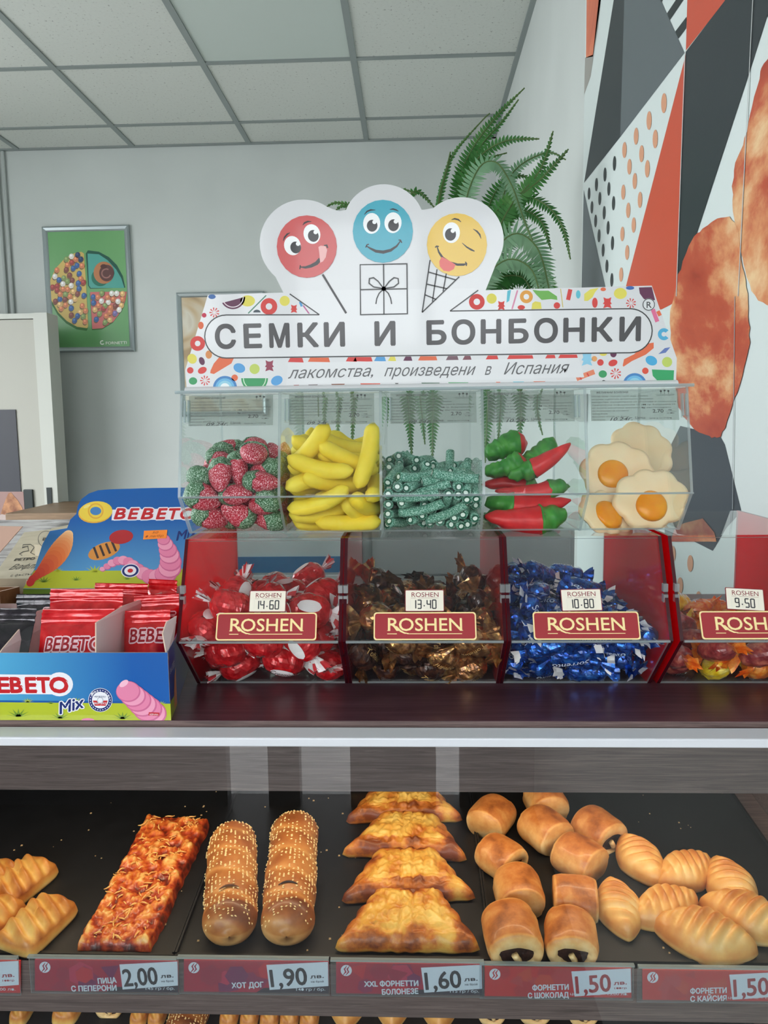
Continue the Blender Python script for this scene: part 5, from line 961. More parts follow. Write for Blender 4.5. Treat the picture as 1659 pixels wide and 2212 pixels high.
def blues(seed):
    b = core(.0195, .0102, fb_, 'blue_sweet', .85, seed, taper=1, amp=.0016, n=14); twist(b, .0188, .0085, .0105, fb_, seed, 1, 8, mat2=(wp_ if seed % 2 else None)); twist(b, .0188, .0085, .0105, fb_, seed+3, -1, 8, mat2=wp_)
    k = pbr('script_white', (226, 232, 244), .4)
    for sg in (0, 1):
        o = curvtext('Sorrento', .032, .0066, lambda x: .0102*(1-min(.98, abs(x/.0195))**5)**.5, k, 'lettering', b, lift=.0011, flatk=.87)
        if sg:
            for v in o.data.vertices: v.co = Vector((v.co.x, -v.co.y, -v.co.z))
            o.data.update()
    return b
jm = [foil('jelly_orange', (222, 92, 22), (240, 128, 40), (250, 180, 84), .3, .05, 120, .3), foil('jelly_yellow', (226, 178, 20), (244, 210, 50), (250, 232, 130), .3, .05, 120, .3), foil('jelly_berry', (120, 36, 44), (152, 56, 58), (196, 110, 90), .3, .05, 120, .3)]
def jellies(seed):
    c = (2, 0, 2, 2, 0, 1)[seed % 6]
    b = core(.0190, .0132, jm[c], ('berry_jelly_sweet', 'orange_jelly_sweet', 'yellow_jelly_sweet')[(c+1) % 3 if c != 2 else 0], .8, seed, amp=.0013, n=12)
    e = jm[0 if c == 2 else c]; twist(b, .0180, .0108, .0115, jm[0 if seed % 3 else 1], seed, 1, 8); twist(b, .0180, .0108, .0115, e, seed+3, -1, 8)
    curvtext('Jelly', .020, .0082, lambda x: .0132*(1-min(.97, abs(x/.019))**2.6)**.5, pbr('script_white', (226, 232, 244), .4), 'lettering', b, lift=.0013, flatk=.82)
    return b
def spread(key, protos, label, cat, group, labf=None):
    used = set(); ch = {p: [(c, list(c.children)) for c in p.children] for p in protos}; names = {p: p.name.split('.')[0] for p in protos}
    its = list(items(key)); far = {}
    if not labf:
        nm_ = label.split(',')[0].split(' in the ')[0]; wh = group.split(' in the ')[1]
        far[max(range(len(its)), key=lambda i: its[i][0].z-.15*its[i][0].y)] = 'topmost %s in the %s' % (nm_, wh)
        far.setdefault(min(range(len(its)), key=lambda i: its[i][0].z+its[i][0].y+.8*its[i][0].x), '%s at the left front corner of the %s' % (nm_, wh))
        far.setdefault(min(range(len(its)), key=lambda i: its[i][0].z+its[i][0].y-.8*its[i][0].x), '%s at the right front corner of the %s' % (nm_, wh))
    for i, (l, q) in enumerate(its):
        p = protos[(i*7+i//3) % len(protos)]; lb = labf(p) if labf else far.get(i, label)
        gp = group if isinstance(group, str) else group(p)
        if p not in used:
            used.add(p); p.location = l; p.rotation_mode = 'QUATERNION'; p.rotation_quaternion = q; tag(p, lb, cat, gp)
        else: dup(p, l, q, lb, gp, ch=ch[p])
spread('strawberry', [straw()], 'sugared red strawberry sweet, in the leftmost clear bin', 'candy', 'sugared strawberry sweets in the first clear bin')
spread('banana', [banana()], 'yellow foam banana sweet in the second clear bin', 'candy', 'foam bananas in the second clear bin')
spread('tube', [tube_(.0), tube_(.0028), tube_(-.0028)], 'green sour tube with white filling, in the middle clear bin', 'candy', 'green sour tubes in the middle clear bin')
spread('red', [reds(1), reds(2), reds(3)], 'red-wrapped caramel with white ends in the leftmost red-sided bin', 'candy', 'red-wrapped caramels in the leftmost red-sided bin')
spread('brown', [browns(1), browns(2), browns(3), browns(4)], 'brown and copper foil toffee in the second red-sided bin', 'candy', 'brown and copper foil toffees in the second red-sided bin')
spread('blue', [blues(1), blues(2), blues(3)], 'blue foil sweet with white script in the third red-sided bin', 'candy', 'blue foil sweets in the third red-sided bin')
def jl(p):
    k = p.name.split('_')[0]; return '%s-wrapped jelly sweet in the rightmost red-sided bin' % k
spread('jelly', [jellies(k) for k in range(6)], None, 'candy', lambda p: '%s jelly sweets in the rightmost red-sided bin' % p.name.split('_')[0], jl)

# --- chillies, laid by hand in the fourth bin
chr_ = noisy('chilli_red', [(.3, (206, 26, 34)), (.7, (232, 50, 52))], 90, 2, rough=.38, bs=.4, sss=.15); chg_ = noisy('chilli_green', [(.3, (40, 126, 44)), (.7, (84, 160, 62))], 90, 2, rough=.38, bs=.4, sss=.15)
def chilli(a, b, r, gf, label, seed, gfirst=False, flatk=.8):
    r *= 1.38
    # from the stem end a to the tip b; gf = share that is green
    A = Vector(a); B = Vector(b); L = (B-A).length; t_ = (B-A)/L; side_ = t_.cross(Y).normalized() if abs(t_.y) < .9 else X
    def path(u): return A+(B-A)*u+side_*math.sin(PI*u)*L*.06*(1 if seed % 2 else -1)
    rt = root('chilli_sweet', label, 'candy', A+(B-A)*.5+Vector((0, 0, -r)), 'chilli pepper sweets in the fourth clear bin')
    N = 20
    def R(u):
        if u < gf: w = r*(.55+.50*(u/gf)+.06*math.sin(u*40+seed))
        else: w = r*(1.05-.75*((u-gf)/(1-gf))**1.6)
        return w*min(1, (u*9+.2))**.5*min(1, ((1-u)*8+.12))**.5
    for nm, u0, u1, mt in (('stem', 0, gf, chg_), ('pod', gf-.04, 1, chr_)):
        mb = MB(); us = [u0+(u1-u0)*i/N for i in range(N+1)]; k = .97 if nm == 'pod' else 1.03
        mb.tube([path(u) for u in us], [R(u)*k for u in us], mt, 12, flatten=flatk)
        for v in mb.v: v += Vector((1, 1, 1))*noise.noise(v*110+Vector((seed, 0, 0)))*(.0030 if nm == 'stem' else .0012)
        mb.build(nm, rt, True)
def B4(px, py, y): return PY(px, py, y)
UF = UZ+.0018
chilli(B4(1222, 1112, .716), B4(1048, 1114, .708), .0118, .33, 'red and green chilli sweet lying lowest and frontmost in its bin', 1)
chilli(B4(1050, 1082, .728), B4(1232, 1082, .722), .0098, .32, 'chilli sweet with its green end left, second from the bottom', 2)
chilli(B4(1230, 1047, .745), B4(1070, 1060, .738), .0078, .3, 'slim chilli sweet with its green end right, third from the bottom', 3)
chilli(B4(1100, 1030, .752), B4(1232, 958, .745), .0085, .36, 'chilli sweet whose red tip points up to the right', 4)
chilli(B4(1195, 948, .775), B4(1112, 1030, .772), .0120, .70, 'mostly green chilli sweet standing upright at the back of the bin', 5)
chilli(B4(1045, 1020, .765), B4(1135, 990, .760), .0095, .93, 'small green lobed chilli sweet below the topmost one', 6)
chilli(B4(1048, 985, .78), B4(1140, 955, .785), .0120, .74, 'green chilli sweet topmost in the pile with a red end', 7)
chilli(B4(1160, 1056, .775), B4(1040, 1048, .770), .0085, .25, 'dark red chilli sweet half hidden at the left behind', 8)
chilli(B4(1046, 1118, .745), B4(1210, 1118, .755), .0090, .4, 'chilli sweet underneath the two front ones', 9)
# --- fried eggs in the fifth bin
ew = noisy('egg_white', [(.3, (252, 212, 166)), (.7, (253, 224, 184))], 40, 2, rough=.42, bs=.1, sss=.3); ey = noisy('egg_yolk', [(.3, (244, 140, 8)), (.7, (252, 166, 30))], 60, 2, rough=.3, sss=.2)
def dome_pts(outline, h, nr=10, nt_=44, p=3.0, bot=.3):
    vs = []; fs = []
    for i in range(nr+1):
        s_ = i/nr
        for j in range(nt_):
            a = 2*PI*j/nt_; r = outline(a)*s_; vs.append((r*math.cos(a), r*math.sin(a), h*(1-s_**p)**.5 if s_ < 1 else 0))
    n0 = len(vs)
    for j in range(nt_): a = 2*PI*j/nt_; r = outline(a)*.93; vs.append((r*math.cos(a), r*math.sin(a), -h*bot))
    for i in range(nr): fs += [(i*nt_+j, (i+1)*nt_+j, (i+1)*nt_+(j+1) % nt_, i*nt_+(j+1) % nt_) for j in range(nt_)]
    fs += [(nr*nt_+j, n0+j, n0+(j+1) % nt_, nr*nt_+(j+1) % nt_) for j in range(nt_)]+[tuple(n0+j for j in range(nt_-1, -1, -1))]
    return vs, fs
def egg(cx, cy, y, R, rotn, tiltx, tiltz, label, seed, yolk=True, yo=(0, -.006), lob=8, sy=.86):
    r = root('fried_egg_sweet', label, 'candy', PY(cx, cy, y), 'fried egg sweets in the fifth clear bin')
    ol = lambda a: R*1.08*(1+.055*abs(math.cos(lob*a/2+seed))*2-.055+.04*math.cos(2*a+seed*2))*math.sqrt(math.cos(a)**2+sy**2*math.sin(a)**2)
    mb = MB(); vs, fs = dome_pts(ol, .0045, 10, 60, 3.5, .7); mb.add(vs, fs, ew); displ(mb, lambda v: Vector((0, 0, 1))*noise.noise(v*90+Vector((seed, 0, 0)))*.0008)
    mb.build('egg_white', r, True, world=False)
    if yolk:
        mb = MB(); vs, fs = dome_pts(lambda a: .0150, .0050, 8, 28, 2.2, .1); mb.add([Vector(v)+Vector((yo[0], yo[1], .0034)) for v in vs], fs, ey); mb.build('yolk', r, True, world=False)
    r.rotation_euler = (tiltx, 0, rotn); r.rotation_euler = (Matrix.Rotation(tiltz, 3, 'Y')@Matrix.Rotation(tiltx, 3, 'X')@Matrix.Rotation(rotn, 3, 'Z')).to_euler()
egg(1386, 975, .792, .0305, 0, 1.25, .3, 'plain-backed white egg sweet standing rearmost in its bin', 1, False)
egg(1334, 1022, .752, .0330, 2.6, 1.20, -.1, 'fried egg sweet with a bright yolk, at the left of its bin', 2, yo=(.004, .004))
egg(1405, 1078, .716, .0310, .3, 1.20, .15, 'fried egg sweet frontmost at the right, its yolk low', 3, yo=(-.002, -.007))
egg(1312, 1106, .716, .0290, .9, .80, .62, 'fried egg sweet lying flattest at the bottom left of its bin', 4, yo=(-.004, -.004), sy=.7)
# ================================================================ THE SIGN
SY = .690
sgn = root('shop_sign', 'white cut-out sign with three smiling sweets above the words СЕМКИ И БОНБОНКИ', 'sign', (.02, SY, 1.481))
def sq(x, y): p = PY(x, y, SY); return (p.x, p.z)
def arc(cx, cy, r, a0, a1, n=26): return [(cx+r*math.cos(math.radians(a0+(a1-a0)*i/n)), cy+r*math.sin(math.radians(a0+(a1-a0)*i/n))) for i in range(n+1)]
out = [(404, 846), (400, 800), (449, 637), (612, 632)]
out += arc(655, 525, 94, 130, 312)          # red cloud (y down, so angles run clockwise on the picture)
out = out[:-1]+[(733, 456)]
out += arc(829, 486, 88, 192+10, 338)
out += [(916, 453)]
out += arc(997, 517, 91, 228, 394)+[(1049, 627), (1408, 617), (1462, 774), (1460, 836)]
sgm = pbr('sign_board', (216, 216, 218), .28, coat=.3)
edge = pbr('sign_edge', (240, 240, 240), .4)
m = MB(); m.prism([sq(*p) for p in out], fr_y(SY), -.003, sgm, edge); board = m.build('board', sgn)
# folded lip along the foot of the board
m = MB(); a = PY(402, 834, SY); b = PY(1461, 822, SY); n = 8
vs = []
for k in range(n+1):
    an = PI/2*k/n; 
    for x in (a.x, b.x): vs.append(Vector((x, SY-.0003-.006*math.sin(an), 1.4855-.0045*(1-math.cos(an))*1.0)))
m.add(vs, [(2*i, 2*i+1, 2*i+3, 2*i+2) for i in range(n)], sgm); m.box((a.x, SY-.0078, 1.4795), (b.x, SY+.004, 1.482), sgm, .0006); m.build('foot_lip', sgn)
D = Decal(fr_y(SY), .00006, sq)
R_, Yl, Pu, Bl, Gn, Or, Lm, Tl, Pk = (214, 66, 62), (226, 214, 92), (98, 46, 78), (86, 158, 214), (58, 152, 96), (226, 108, 70), (190, 206, 100), (96, 190, 208), (216, 140, 170)
def swirl(x, y, r, l=1):
    for k in range(9): a = k*40; D.poly([(x+2*math.cos(math.radians(a)), y+2*math.sin(math.radians(a))), (x+r*math.cos(math.radians(a+12)), y+r*math.sin(math.radians(a+12))), (x+r*.95*math.cos(math.radians(a+30)), y+r*.95*math.sin(math.radians(a+30)))], R_, l)
def bear(x, y, r, c, rot=0):
    D.poly([(x-r*.7, y-r), (x-r*.2, y-r*.75), (x+r*.2, y-r*.75), (x+r*.7, y-r), (x+r*.55, y-r*.2), (x+r*.8, y+r*.2), (x+r*.5, y+r*.3), (x+r*.75, y+r), (x, y+r*.75), (x-r*.75, y+r), (x-r*.5, y+r*.3), (x-r*.8, y+r*.2), (x-r*.55, y-r*.2)], c, 1)
def slice_(x, y, r, c, a0, a1, inner=None):
    D.ell(x, y, r, r, c, 1, 0, a0, a1, 16); D.ring(x, y, r*.8, r*.87, inner or (236, 220, 226), 2, a0, a1, 14)
def rnb(x, y, r):
    for k, c in enumerate(((70, 130, 190), (110, 180, 220), (150, 205, 225), (235, 240, 240))): D.ell(x, y, r*(1-.2*k), r*(1-.2*k), c, 1+k, 0, 180, 360, 16)
def chili(p, c=R_): D.poly(p, c, 1)
D.ell(458, 641, 8, 5, (70, 110, 170), 1); slice_(503, 641, 27, Pu, 0, 150); D.ell(535, 650, 16, 12, Yl, 1); D.ring(581, 662, 7, 18, R_, 1); D.ell(615, 650, 11, 11, Yl, 1); bear(635, 667, 9, R_)
swirl(463, 675, 11); D.ell(441, 681, 5, 5, (200, 50, 80), 1); D.ell(434, 703, 6, 8, Or, 1); D.ring(427, 742, 6, 16, R_, 1); D.ell(415, 775, 10, 11, Yl, 1, -30); D.ell(436, 780, 6, 9, Pu, 1, -20); D.ell(451, 766, 7, 9, (216, 140, 80), 1)
D.ell(411, 800, 7, 7, R_, 1); D.ell(437, 800, 10, 7, R_, 1, -25); chili([(455, 800), (462, 785), (475, 770), (490, 768), (506, 772), (500, 785), (480, 797), (462, 808), (454, 806)], Or)
D.ell(517, 795, 13, 10, Bl, 1, 20); D.ell(550, 797, 11, 11, Lm, 1); bear(582, 790, 12, (150, 60, 84)); D.ell(417, 823, 9, 8, Gn, 1); swirl(443, 822, 11); rnb(486, 838, 26); D.ell(507, 816, 7, 7, Or, 1); slice_(550, 817, 29, Gn, 0, 180, (200, 230, 200)); D.ell(598, 822, 13, 10, Bl, 1, -25)
D.line([(575, 638), (536, 677)], 2.5, (80, 130, 110), 1); D.ell(555, 675, 8, 6, (70, 80, 90), 1, 0, 180, 360); D.line([(655, 660), (668, 678)], 3, (200, 110, 160), 1); D.line([(648, 652), (652, 662)], 5, Bl, 1)
D.ring(1030, 652, 7, 17, R_, 1); D.ell(1062, 645, 11, 11, Yl, 1); bear(1083, 660, 10, R_); D.poly([(1096, 628), (1104, 626), (1100, 650), (1094, 654)], Tl, 1); D.line([(1118, 627), (1106, 668)], 3.5, Pk, 1); D.ring(1137, 641, 6, 14, (228, 160, 70), 1)
D.poly([(1150, 626), (1166, 628), (1185, 628), (1203, 640), (1204, 648), (1190, 646), (1170, 648), (1158, 636)], (112, 176, 84), 1); D.poly([(1148, 668), (1150, 655), (1156, 651), (1168, 653), (1170, 667)], Yl, 1); D.ell(1126, 664, 8, 5, R_, 1); D.ell(1203, 660, 7, 7, R_, 1); D.line([(1211, 624), (1216, 664)], 1.8, (210, 190, 90), 1)
D.line([(1232, 625), (1227, 648)], 9, R_, 1); D.ell(1249, 636, 5, 9, Tl, 1); D.poly([(1262, 650), (1262, 635), (1275, 625), (1293, 622), (1285, 632), (1280, 642), (1270, 650)], Yl, 1); D.ell(1285, 654, 6, 11, R_, 1); bear(1312, 654, 12, R_); D.ell(1340, 634, 14, 12, Yl, 1); D.ell(1361, 622, 9, 4, (60, 100, 170), 1)
D.ell(1303, 625, 6, 4, Or, 1); swirl(1363, 655, 11); D.poly([(1380, 621), (1408, 620), (1415, 648), (1402, 652), (1390, 645), (1382, 634)], Pu, 1); D.line([(1410, 668), (1420, 695)], 9, (224, 110, 150), 1); D.line([(1421, 672), (1426, 682)], 8, Or, 1)
D.ring(1434, 722, 5, 13, (80, 170, 210), 1, 40, 320); chili([(1345, 790), (1348, 776), (1370, 765), (1385, 750), (1400, 742), (1412, 740), (1412, 752), (1395, 766), (1365, 780), (1347, 792)], Or); D.ell(1407, 779, 13, 10, (72, 168, 214), 1, 25); D.ell(1441, 782, 11, 11, Lm, 1)
swirl(1330, 807, 12); D.ell(1302, 808, 9, 8, Gn, 1); rnb(1371, 832, 26); D.poly([(1408, 798), (1456, 800), (1455, 822), (1420, 822), (1410, 812)], (52, 160, 100), 1); D.ell(1394, 801, 7, 7, (220, 80, 60), 1); D.ell(1297, 783, 7, 7, R_, 1); D.ell(1324, 784, 10, 7, R_, 1, -20); D.ell(1325, 764, 7, 8, Pu, 1); bear(1268, 775, 15, (140, 200, 226)); D.ell(1284, 775, 6, 6, (226, 160, 100), 1); D.ell(1303, 764, 8, 5, Yl, 1)
D.line([(1245, 818), (1265, 810), (1284, 803)], 11, (226, 132, 100), 1); D.line([(1252, 814), (1256, 820)], 3, R_, 2); D.line([(1268, 806), (1272, 813)], 3, R_, 2); D.poly([(1422, 765), (1436, 752), (1448, 750), (1438, 762)], (100, 120, 180), 1)
for x, w, c in ((640, 26, R_), (690, 40, Or), (760, 16, R_), (785, 34, R_), (822, 18, Bl), (848, 10, Yl), (882, 12, Pu), (925, 34, Or), (978, 20, (120, 90, 100)), (1010, 12, (130, 80, 90)), (1064, 20, R_), (1125, 50, R_), (1190, 16, R_), (1228, 36, R_)):
    yy = 776-(x-640)*.012; D.poly([(x-w/2, yy-3), (x+w/2, yy-3), (x+w/2+3, yy+7), (x-w/2-5, yy+6)], c, 1)
for x, w, c in ((640, 14, (170, 70, 60)), (676, 22, (120, 110, 110)), (730, 30, (140, 90, 70)), (800, 44, (220, 100, 80)), (857, 8, (80, 80, 80)), (930, 40, (90, 120, 100)), (990, 44, (100, 170, 120)), (1076, 10, Or), (1120, 24, Tl), (1165, 26, Or)):
    yy = 832-(x-640)*.012; D.poly([(x-w/2, yy-2), (x+w/2, yy-2), (x+w/2-2, yy+1), (x-w/2+2, yy+1)], c, 1)
D.ell(421, 839, 4, 3, (60, 60, 60), 1, 0, 180, 360); D.ell(1304, 824, 4, 3, (60, 60, 60), 1, 0, 180, 360)
# white title pill and cloud foot
wht = pbr('sign_white', (220, 220, 222), .28, coat=.3); ink = flat((72, 70, 72), .4, .15, 'sign_ink'); ln = flat((56, 56, 58), .4, .15, 'sign_line')
def pillpts():
    L_ = arc(489, 727, 46.5, 90, 270, 16); R2 = arc(1361, 714.5, 47.5, -90, 90, 16)
    return L_+R2
pl = pillpts(); D.poly(pl, wht, 5)
D.poly([(627, 628), (690, 684), (972, 676), (1033, 623)], wht, 4.5)
D.line(pl[:17]+[(690, 680)], 2.6, ln, 6); D.line([(972, 672)]+pl[17:]+[pl[0]], 2.6, ln, 6)
D.line([(626, 635), (690, 680)], 2.6, ln, 6); D.line([(1033, 627), (972, 672)], 2.6, ln, 6)
for t, a, b in (('С', 466, 510), ('Е', 528, 566), ('М', 583, 626), ('К', 644, 689), ('И', 701, 745), ('И', 810, 854), ('Б', 922, 964), ('О', 976, 1026), ('Н', 1039, 1082), ('Б', 1099, 1141), ('О', 1154, 1204), ('Н', 1217, 1262), ('К', 1278, 1323), ('И', 1338, 1383)):
    y = 753-(a-466)*.0185; D.text(t, (a+1.5, y-1), (b-1.5, y-1.8), 49.5, ink, 7, .034)
D.poly([(622, 784), (1250, 773), (1262, 815), (618, 832)], wht, 3)
ti = flat((88, 88, 90), .4, .15, 'sign_script')
D.text('лакомства,', (622, 818), (806, 813), 25, ti, 7, 0, .42); D.text('произведени', (830, 813), (1028, 810), 25, ti, 7, 0, .42); D.text('в', (1047, 810), (1062, 809.5), 25, ti, 7, 0, .42); D.text('Испания', (1088, 809), (1230, 806), 26, ti, 7, 0, .42)
D.ell(1401, 658, 13.5, 13.5, wht, 8); D.ring(1401, 658, 11.6, 13.2, ln, 9); D.text('R', (1396.5, 665.5), (1407, 665), 14, ln, 9, .01)
D.build('printed_pattern', board)
# the three faces
F3 = Decal(fr_y(SY-.0005), .00006, sq)
bk = flat((40, 40, 44), .4, .2, 'face_ink'); wh = flat((246, 246, 246), .3, .2, 'face')
def eye(x, y, rx, ry, rot, px, py, pr=11.5, nx=5, ny=-6):
    F3.ell(x, y, rx, ry, wh, 3, rot); F3.ell(px, py, pr, pr*1.12, bk, 4, rot); F3.ell(px+nx, py-8, 4.6, 4.6, wh, 5)
F3.ell(663, 533, 65, 67.5, flat((206, 76, 76), .3, .2, 'face'), 2)
eye(632, 531, 18, 21, -15, 639, 535); eye(674, 506, 18, 21.5, -15, 677, 510)
F3.line([(612, 521), (615, 513), (621, 506), (627, 503)], [1, 3.5, 3.5, 1], bk, 3); F3.line([(654, 487), (658, 482), (665, 479), (673, 479)], [1, 3.5, 3.5, 1], bk, 3)
F3.line([(648, 577), (660, 578), (672, 575), (684, 569), (692, 560)], [2, 5, 7, 8, 8], bk, 3); F3.line([(648, 582), (649, 573)], 2.5, bk, 3); F3.line([(700, 531), (706, 530), (708, 536)], 3, bk, 3)
F3.poly([(688, 534), (693, 531), (703, 532), (707, 540), (704, 556), (698, 565), (692, 568), (691, 560), (690, 548)], flat((240, 178, 176), .3, .2, 'face'), 4)
F3.line([(697, 593), (748, 677)], 4.5, ln, 3)
F3.ell(827, 500, 65, 68, flat((52, 166, 188), .3, .2, 'face'), 2)
eye(803, 483, 18.5, 22.5, 3, 804, 488); eye(849, 481.5, 18.5, 22.5, 3, 850, 487)
F3.line([(787, 464), (793, 457), (801, 454), (811, 454)], [1, 3, 3.5, 1], bk, 3); F3.line([(842, 453), (849, 452), (856, 454), (861, 457)], [1, 3.5, 3, 1], bk, 3)
F3.line([(792, 532), (800, 537), (812, 543), (828, 545), (844, 541), (857, 532), (865, 521)], [2, 4, 6, 7, 6, 4, 2], bk, 3); F3.line([(790, 535), (793, 529), (797, 528)], 2.5, bk, 3); F3.line([(861, 519), (865, 519), (868, 525)], 2.5, bk, 3)
F3.line([(778, 572), (879, 570), (880, 678), (779, 680)], 2.6, ln, 3, True); F3.line([(828.5, 571), (829.5, 679)], 2.6, ln, 3); F3.line([(779, 626), (879, 624)], 2.6, ln, 3)
for s_ in (-1, 1):
    F3.line([(829, 624), (829+s_*12, 608), (829+s_*22, 600), (829+s_*31, 602), (829+s_*32, 612), (829+s_*22, 620), (829+s_*10, 622), (829, 624)], 2.6, ln, 3); F3.line([(829, 624), (829+s_*10, 634), (829+s_*15, 645), (829+s_*17, 657)], 2.6, ln, 3)
F3.ell(829, 624, 5, 5, ln, 3)
F3.ell(987, 529, 65, 68, flat((234, 192, 76), .3, .2, 'face'), 2)
eye(975, 503, 18.5, 22.5, 3, 973, 507, 12)
F3.line([(975, 475), (982, 473), (990, 475), (996, 480)], [1, 3.5, 3.5, 1], bk, 3); F3.line([(1022, 495), (1030, 500), (1036, 507), (1039, 516)], [1, 3.5, 3.5, 1], bk, 3)
F3.line([(998, 525), (1008, 534), (1018, 540), (1025, 543)], [1, 3, 4, 2], bk, 3)
F3.line([(944, 533), (948, 545), (956, 557), (972, 567), (988, 572), (1002, 572), (1007, 570)], [2, 4, 5, 4, 5, 5, 2], bk, 3); F3.line([(940, 535), (943, 532), (948, 533)], 2.5, bk, 3); F3.line([(1005, 566), (1008, 570), (1007, 575)], 2.5, bk, 3)
F3.poly([(954, 555), (966, 561), (978, 568), (984, 572), (980, 582), (970, 587), (958, 585), (950, 576), (949, 565)], flat((226, 92, 84), .3, .2, 'face'), 4)
cone = [((929, 562), (912, 675)), ((992, 598), (912, 675)), ((944, 582), (934, 652)), ((964, 591), (957, 630)), ((926, 588), (985, 605)), ((922, 614), (966, 624)), ((918, 637), (942, 647))]
for a, b in cone: F3.line([a, b], 2.6, ln, 3)
F3.build('smiling_faces', board)
# ================================================================ LEFT OF THE BINS: the blue sweets carton, packets and wafers
card_w = pbr('card_inside', (224, 206, 206), .75); card_edge = pbr('card_edge', (214, 190, 170), .85)
def grad(name, c0, c1, axis, a, b, rough=.3, coat=.6):
    m = pbr(name, rough=rough, coat=coat); nt = m.node_tree; bb = nt.nodes['Principled BSDF']; tc = nt.nodes.new('ShaderNodeTexCoord'); sp = nt.nodes.new('ShaderNodeSeparateXYZ'); mr = nt.nodes.new('ShaderNodeMapRange')
    nt.links.new(tc.outputs['Object'], sp.inputs[0]); nt.links.new(sp.outputs[axis], mr.inputs[0]); mr.inputs[1].default_value = a; mr.inputs[2].default_value = b
    r = ramp(nt, mr.outputs[0], [(0, c0), (1, c1)]); nt.links.new(r.outputs[0], bb.inputs['Base Color']); return m
cz1 = PY(200, 1410, .6005).z; BX1 = PY(366, 1500, .6005).x; BX0 = -.555
cart = root('sweets_carton', 'blue and green open carton of sweets packets reading BEBETO Mix', 'carton', (-.38, .73, ZT))
HZ0 = PY(200, 1268, .872).z-.019
blue = grad('carton_blue', (96, 190, 224), (8, 88, 168), 'X', -.02, .15)
zo = ZT+.0003
F0 = [(BX0, zo), (BX1, zo), (BX1, cz1), (BX0, cz1)]
m = MB(); m.prism(F0, fr_y(.6005), -.0009, blue, card_edge); fp = m.build('front_panel', cart)
sd_ = [(BX1, .6015), (-.2050, .634), (-.250, .875)]
m = MB(); navy = pbr('carton_navy', (14, 62, 140), .3, coat=.6)
vs = []
for (x, y) in sd_: vs += [Vector((x, y, zo)), Vector((x, y, cz1+(.0 if y < .7 else -.004)))]
m.add(vs+[v-X*.0009 for v in vs], [(0, 2, 3, 1), (2, 4, 5, 3), (7, 9, 8, 6), (9, 11, 10, 8), (1, 3, 9, 7), (3, 5, 11, 9)], navy); m.build('side_panel', cart)
m = MB(); m.box((BX0, .601, zo), (-.25, .875, zo+.0008), card_w); m.box((BX0, .6015, zo), (BX0+.001, .875, cz1), card_w); m.box((BX0, .8690, zo), (-.2505, .8702, HZ0), card_w); m.build('tray_body', cart)
# front print
D = Decal(fr_y(.6004), .00006, lambda x, y: (lambda p: (p.x, p.z))(PY(x, y, .6004)))
lime = flat((178, 190, 44), .3, 1, 'carton'); limed = flat((112, 146, 48), .3, 1, 'carton'); bred = flat((196, 28, 36), .3, 1, 'carton'); bw = flat((236, 236, 242), .3, 1, 'carton'); bnavy = flat((18, 40, 110), .3, 1, 'carton'); dkb = flat((16, 84, 160), .3, 1, 'carton')
D.poly([(-330, 1510), (368, 1517), (370, 1557), (-330, 1559)], lime, 1); D.line([(-330, 1512), (368, 1518)], 4, dkb, 2)
def tuft(D, x, y, s_, c, l=3):
    for k in range(7): a = math.radians(-165+25*k); D.poly([(x-3*s_, y), (x+3*s_, y), (x+math.cos(a)*20*s_, y+math.sin(a)*12*s_)], c, l)
for x, y, s_, c in ((40, 1548, 1.5, limed), (130, 1552, 1.2, limed), (265, 1553, 1.3, limed), (60, 1517, .8, lime), (165, 1517, .9, lime), (110, 1520, .5, limed), (348, 1522, .7, lime), (-60, 1550, 1.5, limed)): tuft(D, x, y, s_, c)
for bd, c, l in ((.10, bw, 4), (.05, bred, 5.5)):
    for t, a, b in (('B', -44, -12), ('E', -3, 21), ('B', 25, 49), ('E', 58, 79), ('T', 83, 108), ('O', 110, 148)): D.text(t, (a, 1495), (b, 1495), 33, c, l, bd)
D.ell(129, 1478, 29, 26, bw, 3.6); D.poly([(-60, 1456), (145, 1458), (145, 1500), (-60, 1498)], bw, 4)
D.text('Mix', (130, 1542), (186, 1526), 25, bnavy, 7, .03, .35); D.text('Mix', (130, 1542), (186, 1526), 25, bw, 6, .09, .35)
D.ell(217, 1512, 26, 26, bw, 4); D.ell(217, 1512, 25, 25, bnavy, 5); D.ell(217, 1512, 18, 18, bw, 6); D.ell(217, 1512, 7, 7, flat((190, 196, 206), .3, 1, 'carton'), 8); D.ell(217, 1512, 5, 5, bw, 9)
D.poly([(201, 1513), (233, 1513), (229, 1524), (205, 1524)], bred, 7)
for k in range(24):
    a = 2*PI*k/24; D.ell(217+21.5*math.cos(a), 1512+21.5*math.sin(a), 1, 1.6, bw, 6, rot=math.degrees(a), n=6)
for k, ch in enumerate('JELLY GUM'):
    if ch != ' ': a = math.radians(-150+k*15); D.text(ch, (217+20*math.cos(a)-1.6, 1512+20*math.sin(a)+1.8), (217+20*math.cos(a)+1.6, 1512+20*math.sin(a)+1.8+math.tan(min(1.2, max(-1.2, a+PI/2)))*3.2), 3.8, bw, 7, .02)
D.text('MEYVE SULU', (205, 1506), (229, 1506), 3.4, bnavy, 8, .01); D.text('FRUIT JUICE', (204, 1521), (230, 1521), 4.4, bw, 8, .01)
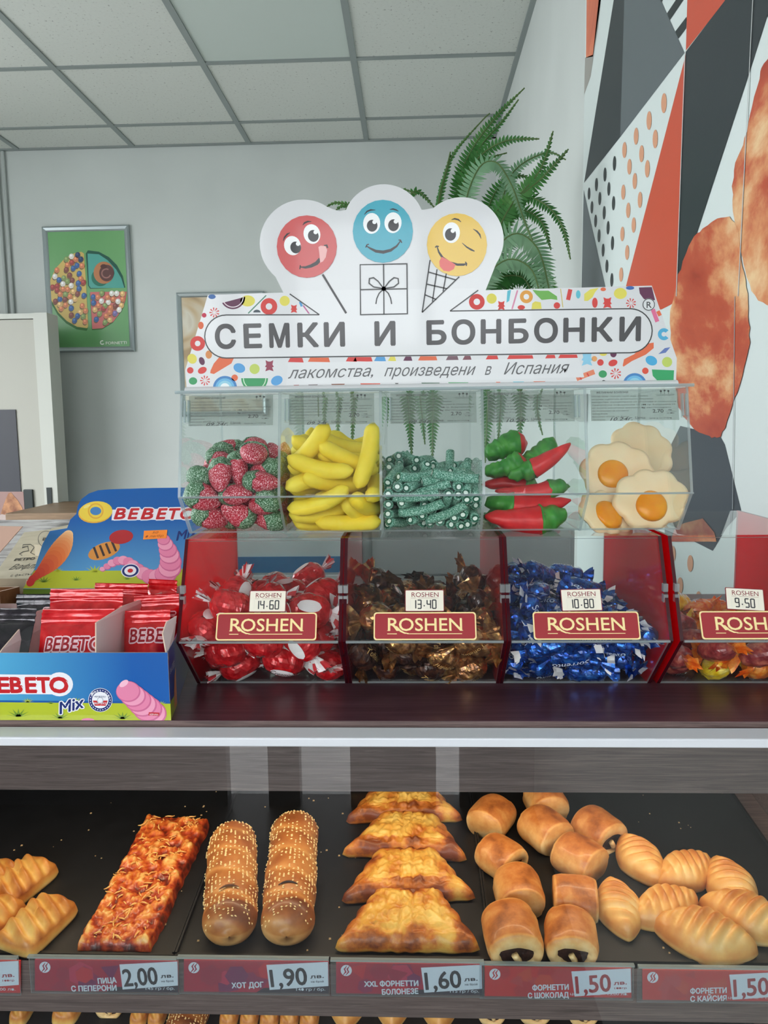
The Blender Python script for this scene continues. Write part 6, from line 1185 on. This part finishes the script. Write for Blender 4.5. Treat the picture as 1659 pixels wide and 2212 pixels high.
# plain pink jelly worm-shape sweet in place of the cartoon: a ringed sweet, no face
pk = [flat(c, .3, 1, 'carton') for c in ((228, 132, 168), (236, 158, 186), (206, 104, 146))]
for k in range(6):
    cx, cy, rr_ = 330-k*10.5, 1541-k*9.5, 30-abs(k-1)*1.2; q = [(cx+rr_*1.05*math.cos(t*PI/14), min(1557, cy+rr_*.9*math.sin(t*PI/14))) for t in range(28)]
    D.poly(q, pk[2], 5+k*.4); q = [(cx-1+rr_*.96*math.cos(t*PI/14), min(1557, cy-1+rr_*.82*math.sin(t*PI/14))) for t in range(28)]; D.poly(q, pk[0 if k % 2 else 1], 5.2+k*.4)
D.ell(268, 1476, 11, 6, flat((246, 190, 210), .3, 1, 'carton'), 8, -35)
D.ell(190, 1556, 14, 5, pk[0], 4, 0, 180, 360)
D.poly([(322, 1538), (345, 1539), (344, 1546), (321, 1545)], bred, 8); D.text('KERVAN', (324, 1544.5), (342, 1545), 4, bw, 9, .005)
D.build('front_print', fp)
# side print
nS = Vector((-(.634-.6015), -(BX1+.205), 0)).normalized(); 
if nS.x < 0: nS = -nS
a0 = Vector((BX1, .6015, 0)); b0 = Vector((-.205, .634, 0)); a1_ = Vector((-.205, .634, 0)); b1_ = Vector((-.25, .875, 0)); t2 = (b1_-a1_).normalized(); nS2 = Vector((t2.y, -t2.x, 0))
t1 = (b0-a0).normalized(); D = Decal((a0+nS*.0002, t1, Z, nS), .00006); L1 = (b0-a0).length
D.poly([(0, zo), (L1, zo), (L1, zo+.012), (0, zo+.015)], lime, 1); D.poly([(L1*.55, zo+.002), (L1, zo+.002), (L1, zo+.034), (L1*.75, zo+.028), (L1*.6, zo+.016)], flat((226, 130, 60), .3, 1, 'carton'), 2)
D.text('36', (L1*.12, zo+.037), (L1*.40, zo+.037), .0045, bw, 2, .01)
for k in range(3): D.line([(L1*.45, zo+.041-.002*k), (L1*.85, zo+.041-.002*k)], .0006, bw, 2)
D.build('side_print', cart)
# white card dividers and flap
def cardp(name, q, t=.0010, par=cart, mt=card_w):
    m = MB(); q = [Vector(v) for v in q]; n = (q[1]-q[0]).cross(q[2]-q[0]).normalized(); k = len(q)
    m.add(q+[v+n*t for v in q], [tuple(range(k-1, -1, -1)), tuple(range(k, 2*k))], mt); m.add(q+[v+n*t for v in q], [(i, (i+1) % k, (i+1) % k+k, i+k) for i in range(k)], card_edge); return m.build(name, par)
a = PY(208, 1345, .606); b = PY(263, 1308, .675)
cardp('divider', [(a.x, .6025, zo+.001), (a.x, .6025, cz1-.0005), (a.x, .606, a.z), (b.x+.002, .675, b.z), (b.x, .86, b.z-.02), (b.x, .86, zo+.001)])
a = PY(4, 1398, .606); b = PY(74, 1322, .675)
cardp('divider', [(a.x, .6025, zo+.001), (a.x, .6025, cz1-.001), (a.x, .606, cz1+.001), (b.x, .675, b.z), (b.x, .86, b.z-.02), (b.x, .86, zo+.001)])
a = PY(352, 1368, .606); b = PY(392, 1330, .640)
cardp('side_flap', [(BX1-.0012, .6025, cz1-.003), (a.x, .606, a.z), (a.x-.001, .62, a.z+.006), (b.x-.004, .640, b.z), (-.2068, .640, cz1-.002)])
# tall header card standing up at the back
HO = Vector((0, .872, PY(200, 1268, .872).z)); HV = Vector((0, .40, 1)).normalized(); HN = Vector((0, -1, .40)).normalized()
def hq(x, y): p = PP(x, y, HO, HN); return (p.x, (p-HO).dot(HV))
ho = [(50, 1272), (74, 1230), (92, 1175), (108, 1147), (145, 1141), (152, 1122), (165, 1110), (168, 1092), (176, 1078), (192, 1066), (212, 1059), (236, 1057), (330, 1054), (415, 1053), (447, 1060), (462, 1100), (440, 1160), (432, 1272)]
hb = grad('header_blue', (110, 184, 222), (16, 92, 168), 'Z', .02, .13)
m = MB(); m.prism([hq(*p) for p in ho], (HO, X, HV, HN), -.0012, hb, card_edge); hd = m.build('header_card', cart)
a = HO+X*hq(50, 1272)[0]+HV*hq(50, 1272)[1]; b = HO+X*hq(432, 1272)[0]+HV*hq(432, 1272)[1]
m = MB(); m.add([a, b, b+Vector((0, -.002, -.0155)), a+Vector((0, -.002, -.0155))], [(0, 3, 2, 1), (0, 1, 2, 3)], limed); m.build('header_fold', cart)
D = Decal((HO, X, HV, HN), .00008, hq)
D.poly([(50, 1271), (74, 1232), (150, 1233), (428, 1232), (430, 1271)], lime, 1)
for x, y, s_, c in ((95, 1258, 1.1, limed), (165, 1254, .8, limed), (205, 1236, 1.3, lime), (125, 1235, .8, lime), (275, 1252, .7, limed), (390, 1236, 1.2, lime)): tuft(D, x, y, s_, c, 2)
for bd, c, l in ((.12, bw, 2), (.045, bred, 3.6)):
    for t, a, b in (('B', 247, 270), ('E', 277, 299), ('B', 305, 330), ('E', 338, 360), ('T', 365, 388), ('O', 390, 420)): D.text(t, (a, 1121), (b, 1120.5), 23, c, l, bd, .18)
D.poly([(243, 1101), (415, 1098), (415, 1122), (241, 1124)], bw, 1.5)
D.text('Mix', (381, 1168), (428, 1158), 20, bnavy, 3, .02, .35)
rg = [flat(c, .3, 1, 'carton') for c in ((238, 208, 70), (226, 170, 60), (70, 130, 190), (244, 226, 130))]
D.ell(206, 1107, 37, 23, rg[1], 2, -6); D.ell(207, 1105, 36, 22, rg[0], 3, -6); D.ring(207, 1104, 14, 17, rg[1], 4); D.ell(207, 1104, 12, 9, rg[2], 5); D.ell(188, 1094, 8, 3, rg[3], 4, -25)
og = [flat(c, .3, 1, 'carton') for c in ((240, 176, 110), (226, 110, 52), (198, 40, 44), (250, 206, 150))]
for k in range(16):
    t = k/15; c0, c1 = ((250, 206, 150), (232, 120, 58)) if t < .5 else ((232, 120, 58), (196, 40, 44)); q = (t*2) % 1 if t < 1 else 1
    cx, cy = 146-84*t, 1158+100*t; cx += 12*math.sin(PI*t); rr_ = 10+20*math.sin(PI*min(1, t*1.05+.08))**1.2*(1-.35*t); cx = max(cx, 60+(1262-cy)*.22+rr_*.55)
    D.ell(cx, cy, rr_, rr_*.8, flat(tuple(int(c0[j]+(c1[j]-c0[j])*q) for j in range(3)), .3, 1, 'carton'), 3+k*.12, -50, n=20)
br = [flat(c, .3, 1, 'carton') for c in ((212, 142, 62), (60, 46, 44), (178, 34, 40), (40, 66, 110))]
D.ell(225, 1190, 36, 17, br[0], 3, -20)
for k in range(4): D.line([(203+k*13, 1182-k*4), (212+k*13, 1206-k*5)], 5, br[1], 4)
D.ell(262, 1160, 26, 15, br[2], 5, -8)
wl = [(222, 1230, 6), (232, 1224, 8), (243, 1217, 10), (255, 1212, 11), (267, 1211, 12), (278, 1214, 12), (288, 1221, 13), (298, 1230, 15), (310, 1239, 17), (325, 1246, 19), (342, 1247, 21), (358, 1241, 24), (367, 1228, 25), (369, 1214, 24), (367, 1200, 22), (363, 1188, 20), (358, 1176, 17), (354, 1166, 14)]
for k, (cx, cy, rr_) in enumerate(wl): D.ell(cx, cy, rr_, rr_*.86, pk[2], 3+k*.2, n=18); D.ell(cx-1, cy-1, rr_*.92, rr_*.76, pk[0 if k % 2 else 1], 3.1+k*.2, n=18)
for k, (rr_, c_) in enumerate(((20, bw), (18, bnavy), (13, bw), (6, bred))): D.ell(282, 1233, rr_, rr_*.74, c_, 8+k, -8)
D.build('header_print', hd)
osk = root('price_sticker', 'small orange handwritten price sticker on the blue header card', 'sticker', PP(336, 1155, HO, HN))
ps = [hq(*p) for p in ((312, 1147), (362, 1145), (360, 1163), (310, 1166))]; m = MB(); m.prism(ps, (HO+HN*.0010, X, HV, HN), .0003, flat((250, 142, 34), .5, pre='sticker')); st_ = m.build('paper', osk)
D = Decal((HO+HN*.0014, X, HV, HN), .00006, hq); D.text('50', (329, 1153.5), (343, 1153), 5, flat((150, 70, 20), .5, pre='pen'), 1, 0, .3); D.text('0 лв/бр', (315, 1162), (354, 1160), 5, flat((150, 70, 20), .5, pre='pen'), 1, -.003, .3); D.build('handwriting', osk)

# sweets packets: crimped film pillows
film_r = foil('packet_red', (176, 8, 18), (206, 18, 28), (226, 40, 44), .22, .15, 60, .35); film_k = foil('packet_black', (24, 22, 28), (38, 34, 40), (62, 56, 62), .2, .3, 60, .35)
def packet(px, py, y, w, h, tilt, rz, film, label, txt=None, tz=.0, low=None, group=None, tx=(-.36, .36)):
    p = PY(px, py, y); r = root('sweets_packet', label, 'sweets packet', (0, 0, 0), group); mb = MB(); vs = []; NX, NZ = 26, 40
    def surf(u, v, s_):
        # u -1..1, v 0 (top) .. 1 (bottom); top 16% is the crimped seal
        e = max(0, (v-.15)/.85); bul = .0105*math.sin(PI*min(1, e))**.6*(1-abs(u)**3) if v > .15 else 0
        cr = .0009*math.sin(v*h/.0026*2*PI/2) if v < .17 else 0
        wr = .0008*N3((u*w*.5, v*h, 1+w), 70)*(1 if v > .15 else .7)
        return Vector((u*w/2*(1-.05*math.sin(PI*e) if v > .15 else 1), s_*(bul+.0003)+cr+wr*2, -v*h))
    for s_ in (-1, 1):
        o = len(mb.v); q = [surf(-1+2*i/NX, j/NZ, s_) for j in range(NZ+1) for i in range(NX+1)]
        f = [(j*(NX+1)+i, (j+1)*(NX+1)+i, (j+1)*(NX+1)+i+1, j*(NX+1)+i+1) for j in range(NZ) for i in range(NX)]
        mb.add(q, f if s_ < 0 else [g[::-1] for g in f], film)
    mb.build('film', r, True, world=False)
    if txt:
        for bd, c, l, nm_ in ((.10, pbr('packet_text_edge', (236, 200, 206), .35), .0006, 'lettering_outline'), (.02, pbr('packet_text', (150, 20, 34), .35), .0009, 'lettering')):
            vs_, fs_, tw_2 = tgeo(txt, 0, 0); q = []; t_ = MB()
            for kk in range(9):
              q = []; du, dv = (bd*math.cos(kk*PI/4), bd*math.sin(kk*PI/4)) if kk else (0, 0)
              for v in vs_:
                v = (v[0]+du, v[1]+dv); u = tx[0]+(tx[1]-tx[0])*(v[0]/tw_2); vv = tz-(v[1]/CAP)*.15; s0 = surf(u*2, vv, -1); q.append(Vector((s0.x, s0.y-l-.0004-kk*.00001, s0.z)))
              t_.add(q, fs_, c)
            t_.build(nm_, r, world=False)
    r.location = p; r.rotation_euler = (tilt, 0, rz); return r
gp = 'red sweets packets in the carton'
packet(170, 1316, .655, .064, .082, -.42, .02, film_r, 'red BEBETO packet frontmost in the middle compartment', 'BEBETO', .46, group=gp, tx=(-.36, .44))
packet(188, 1272, .700, .070, .080, -.25, -.02, film_r, 'red sweets packet behind the frontmost one, its ribbed seal showing', None, group=gp)
packet(262, 1260, .775, .058, .075, -.12, -.10, film_r, 'red sweets packet leaning at the back against the header card', None, group=gp)
packet(319, 1318, .668, .040, .080, -.36, .10, film_r, 'red BEBETO packet at the front of the right compartment', 'BEBE', .36, group=gp, tx=(-.32, .40))
packet(338, 1284, .722, .042, .076, -.26, .22, film_r, 'red BEBETO packet second in the right compartment', 'EBE', .38, group=gp, tx=(-.1, .42))
packet(352, 1252, .79, .034, .072, -.15, -.25, film_r, 'red sweets packet rearmost in the right compartment, its corner raised', None, group=gp)
packet(18, 1314, .655, .052, .080, -.42, -.04, film_k, 'black sweets packet with a silvery seal at the front left', 'O', .50, tx=(-.4, .0))
packet(95, 1283, .770, .058, .072, -.10, 0, film_k, 'black sweets packet behind, showing the letters BA', 'BA', .34, tx=(.05, .40))
# brown carton and pink-lined flap at the far left
kr = noisy('kraft_card', [(.3, (134, 92, 58)), (.7, (158, 112, 74))], 60, 3, rough=.8)
kc = root('cardboard_carton', 'brown open cardboard carton behind the blue one, at the left edge', 'carton', (-.60, .98, ZT))
zk = PY(20, 1262, .90).z
def kp(name, q, mt=kr): cardp(name, q, .0025, kc, mt)
kx = PY(52, 1256, .93).x
kp('side_flap', [(kx-.004, .885, ZT+.0006), (kx-.004, .93, ZT+.0006), (kx, .935, PY(52, 1252, .935).z), (PY(0, 1285, .70).x-.06, .885, PY(-5, 1290, .885).z)])
kp('front_wall', [(kx-.30, .880, ZT+.0006), (kx-.008, .880, ZT+.0006), (kx-.008, .880, zk-.006), (kx-.30, .880, zk-.006)]); kp('back_wall', [(kx-.30, .933, ZT+.0006), (kx-.008, .933, ZT+.0006), (kx-.008, .933, zk-.010), (kx-.30, .933, zk-.010)])
kp('side_wall', [(kx-.010, .886, ZT+.0006), (kx-.010, .932, ZT+.0006), (kx-.010, .932, zk-.010), (kx-.010, .886, zk-.006)])
a = PY(20, 1145, .80); b = PY(0, 1205, .80)
kp('open_flap', [(b.x-.10, .800, b.z-.09), (b.x-.012, .800, b.z-.09), (b.x-.001, .80, b.z+.004), (a.x, .83, a.z), (a.x-.12, .83, a.z+.004)], pbr('flap_inside', (206, 168, 150), .8))
# wafers stand behind on a marbled ledge
led = root('marbled_ledge', 'pale marbled ledge behind the case carrying the wafer packs', 'ledge', (-.7, 1.35, 0))
mbm = noisy('marbled_film', [(.35, (110, 104, 108)), (.48, (176, 170, 172)), (.6, (206, 202, 204))], 9, 5, (1, 2, 1), rough=.25, dist=1.2)
zl = PY(60, 1200, 1.25).z; m = MB(); m.box((-1.3, 1.075, 0), (-.63, 1.75, zl-.02), mbm, .004); m.box((-1.3, 1.07, zl-.02), (-.63, 1.76, zl-.0005), mbm, .004); m.build('ledge_body', led)
m = MB(); m.box((-1.3, .945, ZT+.0008), (-.455, 1.07, zl-.0005), mbm, .003); m.build('ledge_lip', led)
pw_ = noisy('wafer_paper', [(.3, (196, 184, 158)), (.7, (214, 202, 178))], 30, 3, rough=.6)
def wafer(c, label, texts, h=.022, b0=.0006):
    q = [PZ(x, y, zl+h) for x, y in c]; r = root('wafer_pack', label, 'wafer pack', Vector((sum(v.x for v in q)/4, sum(v.y for v in q)/4, zl)), 'paper wafer packs on the ledge')
    u = (q[1]-q[0]).normalized(); m = MB(); n = Z
    m.prism([(v.x, v.y) for v in q], (Vector((0, 0, zl+b0)), X, Y, Z), h-b0, pw_); m.build('wrapper', r)
    wi = flat((84, 76, 66), .6, pre='wafer_ink')
    for n_, f_ in enumerate(texts): D = Decal((Vector((0, 0, zl+h)), X, Y, Z), .0002, lambda a_, b_: (lambda p: (p.x, p.y))(PZ(a_, b_, zl+h))); f_(D, wi); D.build('emblem' if n_ == 3 else 'lettering', r)
wafer([(-18, 1250), (70, 1250), (140, 1140), (52, 1150)], 'kraft paper wafer pack lying in front, lettered РЕТРО ВАФЛИ', [
    lambda D, k: D.text('РЕТРО', (30, 1212), (74, 1209), 5, k, 1, .03, .2), lambda D, k: D.text('Вафли', (18, 1231), (84, 1227), 11, k, 1, 0, .35), lambda D, k: D.text('с фъстък', (22, 1246), (72, 1242), 5, k, 1, 0, .3),
    lambda D, k: D.line([(48, 1200), (42, 1197), (50, 1192), (62, 1190), (60, 1180), (48, 1183), (50, 1177), (66, 1176), (74, 1182), (66, 1194), (78, 1200), (92, 1192), (90, 1180), (78, 1184), (82, 1190)], 1.6, k, 1)])
wafer([(74, 1176), (140, 1180), (168, 1130), (112, 1141)], 'second paper wafer pack behind with an oval emblem', [lambda D, k: D.ring(100, 1165, 17, 18.2, k, 1), lambda D, k: D.text('Ви', (92, 1168), (108, 1167), 6, k, 1, .02)], .040, .0226)
# second kraft sheet peeping out
o = None

# ================================================================ THE FERN
fm = noisy('fern_green', [(.3, (34, 92, 36)), (.55, (58, 124, 52)), (.75, (112, 164, 90))], 9, 3, rough=.5, sss=0); fpale = noisy('fern_pale', [(.3, (84, 132, 92)), (.7, (136, 176, 140))], 9, 3, rough=.5); stem = pbr('fern_stem', (86, 112, 60), .6)
fern = root('potted_fern', 'large green fern with arching and drooping fronds beside the wallpapered wall', 'plant', (.16, 2.0, 1.62))
pp_ = Vector((.16, 2.0, 1.62)); m = MB(); m.lathe([(.075, 0), (.095, .10), (.100, .105), (.100, .12), (.088, .12), (.084, .10)], pbr('fern_pot', (120, 84, 66), .6), 28, o=pp_); m.lathe([(.084, .095), (.0005, .100)], pbr('soil', (50, 38, 30), .9), 20, o=pp_); m.build('pot', fern, True)
br_ = root('plant_shelf', 'white bracket shelf on the right wall carrying the fern pot, behind the sign', 'bracket', (.28, 2.0, 1.60))
m = MB(); m.box((.04, 1.90, 1.604), (XR-.004, 2.10, 1.6195), pbr('bracket_white', (216, 218, 214), .5), .002); m.build('shelf', br_); m = MB(); m.prism([(.10, 1.603), (XR-.004, 1.603), (XR-.004, 1.45), (XR-.02, 1.45)], (Vector((0, 1.995, 0)), X, Z, Y), .010, pbr('bracket_white', (216, 218, 214), .5)); m.build('support', br_)
def bez(pts, n):
    out = []; P = [pts[0]]+pts+[pts[-1]]
    for k in range(1, len(P)-2):
        for i in range(n):
            t = i/n; out.append(.5*((2*P[k])+(-P[k-1]+P[k+1])*t+(2*P[k-1]-5*P[k]+4*P[k+1]-P[k+2])*t*t+(-P[k-1]+3*P[k]-3*P[k+1]+P[k+2])*t**3))
    out.append(P[-2]); return out
def frond(path, lw, side_=None, mat=fm, seed=0, tw=0, dens=.0085):
    random.seed(seed); pts = bez([Vector(p) for p in path], 14); mb = MB(); L = [0]
    for i in range(1, len(pts)): L.append(L[-1]+(pts[i]-pts[i-1]).length)
    mb.tube(pts[::3]+[pts[-1]], .0018, stem, 5); n = int(L[-1]/dens); k = 0
    for q in range(int(n*.06), n):
        s_ = L[-1]*q/n
        while k < len(L)-2 and L[k+1] < s_: k += 1
        t = (pts[k+1]-pts[k]); p = pts[k]+t*((s_-L[k])/max(1e-6, L[k+1]-L[k])); t.normalize()
        sd = side_ if side_ is not None else Vector((0, -1, .2)).cross(t)
        sd = (Vector(sd)-t*Vector(sd).dot(t)).normalized(); up = t.cross(sd); sd = (sd*math.cos(tw)+up*math.sin(tw)).normalized(); up = t.cross(sd)
        u = q/n; w = lw*min(1, u*6+.25)*min(1, (1-u)*2.6+.06)*random.uniform(.88, 1.1)
        for g in (-1, 1):
            d = (sd*g+t*.28+up*random.uniform(-.22, .10)-Z*.12).normalized(); a = p; hw = .0042; c = t*hw
            mb.add([a-c, a+c, a+d*w*.55+c*.9, a+d*w+t*.002, a+d*w*.55-c*.8], [(0, 1, 2, 3, 4)], mat)
    return mb.build('frond', fern)
def fp_(l, y0=1.96, y1=None):
    n = len(l); y1 = y1 if y1 is not None else y0
    return [PY(x, y, y0+(y1-y0)*i/(n-1)) for i, (x, y) in enumerate(l)]
B0 = (1010, 700)
fr_l = [([B0, (1000, 560), (985, 430), (1010, 340), (1065, 260), (1133, 190)], .022, fm, 2.0, 1.95), ([B0, (1005, 560), (1000, 430), (1030, 330), (1085, 262), (1120, 215)], .026, fm, 2.05, 2.0),
 ([B0, (1000, 540), (995, 420), (1030, 345), (1090, 305), (1165, 300)], .030, fm, 2.0, 1.9), ([(990, 700), (940, 560), (945, 460), (965, 370), (985, 325), (1040, 262), (1058, 245)], .011, fm, 2.0, 2.0),
 ([(990, 700), (935, 560), (948, 430), (962, 375), (973, 328)], .010, fm, 2.0, 2.0), ([B0, (1050, 560), (1100, 450), (1165, 370), (1195, 283)], .028, fm, 1.95, 1.85), ([B0, (1060, 540), (1110, 440), (1170, 385), (1228, 322)], .034, fm, 1.95, 1.85),
 ([B0, (1000, 480), (1030, 370), (1070, 350), (1105, 400), (1130, 470), (1150, 520)], .030, fpale, 1.92, 1.85), ([B0, (1050, 500), (1110, 425), (1175, 440), (1215, 490), (1232, 560)], .026, fm, 1.95, 1.85),
 ([B0, (1060, 560), (1110, 505), (1160, 535), (1185, 620), (1190, 680)], .040, fpale, 1.9, 1.85), ([B0, (1050, 600), (1100, 560), (1150, 585), (1170, 660)], .036, fpale, 1.88, 1.85), ([B0, (1050, 560), (1080, 450), (1110, 370), (1180, 330), (1222, 345)], .024, fpale, 2.1, 2.0),
 ([B0, (1040, 520), (1080, 470), (1130, 455), (1170, 480), (1190, 540)], .032, fm, 2.05, 2.0), ([B0, (1040, 560), (1055, 450), (1090, 390), (1130, 380), (1165, 400)], .030, fm, 2.1, 2.1), ([B0, (1000, 560), (985, 460), (1005, 380), (1050, 345), (1095, 330)], .028, fm, 2.1, 2.1),
 ([B0, (1060, 640), (1120, 590), (1180, 610), (1200, 680)], .036, fm, 1.95, 1.9), ([B0, (1040, 640), (1080, 600), (1130, 600), (1150, 640)], .040, fm, 1.95, 1.9), ([(990, 700), (900, 560), (880, 450), (900, 412), (940, 450)], .024, fm, 2.05, 2.05), ([(990, 700), (900, 600), (850, 440), (870, 410), (900, 420)], .022, fm, 2.0, 2.0),
 ([(990, 700), (860, 560), (780, 460), (730, 438), (700, 450)], .026, fm, 2.05, 2.05), ([(990, 690), (880, 640), (790, 500), (745, 445), (712, 470)], .024, fm, 2.0, 2.0),
 ([(985, 690), (870, 640), (800, 700), (770, 820), (762, 930), (760, 1000)], .016, fm, 1.95, 1.95), ([(985, 690), (850, 640), (760, 720), (735, 850), (728, 950), (722, 990)], .018, fm, 1.98, 1.98), ([(985, 700), (850, 660), (740, 740), (705, 850), (700, 940), (695, 985)], .015, fm, 1.92, 1.92), ([(985, 690), (860, 620), (720, 690), (690, 800), (688, 900)], .012, fm, 2.0, 2.0),
 ([(995, 700), (900, 690), (880, 800), (884, 900), (890, 990)], .028, fm, 1.95, 1.95), ([(1000, 700), (950, 700), (938, 800), (935, 900), (934, 995)], .028, fm, 1.95, 1.95), ([(1000, 700), (925, 700), (905, 800), (912, 900), (918, 960)], .024, fpale, 1.9, 1.9), ([(1005, 700), (840, 690), (834, 800), (836, 900), (830, 960)], .014, fm, 2.0, 2.0),
 ([(1010, 700), (1050, 680), (1056, 800), (1052, 900), (1048, 1000)], .026, fm, 1.95, 1.95), ([(1020, 700), (1110, 680), (1120, 800), (1125, 900), (1118, 960)], .030, fm, 1.95, 1.95), ([(1020, 700), (1140, 690), (1165, 800), (1160, 880), (1172, 940)], .026, fpale, 1.9, 1.9), ([(1015, 700), (1085, 690), (1085, 800), (1080, 900), (1075, 960)], .024, fpale, 1.9, 1.9)]
for i, (l, w, mt, ya, yb_) in enumerate(fr_l):
    frond(fp_(l, ya, yb_), w, mat=mt, seed=i+1, tw=random.Random(i).uniform(-.5, .5))
